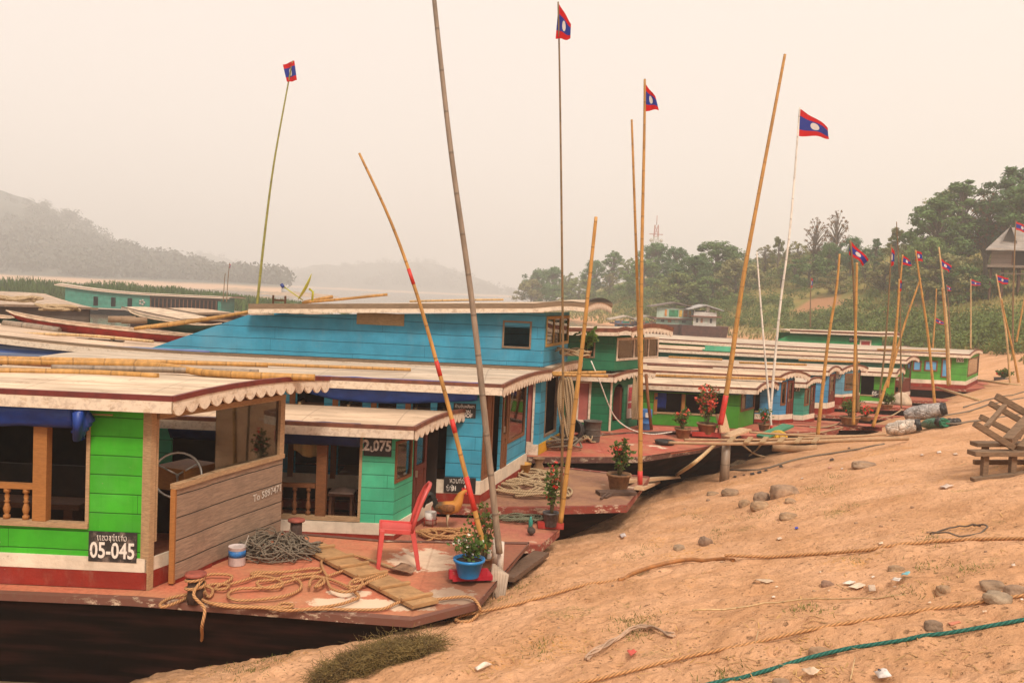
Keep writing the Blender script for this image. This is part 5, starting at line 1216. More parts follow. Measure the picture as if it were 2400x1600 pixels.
# rooster -----------------------------------------------------------
def rooster():
    dz=.05
    base=at_z(*a3((1762,328))[0],.752); t_=thing('rooster','brown and orange rooster with a dark tail standing on the second boat','rooster',base,math.radians(8)); t_.scale=(1.15,1.15,1.05)
    def ring(c,rx,rz,n=12,tilt=0.):
        return [Vector(c)+Vector((rx*.0+math.sin(tilt)*rz*math.sin(a),rx*math.cos(a),math.cos(tilt)*rz*math.sin(a))) for a in [2*PI*k/n for k in range(n)]]
    st=[((-.19,0,.27+0),.012,.02,.3),((-.15,0,.255),.05,.055,.3),((-.07,0,.235),.078,.085,.2),((.02,0,.23),.085,.092,0),((.09,0,.25),.074,.088,-.4),((.125,0,.30),.056,.066,-.8),((.14,0,.355),.042,.048,-1.1),((.155,0,.40),.033,.037,-1.2),((.195,0,.435),.027,.026,-.9),((.215,0,.44),.02,.02,-.2),((.235,0,.437),.008,.009,0)]
    b=MB().loft([ring((c[0]*(1 if c[0]<.1 else .93),c[1],c[2]+dz+(.02 if c[0]>.12 else 0)),rx,rz,12,t) for c,rx,rz,t in st]); 
    tt=NT('rooster_feathers'); o=tt.obj(); x=tt.n('SeparateXYZ',Vector=o).outputs[0]; z=tt.n('SeparateXYZ',Vector=o).outputs[2]
    c=tt.mix(tt.noise(o,45.,4,.7),(.22,.075,.015),(.55,.22,.03)); c=tt.mix(tt.ramp(z,.30,.36),c,(.50,.20,.03)); c=tt.mix(tt.math('MULTIPLY',tt.ramp(x,-.02,-.1),1.),c,(.10,.05,.02)); tt.bsdf(c,.7,tt.bump(tt.noise(o,60.,3),.4,.01))
    body=b.build('body',tt.m,t_)
    tl=MB()
    for k in range(9):
        s=(k-4)/4; P=[]
        for i in range(6):
            f=i/5; p=Vector((-.14-.15*f,.03*s+.03*s*f,.30+.19*math.sin(f*2.7)*(1-.25*(s+1)*.5)-.10*f*f*(k/8))); w_=.030*(1-f*.75); tx=Vector((-.15,0,.19*2.7*math.cos(f*2.7))).normalized(); nz=Vector((tx.z,0,-tx.x)); P.append([p-nz*w_+Vector((0,.012*s,0)),p+nz*w_])
        tl.sheet(P,.003)
    tl.build('tail',plain('tail_black',(.012,.014,.012),.5),t_)
    for s in (-1,1):
        w_=MB().loft([[Vector((x_,s*(yy+.012*math.cos(a)),z_+dz+hh*math.sin(a))) for a in [2*PI*k/8 for k in range(8)]] for x_,yy,z_,hh in ((.07,.075,.25,.03),(.02,.085,.245,.055),(-.05,.078,.245,.05),(-.13,.05,.25,.015))]); w_.build('wing',plain('wing_brown',(.22,.08,.02),.7,.5,40.),t_)
        lg=MB().tube([(.0,s*.035,.23),(-.012,s*.037,.11),(.0,s*.038,.008)],[.022,.009,.008],7)
        for a in (-.5,0,.5): lg.tube([(0,s*.038,.008),(.05*math.cos(a),s*.038+.05*math.sin(a),.004)],[.006,.003],5)
        lg.tube([(0,s*.038,.008),(-.03,s*.038,.004)],[.005,.003],5); lg.build('leg',plain('leg_pale',(.52,.36,.22),.6),t_)
    cb=MB(); ox=-.015; oz=dz+.02; cb.prism([(.165,.43),(.165,.485),(.185,.46),(.195,.5),(.207,.465),(.225,.485),(.225,.445)],.012,lambda a,c,h:(a+ox,h-.006,c+oz)); cb.loft([[Vector((.215+ox+.012*math.cos(a),.014*math.sin(a),z_+oz)) for a in [k*PI/4 for k in range(8)]] for z_ in (.425,.40,.385)]); cb.build('comb',plain('comb_red',(.55,.02,.02),.5),t_)
    MB().tube([(.232+ox,0,.437+oz),(.258+ox,0,.43+oz)],[.008,.001],6).build('beak',plain('beak',(.4,.28,.12),.5),t_)
    for s in (-1,1): MB().lathe([(.001,-.003),(.004,0),(.001,.003)],8,(.212+ox,s*.02,.447+oz)).build('eye',plain('eye',(.01,.008,.005),.2),t_)
rooster()
# interior bits of the turquoise boat
M_st=wood('stool_wood',(.16,.06,.03))
q=at_y(802,1190,12.25); t_=thing('stool','small red brown stool with a folded pale sack inside the turquoise cabin','stool',(q.x,q.y,.76)); MB().box((0,0,.40),(.36,.3,.03)).build('seat',M_st,t_)
for x in (-1,1):
    for y in (-1,1): MB().beam((x*.15,y*.12,0),(x*.14,y*.11,.39),.035,.035).build('leg',M_st,t_)
m=MB(); P=[[(-.17+.34*i/8,-.13+.26*j/6,.02+.045*math.sin(PI*i/8)*math.sin(PI*j/6)+.02*mnoise.noise(Vector((i,j,3)))) for j in range(7)] for i in range(9)]; m.sheet(P,.03); x=m.build('sack',cloth('sack_white',(.6,.42,.34)),None); x.location=(q.x,q.y,1.178); tag(x,'folded pale sack lying on the stool in the turquoise cabin','sack')
q=at_y(727,1045,11.9); m=MB(); P=[[(-.22+.44*i/10,.05*math.sin(i*1.4),-.22*j/6*(1-.5*abs(i-5)/5)-.01*math.sin(i)) for j in range(7)] for i in range(11)]; m.sheet(P); x=m.build('hanging_cloth',cloth('cloth_yellow',(.55,.36,.14)),None); x.location=(q.x,q.y,q.z+.05); x.modifiers.new('s','SOLIDIFY').thickness=.006; tag(x,'yellowish cloth hat hanging under the turquoise boat roof','cloth')
# --- roof bamboo and boards
def onroof(label,pts,z,r,mat,group='bamboo and boards laid on the roofs',name='bamboo_cane',cat='bamboo'):
    P=[at_z(x,y,zz) for (x,y),zz in zip(pts,z if hasattr(z,'__len__') else [z]*len(pts))]
    return tag(MB().tube(crom(P,.15),r,9).build(name,mat,None,P[0]),label,cat,group)
zr1=B1.zroof(-2,1.)+1.0+.05
onroof('thick yellow bamboo with a bend lying along the front boat roof',[(-60,845),(130,848),(319,854),(400,860),(478,873),(600,880),(738,885)],[zr1+.05]*4+[zr1+.03,zr1+.03,zr1+.03],.042,M_bam)
onroof('short yellow bamboo nearest the eave of the front boat roof',[(-60,868),(191,872),(370,881)],zr1+.01,.034,M_bam)
onroof('weathered grey pole between the yellow bamboos on the front roof',[(121,861),(400,866),(606,872)],zr1+.04,.034,M_bamg)
onroof('long yellow bamboo lying farthest back on the front boat roof',[(-60,838),(300,846),(628,855)],zr1+.08,.028,M_bam)
zr3=B3.zroof(-2,1.5)+.9+.07
onroof('slim bamboo lying along the light blue boat roof',[(560,851),(800,860),(963,866)],zr3+.02,.026,M_bam)
a,bb_=at_z(640,944,2.24),at_z(1085,966,2.20); t_=thing('roof_ladder','brown board ladder with short rungs lying on the turquoise roof','ladder',a); v=bb_-a; n_=Vector((-v.y,v.x,0)).normalized()*.12
for s in (-1,1): MB().beam(n_*s,v+n_*s,.055,.05).build('rail',wood('ladder_wood',(.25,.13,.07)),t_)
for f in (.15,.4,.75,.9): MB().beam(v*f-n_*1.9+Vector((0,0,.045)),v*f+n_*1.4+Vector((0,0,.045)),.035,.03).build('rung',M_ply,t_)
zr4=B4.zroof(-6,1.)+1.+.06
for i,(lab,pts,r,m) in enumerate((('bamboo bundle lying low on the left part of the blue boat roof',[(25,781),(200,786),(360,800)],.03,M_bamp),('bamboo slanting up to the end of the blue upper roof',[(315,770),(430,757),(582,731)],.035,M_bam),('second bamboo slanting beside the first to the blue upper roof',[(320,768),(440,752),(560,735)],.03,M_bam),
    ('grey log lying on the roof left of the red canoe',[(8,759),(70,766),(140,776)],.085,M_bamg),('thin stick lying on the pale roof at the left',[(40,779),(160,784),(290,791)],.02,M_bamd))):
    y_=17.5+i*.35; P=[at_y(x,y,y_) for x,y in pts]; tag(MB().tube(crom(P,.2),r,9).build('bamboo_cane' if i!=3 else 'log',m,None,P[0]),lab,'bamboo' if i!=3 else 'log','bamboo and boards laid on the roofs')
for lab,pts,y_,r in (('two tone bamboo sticking up from the blue upper roof',[(708,709),(800,701),(908,690)],18.5,.028),('short bamboo beside it on the blue upper roof',[(712,708),(780,695)],18.7,.035)):
    P=[at_y(x,y,y_) for x,y in pts]; tag(MB().tube(crom(P,.2),r,9).build('bamboo_cane',M_bam,None,P[0]),lab,'bamboo','bamboo and boards laid on the roofs')
P=[at_y(x,y,18.5) for x,y in ((960,706),(1080,703),(1180,702))]; tag(MB().tube(P,.022,8).build('bamboo_cane',M_bamp,None,P[0]),'flat pale bamboo along the top of the blue upper roof','bamboo','bamboo and boards laid on the roofs')
m=MB(); 
for k in range(5): m.beam(at_y(140,790+k*1.6,17.6+k*.12),at_y(290,799+k*1.2,17.6+k*.12),.09,.02)
for px in (160,210,262): m.beam(at_y(px,798,17.5),at_y(px+6,796,18.2),.05,.09)
tag(m.build('pallet',wood('pallet_wood',(.12,.08,.055)),None,at_y(200,795,17.6)),'dark slatted wooden pallet on the roof below the red canoe','pallet')
# H shaped rack and dish on the upper roof
q=at_y(652,706,18.6); t_=thing('satellite_dish','lime green satellite dish tilted on its mount on the blue upper roof','satellite dish',at_y(712,706,18.2))
R_=Matrix.Rotation(math.radians(-64),3,'Y')@Matrix.Rotation(math.radians(12),3,'X'); pr=[(.001,.0),(.1,.006),(.2,.022),(.28,.045),(.30,.055),(.302,.062),(.28,.053),(.2,.03),(.1,.013),(.001,.008)]
dm=plain('lime_paint',(.42,.40,.02),.4,.25); MB().lathe(pr,24,(.06,0,.27),R_).build('reflector',dm,t_)
MB().tube([(.10,0,.26),(.18,0,.2),(.17,0,.02)],.022,8).build('mount',dm,t_)
MB().tube([(-.02,0,.02),(-.42,0,.28)],.012,6).build('arm',dm,t_); x=MB().tube([(-.42,0,.26),(-.47,0,.33)],.035,8).build('receiver',plain('lnb_blue',(.02,.04,.2),.4),t_)
m=MB(); q=at_y(640,713,18.6); m.box(q+Vector((0,0,.09)),(.035,.035,.2)); m.box(q+Vector((.25,0,.085)),(.035,.035,.2)); m.beam(q+Vector((0,0,.09)),q+Vector((.25,0,.09)),.025,.035); tag(m.build('rack',M_dark,None,q),'small H shaped wooden rack on the blue upper roof','rack')
# canoes and logs left of the blue upper deck
def canoe(label,a,b,ya,yb,col,w=.34,h=.22,inside=(.45,.30,.2),name='canoe'):
    A_,B_=at_y(*a,ya),at_y(*b,yb); d=B_-A_; L=d.length; t_=thing(name,label,'canoe',A_,0,'canoes stored on the roofs'); d.normalize(); s_=Vector((-d.y,d.x,0)).normalized()
    ou=[];inn=[]
    for i in range(17):
        f=i/16; k=math.sin(PI*f)**.5; wd=w*k+.02; rise=.10*(2*f-1)**4*1.2
        ou.append([d*L*f+s_*(wd*math.sin(a_)*.5*(1 if abs(a_)<3 else 1))+Vector((0,0,rise-h*k*math.cos(a_))) for a_ in [(-PI/2)+PI*j/8 for j in range(9)]])
        inn.append([d*L*f+s_*(wd*.86*math.sin(a_)*.5)+Vector((0,0,rise-(h*k-.03)*math.cos(a_)+.004)) for a_ in [(-PI/2)+PI*j/8 for j in range(9)]])
    o=MB().sheet(ou).build('hull',plain('canoe_'+str(col),col,.6,.4,4.),t_); MB().sheet(inn).build('inside',plain('canoe_in'+str(inside),inside,.8,.4,5.),t_)
    rl=MB()
    for side in (0,8): rl.tube([r[side]+Vector((0,0,.01)) for r in ou],.016,6,False)
    rl.build('gunwale',plain('canoe_rim',(.55,.4,.28),.8,.4,6.),t_)
canoe('long red canoe lying on the roofs at the left',(15,742),(560,800),19.2,18.6,(.26,.014,.008),.75,.27)
canoe('dark green canoe resting behind the red one',(300,737),(520,770),22.5,21.8,(.01,.04,.025),.5,.25,(.3,.24,.17))
canoe('dark green canoe end at the left edge above the log',(-60,733),(60,752),19.8,19.6,(.015,.05,.03),.5,.22)
for lab,x,y,y_,dx in (('sawn log end lying left of its twin behind the red canoe',253,748,21.,.55),('sawn log end lying right of its twin behind the red canoe',284,751,20.8,.5)):
    q=at_y(x,y,y_); tag(MB().tube([q,q+Vector((dx,.25,.02))],.075,12).build('log',wood('log_bark',(.28,.18,.11)),None,q),lab,'log','sawn logs behind the red canoe')
coil('heap of brown vine rope on the roof at the left edge',at_y(40,708,24.),.5,.3,7,M_ropep,.03,.12,seed=21,name='vine_coil',cat='rope')
coil('bundle of brown vines on the roof right of the left edge',at_y(135,730,22.),.45,.25,7,M_ropep,.03,.12,seed=22,name='vine_coil',cat='rope')
# ------------------------------------------------------------------ lying on the sand
sl=G(*b4((120,845))[0])
r1=drape(b4((60,852),(130,845),(250,795),(400,757),(550,740),(750,740)),.018); 
r1=[None,None]+drape(b4((115,846),(160,833),(250,795),(400,757),(550,740),(752,740)),.018)
rope('stout brown hose sleeve over the mooring rope on the sand',r1[2:],.022,plain('hose_brown',(.36,.145,.04),.6,.4,9.),.06,name='hose_sleeve',cat='hose')
rope('thick tan rope running right from the brown sleeve over the sand',drape(b4((700,741),(900,728),(1200,700),(1550,670),(1900,632),(2100,624),(2370,622),(2900,610)),.012,.1),.0165,M_rope,.008,lobes=3,pitch=.055)
rope('thick tan rope crossing the lower part of the sand',drape(b4((-420,1500),(-30,1408),(350,1318),(700,1230),(1100,1152),(1500,1062),(1900,1008),(2380,938),(2900,850)),.009,.1),.0115,M_rope,.007,lobes=3,pitch=.04)
rope('dark green rope crossing the lower right corner of the sand',drape(b4((350,1520),(690,1425),(900,1360),(1150,1297),(1400,1240),(1800,1160),(2370,1062),(2900,960)),.009,.1),.0125,M_ropeg,.007,lobes=3,pitch=.045)
rope('thin grey rope trailing up the sand beyond the stones',drape(b4((520,207),(620,228),(760,240),(900,238),(1100,185),(1300,150),(1500,115),(1580,95)),.02,.15),.022,M_ropegr,.06)
for lab,pts in (('thin dark rope along the sand from the sacks to the right',b2((1900,1300),(2000,1275),(2150,1240),(2352,1215))),('second thin rope higher on the sand behind the sacks',b2((1890,1240),(2050,1200),(2200,1150),(2352,1120))),('third thin rope highest on the far sand',b2((2000,1180),(2150,1130),(2352,1085)))):
    rope(lab,drape(pts,.02,.3),.022,M_ropegr,.15)
# stones
def stone(label,pts,col=(.30,.19,.12),flat=.75,seed=0,sink=.3,group='stones lying in the sand'):
    """pts: x0,x1,ytop,ybase in photo pixels"""
    x0,x1,yt,yb=pts; c=G((x0+x1)/2,yb-(yb-yt)*.12); d=c.y; w_=(x1-x0)/FPX*d; h=(yb-yt)/FPX*d
    bm=bmesh.new(); bmesh.ops.create_icosphere(bm,subdivisions=4,radius=1.)
    for v in bm.verts:
        p=v.co.copy(); n1=mnoise.noise(p*1.1+Vector((seed*7.1,0,0))); n2=mnoise.noise(p*3.+Vector((0,seed*3.,0)))
        k=1+.36*n1+.15*n2+.025*mnoise.noise(p*9)
        q=p*k; m_=max(abs(q.x),abs(q.y),abs(q.z)); q=q*(1-.22*max(0,m_-.72)/.5)
        v.co=Vector((q.x*w_*.5,q.y*w_*.42,q.z*h*.62+h*.62*(1-sink*2)*.8))
    for f in bm.faces: f.smooth=True
    me=bpy.data.meshes.new('stone'); bm.to_mesh(me); bm.free()
    t_=cached_stone(col); me.materials.append(t_); o=bpy.data.objects.new('stone',me); COL.objects.link(o); o.location=c; o.rotation_euler=(0,0,seed*1.3); return tag(o,label,'stone',group)
@cached
def cached_stone(col):
    t=NT('stone_'+str(col)); o=t.obj(); n=t.noise(o,7.,6,.7); f=t.noise(o,35.,5,.75)
    c=t.mix(t.ramp(n,.3,.7),mul(col,.6),mul(col,1.25)); c=t.mix(t.math('MULTIPLY',t.ramp(f,.5,.75),.4),c,mul(col,.4)); t.bsdf(c,.9,t.bump(t.math('ADD',n,f),.5,.02)); return t.m
def s4(x0,x1,yt,yb): (a,b),(c,d)=b4((x0,yt),(x1,yb)); return (a,c,b,d)
for lab,q,col,sk in (('largest rounded stone in the group on the sand',s4(945,1115,300,392),(.33,.205,.125),.3),('angular grey stone left of the largest one',s4(850,958,345,415),(.28,.18,.115),.3),('low tan stone in front of the angular grey one',s4(835,960,395,452),(.36,.22,.12),.35),
    ('small tan stone at the left of the stone group',s4(770,850,388,440),(.36,.22,.12),.35),('flat brown stone left behind the stone group',s4(676,795,330,375),(.27,.17,.10),.35),('small flat stone farthest left of the group',s4(600,680,350,376),(.33,.21,.12),.35),('small pale stone before the largest stone',s4(1030,1100,385,418),(.38,.24,.14),.35),
    ('broad low stone higher up the sand alone',s4(1400,1545,178,224),(.31,.2,.125),.35),('small reddish cobble amid the litter',s4(1228,1312,838,880),(.30,.17,.11),.3),('dark pointed stone between the tan and green ropes',s4(1800,1908,1048,1118),(.26,.17,.11),.34),
    ('squared pale stone at the right edge above the tan rope',s4(2125,2285,895,968),(.33,.24,.16),.3),('large brown stone cut by the right edge',s4(2240,2380,850,935),(.32,.2,.125),.34),('dark slab stone behind the squared pale stone',s4(2095,2262,830,890),(.28,.18,.11),.42),('sandy block stone left of the squared pale one',s4(1860,1960,850,915),(.37,.23,.13),.4),
    ('dark stone with a green sprig left on the sand',s4(555,645,585,652),(.27,.17,.11),.35),('small pale stone left of the sprig stone',s4(410,490,640,675),(.36,.24,.15),.35),('half buried wide stone below the green rope',s4(1160,1330,1200,1265),(.36,.215,.12),.42),('half buried flat rock in the sand above the litter',s4(1600,1700,745,800),(.37,.23,.13),.42),
    ('low buried stone under the stone group',s4(1000,1110,455,505),(.37,.23,.13),.42),('flat stone at the bottom edge of the sand',s4(960,1110,1380,1425),(.33,.21,.13),.42)):
    stone(lab,q,col,seed=int(q[0])%17+1,sink=sk+.06)
for i in range(24):   # pebbles
    x,y=random.uniform(1250,2400),random.uniform(1150,1600); w_=random.uniform(4,11); o=stone('small pebble half sunk in the sand',(x,x+w_,y,y+w_*.55),random.choice([(.30,.185,.115),(.40,.25,.15),(.36,.21,.12)]),seed=i,sink=.35,group='pebbles scattered over the sand'); o.name='pebble'; o['category']='pebble'
# litter
def scrap(label,pts,col,h=.01,crumple=.012,cat='litter',name='paper_scrap',mark=None,bend=.0):
    """crumpled sheet: four photo pixel corners on the sand"""
    C=[G(*q)+Vector((0,0,h)) for q in pts]; P=[]
    for i in range(7):
        v=i/6; row=[]
        for k in range(9):
            u=k/8; q=C[0].lerp(C[1],u).lerp(C[3].lerp(C[2],u),v)
            q=q+Vector((0,0,crumple*(1+mnoise.noise(Vector((u*2+C[0].x*9,v*2,C[0].y)))*.8)*.6+bend*math.sin(PI*u)*math.sin(PI*v))); row.append(q)
        P.append(row)
    o=MB().sheet(P).build(name,plain('scrap_'+str(col),col,.7,.25,30.),None,C[0]); o.modifiers.new('s','SOLIDIFY').thickness=.002
    if mark:
        n=MB(); 
        for (u0,u1,v0,v1) in mark:
            def at(u,v): 
                i,k=v*6,u*8; a=P[int(min(5,i))][int(min(7,k))]; b=P[int(min(5,i))+1][int(min(7,k))+1]; return Vector((a.x+(b.x-a.x)*(k-int(min(7,k))),a.y+(b.y-a.y)*(i-int(min(5,i))),(a.z+b.z)/2+.006))
            n.add([at(u0,v0),at(u1,v0),at(u1,v1),at(u0,v1)],[(0,1,2,3)])
        n.build('print',plain('print_ink',(.03,.03,.06),.6),o,C[0])
    return tag(o,label,cat)
B=b4
scrap('white printed packet lying at the bottom edge of the sand',B((1525,1372),(1590,1358),(1622,1398),(1550,1412)),(.72,.66,.62),.02,.012,name='packet',bend=.03,mark=[(.15,.35,.2,.6),(.5,.65,.3,.7),(.72,.85,.2,.5)])
scrap('flat cream card with a red corner left of the litter heap',B((868,848),(950,846),(972,858),(930,868)),(.62,.45,.30))
scrap('large cream paper sheet in the litter heap',B((1378,895),(1440,872),(1480,888),(1430,908)),(.70,.55,.40),.015,.015)
scrap('white paper sheet behind the large cream one',B((1348,872),(1390,858),(1425,866),(1390,882)),(.74,.66,.56),.012,.015)
scrap('crumpled white paper right of the litter heap',B((1612,862),(1640,848),(1678,855),(1660,872)),(.74,.66,.58),.015,.03)
scrap('light blue plastic scrap right of the litter heap',B((1672,834),(1700,818),(1724,822),(1710,840)),(.18,.5,.55),.02,.02)
scrap('pale buff paper at the right of the litter heap',B((1490,885),(1530,880),(1535,915),(1500,918)),(.62,.45,.32))
scrap('crumpled pale plastic wrapper at the bottom of the sand',B((1120,1380),(1180,1368),(1235,1375),(1190,1412)),(.72,.52,.36),.02,.05)
scrap('little white packet lying alone at the left of the sand',B((120,600),(150,592),(160,610),(135,618)),(.72,.62,.58),.015,.02)
scrap('small bright blue cap on the sand',B((1086,558),(1104,556),(1108,566),(1090,568)),(.02,.05,.45),.012,.01,name='plastic_scrap')
scrap('torn red rag scrap at the lower left of the sand',B((162,1250),(195,1243),(218,1252),(185,1278)),(.62,.09,.06),.012,.02,name='rag_scrap')
scrap('faded red stain of cloth near the dark pointed stone',B((1930,1085),(1990,1070),(2005,1078),(1950,1097)),(.55,.18,.10),.004,.006,name='rag_scrap')
scrap('white and red wrapper high on the sand',B((1885,338),(1925,322),(1965,330),(1920,345)),(.66,.5,.4),.012,.02,name='wrapper')
scrap('white shell like scrap below the front bow',a3((1910,1105),(1990,1080),(2008,1090),(1925,1122)),(.72,.6,.5),.02,.01,bend=.03)
for i,(x,y,c) in enumerate(((1120,285,(.6,.45,.33)),(1340,232,(.66,.5,.4)),(1270,225,(.55,.25,.15)),(1780,155,(.66,.5,.4)),(1870,140,(.7,.55,.45)),(1960,150,(.6,.42,.3)),(990,617,(.66,.5,.36)),(980,887,(.7,.55,.4)),(960,942,(.7,.6,.5)),(1220,805,(.7,.55,.4)),(1510,832,(.7,.6,.5)),(1270,912,(.66,.5,.36)),(1820,975,(.62,.46,.32)),(2120,1025,(.62,.44,.3)),(2280,768,(.7,.55,.45)),(2330,960,(.72,.62,.55)),(1630,890,(.62,.44,.3)),(1550,645,(.66,.5,.36)),(1380,118,(.05,.03,.02)),(1280,180,(.05,.03,.02)),(880,250,(.03,.02,.015)),(800,265,(.03,.02,.015)),(840,258,(.03,.02,.015)),(1000,217,(.04,.03,.02)),(750,275,(.03,.02,.015)),(920,240,(.03,.02,.015)))):
    s_=random.uniform(10,22); o=scrap('tiny scrap of litter on the sand',B((x,y),(x+s_,y-s_*.25),(x+s_*1.3,y+s_*.25),(x+s_*.2,y+s_*.4)),c,.01,.012,name='litter_scrap'); o['group']='tiny scraps over the sand'
m=MB(); P=drape(b4((520,1062),(700,1045),(850,1008),(1000,978),(1200,962),(1450,945),(1700,928)),.012,.1); tag(m.tube(P,[.007,.004],6).build('dry_stick',M_bamp,None,P[0]),'long thin dry stick lying on the sand below the litter','stick')
for lab,a,b_ in (('short dry twig left of the half buried stone',(885,1150),(870,1190)),('thin twig crossing the litter heap',(1318,885),(1390,915)),('thin stalk at the bottom of the sand',(1395,1400),(1420,1290))):
    P=drape(b4(a,b_),.01,.05); tag(MB().tube(P,[.005,.003],5).build('twig',M_bamp,None,P[0]),lab,'twig')
P=drape(b4((-60,1290),(0,1255),(80,1210),(150,1160),(200,1120),(260,1110),(320,1125),(370,1150),(420,1158)),.02,.05); rg=MB()
for k in range(5): rg.tube([p+Vector((.012*math.sin(i*.6+k*1.3),.016*math.cos(i*.4+k*2),.005*k*math.sin(i*.5+k)**2)) for i,p in enumerate(P)],.007,6)
tag(rg.build('twisted_rag',cloth('rag_pink',(.46,.30,.20),.9),None,P[0]),'long twisted strip of pale rag lying on the sand','rag')
c=G(*b4((1990,592))[0]); P=[Vector((c.x+.24*math.cos(a),c.y+.2*math.sin(a),0)) for a in np.linspace(.3,6.9,40)]; P=[Vector((p.x,p.y,ground(p.x,p.y)+.02+.02*math.sin(i*.4))) for i,p in enumerate(P)]
rope('thin ring of dark wire lying on the sand above the rope',P,.008,plain('wire_dark',(.12,.085,.06),.8),.05,name='wire_ring',cat='wire')
P=drape(b4((962,158),(1080,140),(1210,122)),.08,.2); tag(MB().tube(P,[.10,.085],12).build('log',wood('log_bark',(.40,.24,.13)),None,P[0]),'pale log lying on the sand below the gangway poles','log')
# dry water weed heap: one tangle
def strands(cs,n,lmin,lmax,w_,zr,seed,lay=1.):
    rd=random.Random(seed); V=[]
    for i in range(n):
        c=rd.choice(cs); p=Vector((c[0]+rd.gauss(0,.07),c[1]+rd.gauss(0,.06),0)); h=max(0,c[2]*(1-rd.random()**2*.9)); p.z=ground(p.x,p.y)+h
        a=rd.uniform(0,2*PI); L=rd.uniform(lmin,lmax); k=4; q=p; d=Vector((math.cos(a),math.sin(a)*.6,rd.gauss(.1,.3)))
        for j in range(k):
            d=(d+Vector((rd.gauss(0,.45),rd.gauss(0,.45),rd.gauss(-.12,.3)))).normalized(); e=q+d*L/k
            gq=ground(e.x,e.y)+.004
            if e.z<gq: e.z=gq
            s=d.cross(Vector((rd.gauss(0,1),rd.gauss(0,1),rd.gauss(0,1)))).normalized()*w_*(1-j/k*.5)
            V+=[q-s,q+s,e+s*.8,e-s*.8]; q=e
    return [tuple(v) for v in V]
cs=[]
for i in range(60):
    f=i/59; x=1075+(1670-1075)*f; yb=1178-175*f+20*math.sin(i*1.7); g=G(*a3((x,yb-15))[0]); cs.append((g.x,g.y,.03+.10*math.sin(PI*min(1,max(.03,f)))**.6*(1+.3*math.sin(i*.9))))
t=NT('dry_weed'); o=t.obj(); c=t.mix(t.ramp(t.noise(o,5.,4,.7),.35,.65),(.09,.052,.016),(.165,.11,.03)); c=t.mix(t.ramp(t.noise(o,60.,2),.55,.7),c,(.30,.21,.065)); t.bsdf(c,.85)
core=MB(); rings=[]
for i in range(0,60,3):
    x,y,h=cs[i]; h=h*.75; n_=Vector((.5,.85,0)); rings.append([Vector((x,y,ground(x,y)-.02))+n_*(.10*math.cos(a))+Vector((0,0,max(-.01,h*math.sin(a))+.01*mnoise.noise(Vector((i,a,0))))) for a in [2*PI*k/12 for k in range(12)]])
q0=Vector(cs[30][:2]+(0,)); wh=core.loft(rings).build('weed_heap',t.m,None,q0)
x=quads('weed_strands',[(a-q0.x,b-q0.y,c_) for a,b,c_ in strands(cs,9000,.06,.20,.0022,.1,4)],t.m,wh); tag(x,None,None,None,'stuff'); tag(wh,'heap of dry brown water weed lying on the sand below the front boat','weed heap')
# grass tufts & low weeds on the sand: uncountable
def tufts(spots,n,seed,h=(.012,.045)):
    rd=random.Random(seed); V=[]
    for (x,y,rx,ry,k) in spots:
        for i in range(int(k*n)):
            q=(x+rd.gauss(0,rx*.5),y+rd.gauss(0,ry*.5)); g=G(*q) if i%6==0 else g0+Vector((rd.gauss(0,.05),rd.gauss(0,.05),0)); g0=g
            z=ground(g.x,g.y); L=rd.uniform(*h); a=rd.uniform(0,2*PI); s=Vector((math.cos(a),math.sin(a),0))*.003*rd.uniform(.7,1.6); ln=Vector((rd.gauss(0,.9),rd.gauss(0,.9),.8)).normalized()*L
            p=Vector((g.x,g.y,z-.004)); V+=[p-s,p+s,p+ln+s*.25,p+ln-s*.25]
    return [tuple(v) for v in V]
sp=[(*b4((210,1105))[0],36,26,3.2),(*b4((655,585))[0],14,20,1.),(*b4((1240,345))[0],70,16,2.2),(*b4((1330,468))[0],20,6,.6),(*b4((1300,270))[0],40,10,.9),(*b4((1140,1005))[0],40,10,.9),(*b4((2060,775))[0],50,12,1.),(*b4((1830,775))[0],30,10,.7),(*b4((860,490))[0],40,9,.6),(*b4((540,495))[0],30,9,.6),(*b4((700,1375))[0],20,16,.7),(*b4((220,710))[0],26,9,.6),(*b4((270,665))[0],20,7,.4),(*b4((1710,905))[0],30,10,.5),(*b4((1850,620))[0],40,14,.7),(*b4((1440,730))[0],14,6,.4),
    (*a3((640,1100))[0],80,22,2.0),(*a3((820,1045))[0],40,10,.6),(*a3((2160,640))[0],14,14,.8),(*a3((2270,980))[0],16,30,.9),(*a3((2060,720))[0],14,7,.4),(*a3((2260,590))[0],14,6,.3),(*b4((1420,430))[0],50,7,.5),(*b4((1070,450))[0],50,9,.6),(*b4((1620,180))[0],20,5,.4)]
gr=quads('grass',tufts(sp,170,5),leafmat('sand_grass',(.13,.15,.03),.6,.2)); tag(gr,kind='stuff')
# straw and husks scattered: uncountable litter of the sand
V=[]; rd=random.Random(11)
for i in range(2600):
    x,y=rd.uniform(1000,2400),rd.uniform(1040,1600)
    if fbm(x,y,.006,2)<.0 and rd.random()<.75: continue
    d=ray(x,y); g=G(x,y) if i%3==0 else Vector((g.x+rd.gauss(0,.12),g.y+rd.gauss(0,.12),0)); z=ground(g.x,g.y)+.006; a=rd.uniform(0,PI); L=rd.uniform(.01,.05); u=Vector((math.cos(a),math.sin(a),rd.gauss(0,.15)))*L; s=Vector((-math.sin(a),math.cos(a),0))*.0035
    p=Vector((g.x,g.y,z)); V+=[tuple(p-u-s),tuple(p+u-s),tuple(p+u+s),tuple(p-u+s)]
sw=quads('straw',V,leafmat('straw_bits',(.42,.26,.10),.8,.0)); tag(sw,kind='stuff')
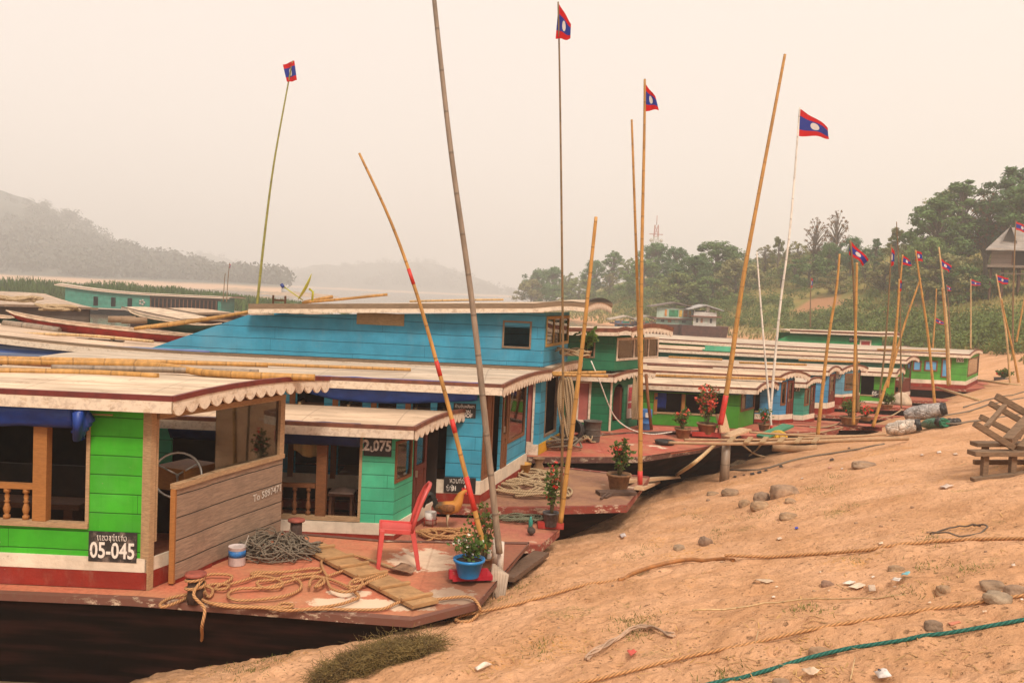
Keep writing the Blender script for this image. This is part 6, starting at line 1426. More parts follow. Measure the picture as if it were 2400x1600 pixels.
# ------------------------------------------------------------------ gangway, sacks and gear where the sand meets the farther bows
def cane(label,pts,ys,r,mat,name='gangway_pole',cat='pole',group='poles laid from the bows to the sand'):
    P=[at_y(x,y,yy) for (x,y),yy in zip(pts,ys)]; return tag(MB().tube(crom(P,.2),r,9).build(name,mat,None,P[0]),label,cat,group)
cane('thickest pale pole of the gangway from the red deck to the sand',b2((290,1378),(700,1385),(1100,1372),(1530,1357),(1678,1353)),(17.6,18,18.4,18.8,19),[.03,.05],wood('pole_wood',(.40,.25,.14),9.,.8,.5))
cane('thin pole lying behind the thickest gangway pole',b2((380,1362),(800,1362),(1300,1345),(1550,1330)),(18.2,18.6,19.2,19.6),.026,wood('pole_wood',(.40,.25,.14),9.,.8,.5))
cane('upper thin pole reaching the white sack',b2((760,1318),(1100,1338),(1400,1338),(1545,1328)),(19.6,19.8,20,20.1),.024,wood('pole_wood',(.40,.25,.14),9.,.8,.5))
for i,px in enumerate((640,740,830,930,1030,1130)):
    a,b_=b2((px,1392),(px+26,1362)); P=[at_y(*a,17.95),at_y(*b_,18.7)]; P=[p+Vector((0,0,.05)) for p in P]; tag(MB().beam(P[0],P[1],.10,.03).build('gangway_rung',M_ply,None,P[0]),'short board nailed across the gangway poles','board','boards across the gangway')
P=[at_y(*q,y) for q,y in zip(b2((625,1385),(618,1500)),(18.1,18.1))]; P[1].z=ground(P[1].x,P[1].y)-.1; tag(MB().tube(P,[.085,.10],10).build('post',M_bamg,None,P[1]),'upright grey wooden post holding the gangway poles','post')
A_,B_=at_z(*b4((645,98))[0],1.0),G(*b4((395,292))[0]); cane('slanting stick propped between the red deck and the sand',b4((648,97),(525,205),(392,290)),(A_.y,15.8,B_.y),.035,M_bamp)
P=[at_z(*b4((230,350))[0],.95)+Vector((0,0,.03)),G(*b4((375,302))[0])+Vector((0,0,.10)),G(*b4((450,303))[0])+Vector((0,0,.12))]; m=MB().beam(P[0],P[1],.16,.05); m.beam(at_z(*b4((150,300))[0],1.0),P[2],.14,.05); tag(m.build('bow_boards',wood('pale_board',(.55,.36,.21)),None,P[0]),'pale boards fixed at the tip of the light blue boat bow','boards')
def sack(label,pts,r,mat,tie=None,seed=0,cat='sack'):
    A_,B_=[G(*q) for q in pts]; d=B_-A_; L=d.length; d.normalize(); up=Vector((0,0,1)); s_=d.cross(up).normalized(); up=s_.cross(d); rings=[]
    for i in range(17):
        f=i/16; k=max(.30,min(1,math.sin(PI*min(1,f*.80+.04))**.35*(1.0-.10*f))); 
        rings.append([A_+d*(L*f)+Vector((0,0,r*.85))+(s_*math.cos(a)+up*math.sin(a)*.92)*(r*k*(1+.16*mnoise.noise(Vector((f*6,a*1.5,seed)))+.06*mnoise.noise(Vector((f*20,a*5,seed))))) for a in [2*PI*j/18 for j in range(18)]])
    t_=thing('sack',label,cat,A_); MB().loft(rings).build('bag',mat,t_,A_)
    if tie:
        m=MB(); 
        for i in (15,16): m.loft([[c+(p-c)*1.04+d*dx for p in rings[i]] for dx in (-.05,.05) for c in [sum(rings[i],Vector())/18]])
        m.build('tied_mouth',tie,t_,A_)
    return t_
def plastic(name,col):
    t=NT(name); o=t.obj(); n=t.noise(o,5.,6,.75,1.); v=t.n('TexVoronoi',{'feature':'DISTANCE_TO_EDGE'},Vector=o,Scale=7.).outputs[0]
    c=t.mix(t.ramp(n,.38,.62),mul(col,.55),mul(col,1.35)); t.bsdf(c,.32,t.bump(t.math('ADD',n,t.math('MULTIPLY',t.ramp(v,0.,.15),.4)),.9,.06)); return t.m
blk=plain('black_plastic',(.015,.013,.012),.5,.4)
sack('big grey plastic wrapped sack lying behind the white one',b2((1655,1262),(1890,1225)),.26,plastic('grey_plastic',(.34,.31,.29)),blk,3)
sack('white woven plastic sack lying in front of the grey one',b2((1548,1345),(1740,1318)),.21,plastic('white_sack',(.55,.46,.38)),blk,5)
sack('green plastic bag squeezed beside the two sacks',b2((1765,1300),(1895,1294)),.15,plastic('green_bag',(.01,.17,.08)),None,7)
q=G(*b2((1915,1283))[0]); m=MB(); 
for k in range(5): m.loft([[q+Vector((.12*k-.25,.06*math.sin(k*2),.06))+Vector((.10*s*math.cos(a),.10*s*math.sin(a),z*.7)) for a in [j*PI/5 for j in range(10)]] for s,z in ((.4,-.1),(1,-.02),(.8,.14),(.3,.2))])
tag(m.build('black_bag',blk,None,q),'dark bundle of black plastic at the end of the sacks','bag')
q=at_z(*b2((925,1355))[0],.95); 
sack_m=plastic('yellow_bag',(.62,.36,.02)); t_=thing('bag','bright yellow plastic bag slumped by the green board','bag',q); m=MB(); m.loft([[Vector((.22*s*math.cos(a)*(1+.1*mnoise.noise(Vector((a,z,1)))),.16*s*math.sin(a),z*.5)) for a in [2*PI*j/16 for j in range(16)]] for s,z in ((.9,0),(1,.12),(.8,.28),(.35,.38),(.1,.4))]); m.build('bag_body',sack_m,t_)
A_,B_=at_z(*b2((830,1345))[0],1.0),at_z(*b2((985,1278))[0],1.35); B_=at_y(*b2((985,1278))[0],A_.y+.6); tag(MB().beam(A_,B_,.30,.05).build('green_board',paint('board_green',(.05,.22,.12),0.,.4,.3),None,A_),'green painted board leaning at the blue boat bow','board')
A_=at_z(*b2((615,1345))[0],1.05); m=MB(); m.beam(A_,at_y(*b2((740,1300))[0],A_.y+.5),.3,.04); m.beam(A_+Vector((0,0,.1)),A_+Vector((-.1,.1,.5)),.35,.05); tag(m.build('broken_crate',wood('pale_board',(.55,.36,.21)),None,A_),'broken pale wooden boards piled on the tip of the red deck','boards')
q=at_z(*b2((268,1388))[0],1.0); tag(MB().lathe([(.14,.0),(.2,.015),(.22,.08),(.21,.085),(.19,.03),(.02,.02)],24,q).build('basin',plain('black_tub',(.03,.025,.022),.5),None),'shallow black basin standing on the red deck','basin')
# barrels by the blue cabin
q=at_y(1347,1024,18.4)
def tub(label,px,py,y,r,h,mat,cat='bin',lie=False,name='plastic_bin'):
    q=at_z(px,py,1.0); t_=thing(name,label,cat,q); R=Matrix.Rotation(math.radians(80),3,'X') if lie else None
    MB().lathe([(r*.84,0),(r*.86,.01),(r*.93,h*.6),(r,h*.96),(r*1.06,h*.97),(r*1.06,h),(r*.96,h),(r*.8,h*.1)],24,(0,0,r if lie else 0),R).build('shell',mat,t_)
    m=MB(); 
    for f in (.3,.6): m.tube([(r*(.86+.12*f)*math.cos(a),r*(.86+.12*f)*math.sin(a),h*f) if not lie else tuple((R@Vector((r*(.86+.12*f)*math.cos(a),r*(.86+.12*f)*math.sin(a),h*f)))+Vector((0,0,r))) for a in np.linspace(0,2*PI,24)],.012,6,False)
    m.build('rib',mat,t_); return t_
dkb=plain('grey_bin',(.10,.085,.07),.6,.3); tub('upright grey plastic bin with a rim on the red deck',1387,1034,17,.19,.44,dkb); 
t_=tub('dark bin lying on its side with the open mouth showing',1350,1032,17,.22,.5,plain('dark_bin',(.035,.03,.028),.6,.3),lie=True); t_.rotation_euler=(0,0,-.35)
q=at_z(1343,1040,1.0); tag(MB().lathe([(.07,0),(.068,.2),(.1,.205),(.1,.235),(.06,.24)],14,q).build('bollard_stub',plain('red_cap',(.3,.07,.045),.7,.4,14.),None),'short red iron bollard in front of the dark bin','bollard')
coil('heap of grey rope and cable at the foot of the yellow band',at_z(1290,1050,1.005),.55,.3,8,M_ropegr,.022,.2,seed=31)
coil('small pale rope heap beside the upright grey bin',at_z(1376,1036,1.005),.15,.12,5,M_ropep,.014,.12,seed=32)
# ropes hanging on the front of the blue boat
q=at_y(1333,885,17.6); P=[]
for i in range(13):
    s_=(i%2)*2-1; j=random.uniform(-.05,.05); P+=[q+Vector((.05*s_+j-.05,-.06*random.random(),-.03*random.random())),q+Vector((.13*s_+j-.02,-.05-.05*random.random(),-.5)),q+Vector((.03*s_+j+.06,-.06*random.random(),-1.0-.25*random.random()))]
rope('long hank of tan rope hanging at the front of the blue boat',P,.018,M_ropep,.06)
q=at_y(1491,880,20.6); P=[]
for i in range(8):
    s_=(i%2)*2-1; P+=[q+Vector((.04*s_,0,0)),q+Vector((.07*s_+.01*i,-.04,-.5)),q+Vector((.03*s_+.02*i,-.02,-1.0))]
rope('thin hank of rope hanging at the green boat corner',P,.016,M_ropep,.06)
P=[at_y(*q,y) for q,y in zip([(1385,845),(1400,880),(1410,905),(1425,945),(1440,975),(1460,995),(1490,1010),(1530,1017),(1575,1012)],(17.5,17.5,17.6,17.8,18,18.2,18.4,19,19.6))]; rope('pale cable sagging from the blue upper deck to the red deck',P,.013,M_whp,.08,name='cable',cat='cable')
q=at_z(1512,1007,1.0); t_=thing('oil_drum','blue metal drum with a pale label beside the green boat corner','drum',(q.x,q.y+.1,1.0)); MB().lathe([(.15,0),(.16,.01),(.16,.15),(.166,.155),(.16,.16),(.16,.3),(.166,.305),(.16,.31),(.16,.46),(.15,.47)],24).build('drum_body',paint('drum_blue',(.03,.13,.35),0.,.3,.2),t_); x=MB().bb(-.02,.07,-.172,-.158,.3,.41).build('drum_label',M_sign,t_)
P=[at_y(*q,20.) for q in ((1514,876),(1519,940),(1527,1007))]; tag(MB().tube(P,.035,8).build('wooden_pole',M_brown,None,P[-1]),'brown wooden pole leaning at the corner of the green boat','pole')
# plants and basket on the blue upper deck front
q=at_y(1372,838,17.6); potted('small potted plant on the front of the blue upper deck',q,.09,.12,.14,.4,.2,160,0,M_clay,None,stems=7,leafs=.12,seed=40)
coil('coil of pale rope on the front edge of the blue upper deck',at_y(1340,836,17.5),.28,.2,6,M_ropep,.02,.14,seed=41)
for lab,pts,y in (('upper bamboo sticking out past the light blue roof',[(1290,874),(1350,873),(1420,872)],16.2),('lower bamboo sticking out past the light blue roof',[(1295,878),(1350,879),(1425,881)],16.)): cane(lab,pts,[y]*3,.028,M_bam,'bamboo_cane','bamboo','bamboo and boards laid on the roofs')
q=G(*b2((1640,1160))[0]); q=at_z(*b2((1640,1160))[0],.75); t_=thing('tarpaulin_bundle','pale domed bundle under a canvas on the far bow','bundle',q); m=MB(); m.loft([[Vector((.36*s*math.cos(a)*(1+.1*mnoise.noise(Vector((a,z,4)))),.28*s*math.sin(a),z*.5)) for a in [2*PI*j/18 for j in range(18)]] for s,z in ((1,0),(1,.2),(.9,.45),(.68,.68),(.38,.84),(.1,.9))]); m.build('canvas',cloth('canvas_pale',(.50,.38,.27),.8),t_)
for lab,a,b_ in (('long pole from the far green boat to the sand',(1845,1058),(2100,1135)),('thin pole along the far bow to the right',(2040,1010),(2330,1048))):
    A_,B_=at_z(*b2(a)[0],1.0),G(*b2(b_)[0]); tag(MB().tube([A_,B_],.05,8).build('gangway_pole',M_bamp,None,A_),lab,'pole','poles laid from the bows to the sand')
for i,(a,b_) in enumerate((((720,1392),(850,1460)),((825,1392),(720,1470)),((980,1330),(1300,1290)),((1520,1235),(1640,1190)),((1110,1290),(1290,1262)))):
    A_=at_z(*b2(a)[0],.9); B_=at_z(*b2(b_)[0],.85) if i>1 else G(*b2(b_)[0]); tag(MB().tube(crom([A_,A_.lerp(B_,.5)+Vector((0,0,-.06)),B_],.2),.02,6).build('mooring_line',M_ropep,None,A_),['thin line sagging from the gangway to the sand on the left','thin line crossing under the gangway','plank like pole on the bows before the bushy plant','pale board on the bow left of the canvas bundle','thin pole resting beside the blue boat bow'][i],'line')
# ------------------------------------------------------------------ weathered frame bench at the right edge
def bench():
    f0=G(*b4((2110,292))[0]); D=f0.y; t_=thing('bench','weathered wooden bench with a slatted reclining back at the right edge','bench',f0); wd=wood('bench_wood',(.20,.125,.075),12.,.85,.6)
    W_=lambda x,y,dy=0.: at_y(*b4((x,y))[0],D+dy)-f0
    # coordinates of the second detail view
    Q=lambda x,y,dy=0.: at_y(*b2((x,y))[0],D+dy)-f0
    dp=.75
    def bar(name,a,b_,w_,h,ext=None): 
        a=Vector(a); b_=Vector(b_); return MB().beam(a,b_,w_,h).build(name,wd,t_,bevel=.006)
    seat0,seat1=Q(2058,1386,dp),Q(2600,1386,dp); bar('seat_board',seat0,seat1,.2,.055)
    seat0,seat1=Q(2045,1438,0),Q(2600,1438,0); bar('seat_board',seat0,seat1,.22,.06)
    for dy in (0,dp):
        for x in (2128,2290,2480): 
            a=Q(x,1450 if dy==0 else 1400,dy); b_=Vector((a.x+.0,a.y,ground(f0.x+a.x,f0.y+a.y)-f0.z)); bar('leg',a,b_,.07,.08)
    a=Q(2060,1492,.2); bar('foot_rail',a,Q(2600,1492,.2),.06,.06); a=Q(2055,1532,-.05); b_=Q(2600,1532,-.05); bar('foot_rail',Vector((a.x,a.y,ground(f0.x+a.x,f0.y+a.y)-f0.z+.04)),Vector((b_.x,b_.y,a.z+.06)),.12,.05)
    for dy in (0.0,dp):
        o=Vector((0,0,0)); bar('back_rail',Q(2065,1268,dy) if dy==0 else Q(2155,1150,dp),Q(2290,1408,dy) if dy==0 else Q(2400,1290,dp),.075,.075)
    bar('back_rail',Q(2192,1110,dp+.1),Q(2420,1240,dp+.1),.08,.09)
    bar('back_slat',Q(2100,1228,.3),Q(2330,1345,.3),.07,.07)
    bar('back_slat',Q(2130,1290,.0),Q(2240,1165,dp),.06,.05)
    bar('back_slat',Q(2255,1375,.0),Q(2420,1200,dp),.12,.11); bar('back_slat',Q(2340,1420,.0),Q(2480,1260,dp),.12,.1)
bench()

for lab,a,b_,y in (('long bamboo lying on the roof behind the bright green boat',(180,988),(965,1012),24.),('thin pole lying on the roofs behind it',(395,962),(860,968),25.5),('thin bamboo across the middle of the far roofs',(290,882),(600,897),29.),('dark red plank along a far roof',(165,925),(545,942),27.),('thin bamboo lying on the far roofs to the right',(1045,900),(1400,912),33.),('bamboo along the roof left of the largest far flag',(700,915),(1090,928),28.),('thin cane on the roof of the far green boat',(1500,838),(1900,850),37.5)):
    A_,B_=at_y(*b2(a)[0],y),at_y(*b2(b_)[0],y); tag(MB().tube([A_,A_.lerp(B_,.5),B_],.035,7).build('bamboo_cane',M_trim if 'plank' in lab else M_bam,None,A_),lab,'bamboo','bamboo and boards laid on the roofs')
A_=at_y(*b2((500,848))[0],29.); m=MB(); m.box(A_+Vector((.45,.2,.02)),(.9,.4,.05)); m.box(A_+Vector((.45,.0,.1)),(.9,.04,.16)); tag(m.build('crate',paint('crate_green',(.1,.42,.25),0.,.3,.2),None,A_),'small pale green crate on the roofs in the middle','crate')
# ------------------------------------------------------------------ trees, scrub and buildings on the hillside
GREENS=[(.10,.19,.06),(.13,.21,.06),(.19,.24,.075),(.085,.17,.065),(.22,.22,.085)]
M_bark=plain('tree_bark',(.16,.12,.085),.9,.5,6.)
def tree_proto(name,h,cw,nclump,nleaf,lsize,mat,seed,trunk=.45,flat=.75,sparse=False,lean=0.):
    rd=random.Random(seed); root=bpy.data.objects.new(name,None)
    COL.objects.link(root); tb=MB(); r0=h*.022; th=h*(1-trunk*.15)
    P=[Vector((lean*f*h+.03*h*math.sin(f*4+seed),.02*h*math.cos(f*3+seed),th*f)) for f in (0,.2,.4,.6,.8,1.)]
    tb.tube(P,[r0*1.3,r0,r0*.8,r0*.6,r0*.4,r0*.15],8); C=[];R=[]
    for i in range(nclump):
        f=rd.uniform(trunk,1.)
        a=rd.uniform(0,2*PI); wf=math.sin(PI*min(1,max(0.08,(f-trunk)/(1.02-trunk))*.8+.16))
        rr=cw*wf*rd.uniform(.25,1.15)**.7; b=P[0].lerp(P[-1],max(.15,f-.22)); c=Vector((rr*math.cos(a)+lean*f*h,rr*math.sin(a),h*f*.97+rd.gauss(0,.02*h)))
        tb.tube([b,b.lerp(c,.5)+Vector((0,0,.03*h)),c],[r0*.33,r0*.07],5,False); C.append(tuple(c)); R.append(rd.uniform(.45,1.15)*cw*(.12 if nclump==90 else .2 if sparse else .25))
    tb.build('trunk',M_bark,root)
    k=max(6,int(nleaf/nclump)); cr=quads('crown',clump_quads(C,R,k,lsize,flat),mat,root); return root
LM=[leafmat('tree_leaves_'+'abcde'[i],g,.55,.2) for i,g in enumerate(GREENS)]
M_yel=leafmat('dry_leaves',(.20,.12,.05),.5,.3); M_bush=leafmat('bush_leaves',(.10,.16,.035),.6,.2); M_ban=leafmat('bamboo_leaves',(.18,.20,.06),.5,.3)
PR={'round':[tree_proto('round_tree',10,4.2,80,7200,.19,LM[i],i+1,.28) for i in (0,1,3)],'tall':[tree_proto('tall_tree',13,3.2,76,6400,.19,LM[i],i+11,.35) for i in (0,3)],
 'loose':[tree_proto('loose_tree',11,3.4,64,2700,.18,LM[i],i+21,.35,.8,True) for i in (1,2,4)],'bare':[tree_proto('sparse_tree',13,2.9,90,1100,.17,M_yel,s,.38,1.1,True) for s in (31,32)],
 'bushy':[tree_proto('bushy_tree',5.5,3.0,56,4200,.15,LM[i],i+41,.1) for i in (0,1,2,4)],'plume':[tree_proto('feathery_bamboo',9,2.6,40,2200,.22,M_ban,s,.2,1.2,True,.06) for s in (51,52)]}
used=set()
KIND={'round':'broad round dark green tree','tall':'tall dense dark tree','loose':'loose airy green tree','bare':'nearly leafless tree with brown leaves','bushy':'low bushy green tree','plume':'feathery pale bamboo clump'}
NM={'round':'round_tree','tall':'tall_tree','loose':'loose_tree','bare':'sparse_tree','bushy':'bushy_tree','plume':'bamboo_clump'}
def plant(kind,px,ytop,y,label,wide=1.):
    """tree whose top shows at photo pixel (px,ytop) and which stands y metres away"""
    y*=1.16 if 1740<px<2160 else 1.08 if 2160<=px<2300 else 1.
    top=at_y(px,ytop,y); b=ground(top.x,y); hh=max(1.5,top.z-b); p=PR[kind][int(px*7+y)%len(PR[kind])]
    H0={'round':10,'tall':13,'loose':11,'bare':13,'bushy':5.5,'plume':9}[kind]
    o=copy_tree(p); o.name=NM[kind]; o.location=(top.x,y,b-.1); s=hh/H0; o.scale=(s*wide,s*wide,s*1.02); o.rotation_euler=(0,0,px*.37+y)
    tag(o,label,'tree','trees along the hillside'); return o
def pick(): pass
R_=[ # kind, px, ytop, distance, width, label
('round',1262,632,225,1.1,'rounded tree at the far left tip of the headland'),('bushy',1248,658,215,1.3,'low tree at the very tip of the headland'),('round',1300,628,215,1.,'tree next to the headland tip tree, as high as it'),('loose',1335,640,205,1.2,'lower airy tree on the headland left of the paired poles'),('round',1395,612,195,1.1,'rounded headland tree just left of the paired bamboo poles'),('tall',1440,590,190,1.2,'tallest hazy tree on the headland between the paired poles'),('loose',1475,606,185,1.3,'airy tree on the headland behind the paired poles'),
('round',1540,572,170,1.2,'broad tree right in front of the lattice tower'),('round',1585,580,160,1.,'round tree right of the tower tree'),('bushy',1510,612,155,1.5,'low bushy tree left below the tower'),('round',1680,569,135,1.45,'largest round tree in the middle of the hillside'),('round',1630,600,130,1.25,'broad tree on the left flank of the largest round tree'),('bushy',1725,610,128,1.4,'low tree at the right foot of the largest round tree'),('bushy',1590,640,128,1.6,'dark low tree at the left foot of the largest round tree'),('loose',1745,592,140,1.,'slim airy tree behind the tall leaning bamboo pole'),
('loose',1795,574,120,1.2,'airy tree with bare twigs left of the white flagpole'),('plume',1830,560,118,1.,'pale feathery clump left of the white flagpole'),('bare',1915,508,112,1.,'nearly leafless tree left of the tallest leafless one'),('bare',1965,492,108,1.,'tallest nearly leafless tree on the hillside'),('loose',1870,566,110,1.3,'yellowish airy tree behind the white flagpole'),('round',1945,570,106,.9,'round tree below the leafless trees'),('bushy',1900,600,104,1.5,'low dark tree under the leafless trees'),
('round',2000,556,104,.9,'round tree behind the largest far flag'),('tall',2055,560,100,.9,'slim dark tree between the largest flag and the cluster'),('loose',2030,596,98,1.3,'airy tree below the slim dark tree'),('plume',2105,540,96,1.1,'feathery bamboo clump behind the flag cluster'),('plume',2140,548,95,1.,'second feathery clump right of the flag cluster'),('bushy',2075,620,92,1.6,'bushy tree low behind the flag cluster'),('bushy',2140,600,90,1.6,'bushy tree under the feathery clumps'),
('tall',2205,468,92,1.5,'big dark tree left in the crown group by the house'),('tall',2262,428,95,1.5,'highest dark tree left of the stilt house'),('loose',2235,440,102,1.2,'airy twiggy tree behind the big dark trees'),('bare',2320,452,100,1.,'thin brown leafed tree behind the stilt house roof'),('tall',2385,398,98,1.4,'tall tree cut by the right edge above the house'),('round',2350,455,106,1.,'round tree peeping above the house roof'),('round',2180,560,86,1.,'round tree at the foot of the big dark tree'),('bushy',2225,600,82,1.5,'dense low tree left below the stilt house'),('bushy',2270,620,80,1.4,'dense low tree right before the house posts'),('tall',2430,420,92,1.3,'tall tree beyond the right edge'),
('bushy',1960,636,96,1.5,'low tree above the bare earth patch'),('loose',1835,618,108,1.4,'airy low tree beside the bare earth patch'),('bushy',1770,630,112,1.6,'low round tree behind the leaning pole'),('bushy',1660,650,125,1.5,'low dark tree under the largest round tree'),('loose',1430,640,180,1.4,'airy low tree at the foot of the headland trees'),('bushy',1360,655,190,1.6,'low bush tree at the shore of the headland'),('bushy',1300,668,200,1.5,'low bush tree near the headland tip')]
for k,px,yt,y,wd,lab in R_: plant(k,px,yt,y,lab,wd)
for l in PR.values():
    for p in l:
        for ch in list(p.children): bpy.data.objects.remove(ch)
        bpy.data.objects.remove(p)
# scrub and tall grass over the slope: uncountable
V=[];C=[];Rr=[];rd=random.Random(5)
n=0
while n<1250:
    y=rd.uniform(50,215); x=lerp(_XS,y)+rd.uniform(4,60)**1.; 
    if x/y>.75 or x/y<-.02: continue
    if fbm(x,y,.06,3)<-.08 and rd.random()<.8: continue
    if math.hypot((x-BP.x)/7,(y-BP.y)/9)<.6: continue
    r=rd.uniform(.35,1.15)*(1+.5*(rd.random()<.15)); C.append((x,y,ground(x,y)+r*.45)); Rr.append(r); n+=1
for i in range(420):
    px,py=(rd.uniform(1860,2400),rd.uniform(745,830)) if i<260 else (rd.uniform(1480,2000),rd.uniform(700,770))
    g=G(px,py)
    if g.y<52 or math.hypot((g.x-BP.x)/7,(g.y-BP.y)/9)<.55: continue
    r=rd.uniform(.35,1.1); C.append((g.x,g.y,g.z+r*.4)); Rr.append(r)
sc=quads('scrub',clump_quads(C,Rr,130,np.repeat(np.array(Rr)*.09+.03,130),.8),M_bush); tag(sc,kind='stuff')
N=30000; V=[]
for i in range(N):
    y=48+ (rd.random()**1.4)*140; x=lerp(_XS,y)+1.+rd.random()*55
    if x/y>.72: continue
    v=fbm(x,y,.05,3)
    if math.hypot((x-BP.x)/7,(y-BP.y)/9)<.5: continue
    if v>.28 or (y<58 and x-lerp(_XS,y)<6): continue
    z=ground(x,y); h=rd.uniform(.2,.62); a=rd.uniform(0,PI); w_=.06+y*.0007; s=Vector((math.cos(a),math.sin(a),0))*w_; l=Vector((rd.gauss(0,.3),rd.gauss(0,.3),1))*h
    p=Vector((x,y,z-.05)); V+=[tuple(p-s),tuple(p+s),tuple(p+l+s*.2),tuple(p+l-s*.2)]
tg=quads('grass',V,leafmat('slope_grass',(.23,.22,.07),.7,.3)); tag(tg,kind='stuff')
# sand spit with reeds at the left, low islands
t=NT('sandbar'); o=t.obj(); t.bsdf(t.mix(t.ramp(t.noise(o,.3,5),.35,.65),(.42,.28,.17),(.30,.2,.12)),.95); sb=t.m
P=[]
for i in range(24):
    row=[]
    for j in range(60):
        y=104+i*1.0; x=-90+j*1.25; f=math.sin(PI*i/23)*max(0,min(1,(j)/8))*max(0,min(1,(59-j)/14)); row.append((x,y,-.6+1.7*f**.6+.2*fbm(x,y,.2,2)*f))
    P.append(row)
tag(MB().sheet(P).build('sandbar',sb),kind='structure')
V=[]
for i in range(26000):
    j=rd.uniform(2,50); ii=rd.uniform(4,19); p=P[int(ii)][int(j)]; x=-90+j*1.25; y=104+ii; h=rd.uniform(.8,2.3)*(1-.6*max(0,(j-34)/18))*(1+.35*fbm(x,y,.15,2)); s=Vector((rd.gauss(0,1),rd.gauss(0,1),0)).normalized()*rd.uniform(.05,.14); l=Vector((rd.gauss(0,.25),rd.gauss(0,.25),1))*h; q=Vector((x,y,p[2]-.1)); V+=[tuple(q-s),tuple(q+s),tuple(q+l+s*.3),tuple(q+l-s*.3)]
C2=[];R2=[]
for i in range(130):
    j=rd.uniform(2,56); ii=rd.uniform(5,18); p=P[int(ii)][min(59,int(j))]
    if p[2]<.2: continue
    r=rd.uniform(.4,1.0); C2.append((-90+j*1.25,104+ii,p[2]+r*.7)); R2.append(r)
tag(quads('bushes',clump_quads(C2,R2,160,.10,.9),M_bush),kind='stuff')
tag(quads('reeds',V,leafmat('reed_leaves',(.07,.12,.025),.6,.2)),kind='stuff')
for (px,w_,yy,hh) in ((700,95,330,1.6),(560,60,420,1.5),(880,40,500,1.2),(600,40,240,.9)):
    c=at_z(px,hz_y(px)+EYE/yy*FPX,0); P=[]
    for i in range(9):
        row=[]
        for j in range(25): 
            u=j/12-1; v=i/4-1; f=max(0,1-u*u)*max(0,1-v*v); x=c.x+u*w_/FPX*yy; y=c.y+v*8; row.append((x,y,-.4+hh*f**.5*(1+.5*fbm(x,y,.3,3))))
        P.append(row)
    tag(MB().sheet(P).build('rocky_islet',sb),kind='structure')
# distant teal boat ---------------------------------------------------
def far_boat():
    D=.7; y=92; q0=at_y(540,722,y); q=q0; ang=math.radians(-3); p0=at_y(168,690,96)
    A=Vector((q.x-1.0,y,D)); b=make_boat('long teal and brown passenger boat out on the river at the left',A,A+Vector((.6,2.6,0)),D,D+1.55,1.0,(.05,.27,.2),17.,sheer=.006,sx=7.,bow=[(1.5,-.1),(3.4,.8),(3.4,1.6),(1.4,2.7)],camber=.1,valance=False,bands=False,rimc=(.55,.4,.33),deckc=(.3,.08,.06),
      holes=[(-7.3,-.3,.35,1.25),(-9.6,-9.1,.2,1.15),(-11.3,-10.8,.2,1.15),(-13.1,-12.6,.2,1.15)],roofth=.09,hullside=.3)
    for x in np.arange(-7.2,-.3,.42): MB().box(b.near(x,.8,.0),(.07,.06,.9)).build('post',M_brown,b.root)
    m=MB(); fbox(m,b.near,-7.3,-.3,.0,.35,-.02,-.004); fbox(m,b.near,-7.3,0,1.25,1.5,-.02,-.004); m.build('brown_panel',M_dark,b.root)
    m=MB(); 
    for a in range(5): m.lathe([(.001,0),(.14,.005),(.001,.01)],10,b.near(-8.1+.22*math.cos(a*1.256),.75+.22*math.sin(a*1.256),-.01),Matrix.Rotation(PI/2,3,'X'))
    m.build('flower_emblem',M_whp,b.root)
    return b
fb=far_boat()
P=[at_y(x,y_,90) for x,y_ in ((530,708),(534,660),(537,618))]; pole('thin far flagpole on the long teal boat',[(531,708),(534,660),(538,616)],91,.05,.04,M_bamd,flag=[(538,617),(541,621),(540,628),(536,627)])
pole('thin bare pole beside the far flagpole',[(523,706),(526,660),(528,640)],91.5,.05,.04,M_bamd)
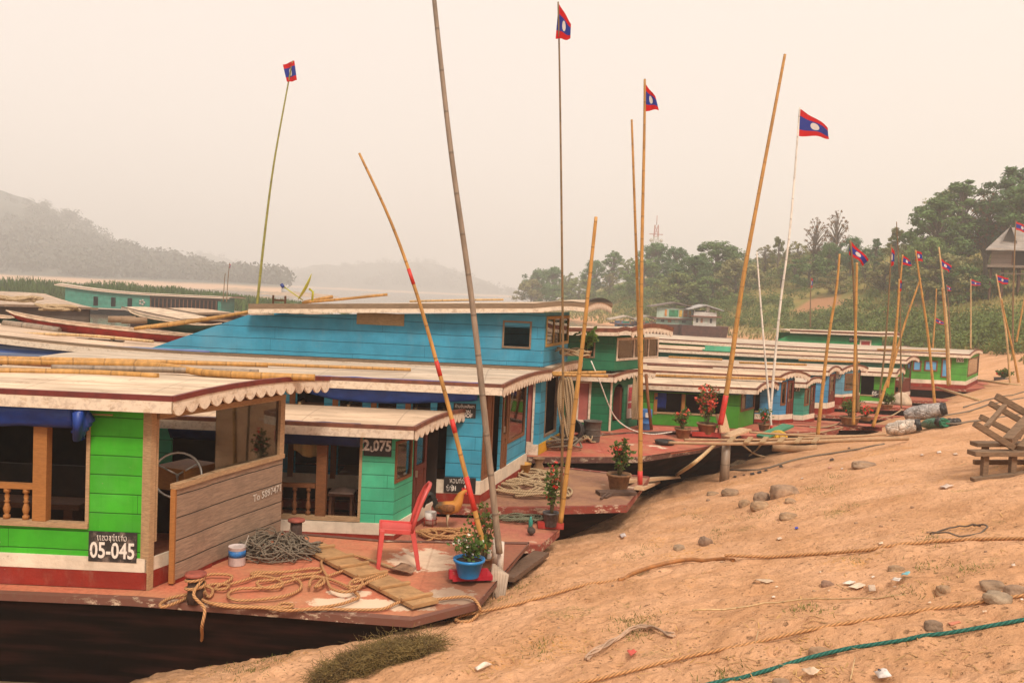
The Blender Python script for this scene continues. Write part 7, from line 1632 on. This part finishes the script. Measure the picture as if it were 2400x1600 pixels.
# houseboats under the right hillside ---------------------------------
def house_boat(label,x0,x1,ytop,ymid,ybase,y,cols,roofc,storeys=2,upper_open=False):
    A=at_y(x0,ybase,y); B_=at_y(x1,ybase,y); w_=B_.x-A.x; t_=thing('houseboat',label,'houseboat',(A.x,y,0)); zt=at_y((x0+x1)/2,ytop,y).z; zb=at_y((x0+x1)/2,ybase,y).z; zm=at_y((x0+x1)/2,ymid,y).z; d=3.2
    ol=[(-1.2,.3),(w_*.2,-.5),(w_+.6,-.5),(w_+1.8,d*.5),(w_+.6,d+.5),(w_*.2,d+.5),(-1.2,d-.3)]
    MB().loft([[(w_/2+(x-w_/2)*.9,d/2+(yy-d/2)*.75,-.4) for x,yy in ol],[(x,yy,zb) for x,yy in ol]],True,False).build('hull',plain('rust_hull',(.13,.045,.03),.8,.4,2.),t_)
    n_=lambda a,z,c:(a,c,z)
    m=MB(); hs=[(w_*(.12+.2*i),w_*(.12+.2*i)+w_*.1,zb+(zm-zb)*.35,zb+(zm-zb)*.85) for i in range(4)]; panel(m,0,w_,zb,zm,hs,.08,n_); panel(m,0,d,zb,zm,[],.08,lambda a,z,c:(w_-c,a+.081,z)); m.build('wall',paint('hb_'+label[:12],cols[0],0.,.3,.3),t_)
    for i,h in enumerate(hs): fbox(x:=MB(),n_,*h,.04,.07); x.build('window',plain('hb_win%d'%(i%3),[(.03,.025,.02),(.35,.14,.05),(.5,.55,.45)][i%3],.6),t_)
    MB().bb(-.3,w_+.5,-.4,d+.3,zm,zm+.12).build('upper_floor',plain('hb_floor',(.2,.07,.04),.7),t_)
    if upper_open:
        for x in (0.1,w_*.5,w_-.1):
            for yy in (.0,d): MB().bb(x-.05,x+.05,yy-.05,yy+.05,zm+.12,zt).build('post',M_whp,t_)
        MB().bb(.2,w_-.2,d-.2,d-.1,zm+.12,zt).build('back_wall',plain('dark_back',(.05,.045,.04),.8),t_); MB().bb(w_*.55,w_*.68,-.03,0.02,zm+.6,zm+1.2).build('notice',M_sign,t_)
        m=MB(); m.bb(0,w_,-.06,-.02,zm+.12,zm+.55); m.build('parapet',paint('hb_white',(.6,.55,.5),0.,.4,.4),t_)
    else:
        m=MB(); panel(m,0,w_,zm+.12,zt,[],.08,n_); panel(m,0,d,zm+.12,zt,[],.08,lambda a,z,c:(w_-c,a+.081,z)); m.build('upper_wall',paint('hbu_'+label[:12],cols[1],0.,.3,.3),t_)
        for i,(f,wf,c) in enumerate(((.22,.06,(.6,.22,.03)),(.34,.26,(.02,.25,.10)),(.62,.08,(.6,.35,.04)),(.74,.12,(.5,.2,.05)),(.88,.08,(.45,.3,.05)))):
            z0=zm+.12+(zt-zm)*.15; z1=zt-(zt-zm)*.15; MB().bb(w_*f,w_*(f+wf),-.04,-.005,z0,z1).build('painted_panel',plain('hb_p%d'%i,c,.6,.6,2.),t_)
    m=MB(); m.prism([(-.7,zt+.02),(w_*.5,zt+.55),(w_+.7,zt+.02),(w_+.7,zt+.12),(w_*.5,zt+.68),(-.7,zt+.12)],d+1.,lambda a,z,c:(a,c-.5,z)); m.build('roof',plain('hb_roof'+str(roofc),roofc,.7,.4,2.),t_)
house_boat('two storey houseboat with colourful painted panels below the headland trees',1538,1622,722,748,760,100,[(.35,.5,.4),(.42,.52,.42)],(.16,.12,.10))
house_boat('white houseboat with an open dark upper deck beside the painted one',1624,1678,728,743,764,98,[(.55,.52,.46),(.5,.5,.45)],(.42,.40,.38),upper_open=True)
house_boat('low blue sided boat with a pale roof left of the painted houseboat',1440,1496,752,760,768,112,[(.14,.28,.5),(.14,.28,.5)],(.45,.36,.28))
house_boat('low brown roofed boat between the blue sided one and the painted houseboat',1500,1534,752,760,770,110,[(.3,.24,.18),(.3,.24,.18)],(.30,.24,.18))
def row_boat(label,x0,x1,py,y):
    A,B_=at_z(x0,py,.05),at_z(x1,py,.05); A=at_y(x0,py,y); B_=at_y(x1,py,y); L=(B_-A).length; t_=thing('rowing_boat',label,'rowing boat',(A.x,A.y,max(.05,ground(A.x,A.y)+.1)),0,'small blue boats by the slope'); ou=[]
    for i in range(13):
        f=i/12; k=math.sin(PI*f)**.6; ou.append([Vector((L*f,.5*(k*.9+.05)*math.sin(a),.25*(2*f-1)**2+.35-.4*k*math.cos(a))) for a in [-PI/2+PI*j/8 for j in range(9)]])
    o=MB().sheet(ou).build('hull',plain('row_blue',(.05,.16,.32),.6,.3),t_); o.modifiers.new('s','SOLIDIFY').thickness=.04
    MB().bb(L*.35,L*.42,-.38,.38,.3,.34).build('thwart',M_ply,t_)
row_boat('small blue rowing boat at the water under the slope',1702,1718,785,84); row_boat('longer blue rowing boat right of the smaller one',1748,1776,792,80)
# lattice tower
def tower():
    y=290; top=at_y(1534,527,y); b=at_y(1533,640,y); t_=thing('lattice_tower','red and white steel lattice tower rising over the hazy trees','tower',(b.x,y,b.z-14)); H_=top.z-b.z+14
    for k in range(8):
        z0,z1=H_*k/8,H_*(k+1)/8; w0=1.9*(1-k/8*.72); w1=1.9*(1-(k+1)/8*.72); m=MB()
        for s in (-1,1):
            for u in (-1,1): m.beam((s*w0,u*w0,z0),(s*w1,u*w1,z1),.16,.16)
            m.beam((s*w0,-w0,z0),(-s*w1,-w1,z1),.09,.09); m.beam((s*w0,w0,z0),(-s*w1,w1,z1),.09,.09); m.beam((-w0,s*w0,z0),(w0,s*w0,z0),.09,.09)
        m.build('tower_section',plain('tower_red',(.40,.12,.09),.7) if k%2 else M_whp,t_)
    m=MB(); m.tube([(0,0,H_),(0,0,H_+3)],.12,6); m.build('mast',plain('tower_red',(.40,.12,.09),.7),t_); m=MB(); m.beam((-2.2,0,H_-3),(2.2,0,H_-3),.18,.22); m.build('cross_arm',plain('tower_red',(.40,.12,.09),.7),t_)
    for s in (-1,1): m=MB(); m.lathe([(.001,0),(.6,.15),(.6,.3),(.001,.35)],12,(s*1.6,-.5,H_-5),Matrix.Rotation(PI/2,3,'X')); m.build('dish_antenna',M_whp,t_)
tower()
# stilt house at the right
def stilt_house():
    y=84; th=math.atan2(*[ray(2330,600)[k] for k in (0,1)]); A=at_y(2322,614,y); zg=ground(A.x,y); k_=y/math.cos(th)*math.cos(th)**2/FPX
    t_=thing('stilt_house','wooden stilt house with a steep grey gabled roof on the hillside','house',(A.x,y,zg),-th)
    X=lambda px:(px-2322)*k_
    Zp=lambda py:at_y(2345,py,y).z-zg
    w_=X(2500); d=4.4; wb=Zp(622); wt=Zp(583); ez=Zp(587); rz=Zp(529); wl=greyplank('house_boards',(.28,.2,.155),.4); n_=lambda a,z,c:(a,c,z)
    m=MB(); panel(m,0,X(2371),wb,wt,[],.1,n_); panel(m,0,d,wb,wt,[],.1,lambda a,z,c:(c,a+.101,z)); panel(m,X(2371),w_,wb,wt,[],.1,lambda a,z,c:(a,c+1.4,z)); m.build('wall',wl,t_)
    m=MB(); m.bb(X(2371)+.02,w_,1.2,1.3,wb,wt); m.build('veranda_shade',plain('house_shade',(.05,.03,.022),.8),t_)  # dark sheet before the board wall, standing in for the veranda's shade
    for px in (2371,2410,2450): MB().bb(X(px)-.05,X(px)+.05,-.05,.05,wb,wt).build('post',M_brown,t_)
    MB().bb(-.25,w_,-.5,d,wb-.22,wb-.004).build('floor_deck',wl,t_)
    for px in (2324,2352,2390,2440):
        for yy in (.1,d*.5,d-.2): MB().tube([(X(px),yy,-3.),(X(px),yy,wb-.2)],.11,8).build('stilt',M_dark,t_)
    m=MB(); m.beam((X(2345),-.1,Zp(641)),(w_,-.1,Zp(641)),.1,.12); m.build('stair_rail',wl,t_)
    rc=roofmat('house_roof',(.36,.32,.29)); m=MB(); e0=X(2308); xr=X(2360); x1=w_+.5
    m.sheet([[(e0,-.8,ez),(x1,-.8,ez)],[(xr,d*.5,rz),(x1,d*.5,rz)]],.08); m.sheet([[(e0,-.8,ez),(xr,d*.5,rz)],[(e0,d+.8,ez),(xr,d*.5+.02,rz)]],.08); m.sheet([[(e0,d+.8,ez),(x1,d+.8,ez)],[(xr,d*.5+.03,rz),(x1,d*.5+.03,rz)]],.08); ro=m.build('roof',rc,t_)
    gx=X(2362); gw=X(2362)-X(2346); g0=Zp(566); g1=Zp(531); m=MB(); m.prism([(gx-gw,g0),(gx+gw,g0),(gx,g1)],.1,lambda a,z,c:(a,.25+c,z)); m.build('gable',plain('gable_dark',(.10,.085,.075),.8),ro)
    m=MB()
    for s in (-1,1): m.sheet([[(gx+s*gw*1.1,-.15,g0-.08),(gx+s*gw*1.1,d*.45,g0-.08)],[(gx,-.15,g1+.12),(gx,d*.5,g1+.12)]],.07)
    m.build('gable_roof',rc,ro)
stilt_house()
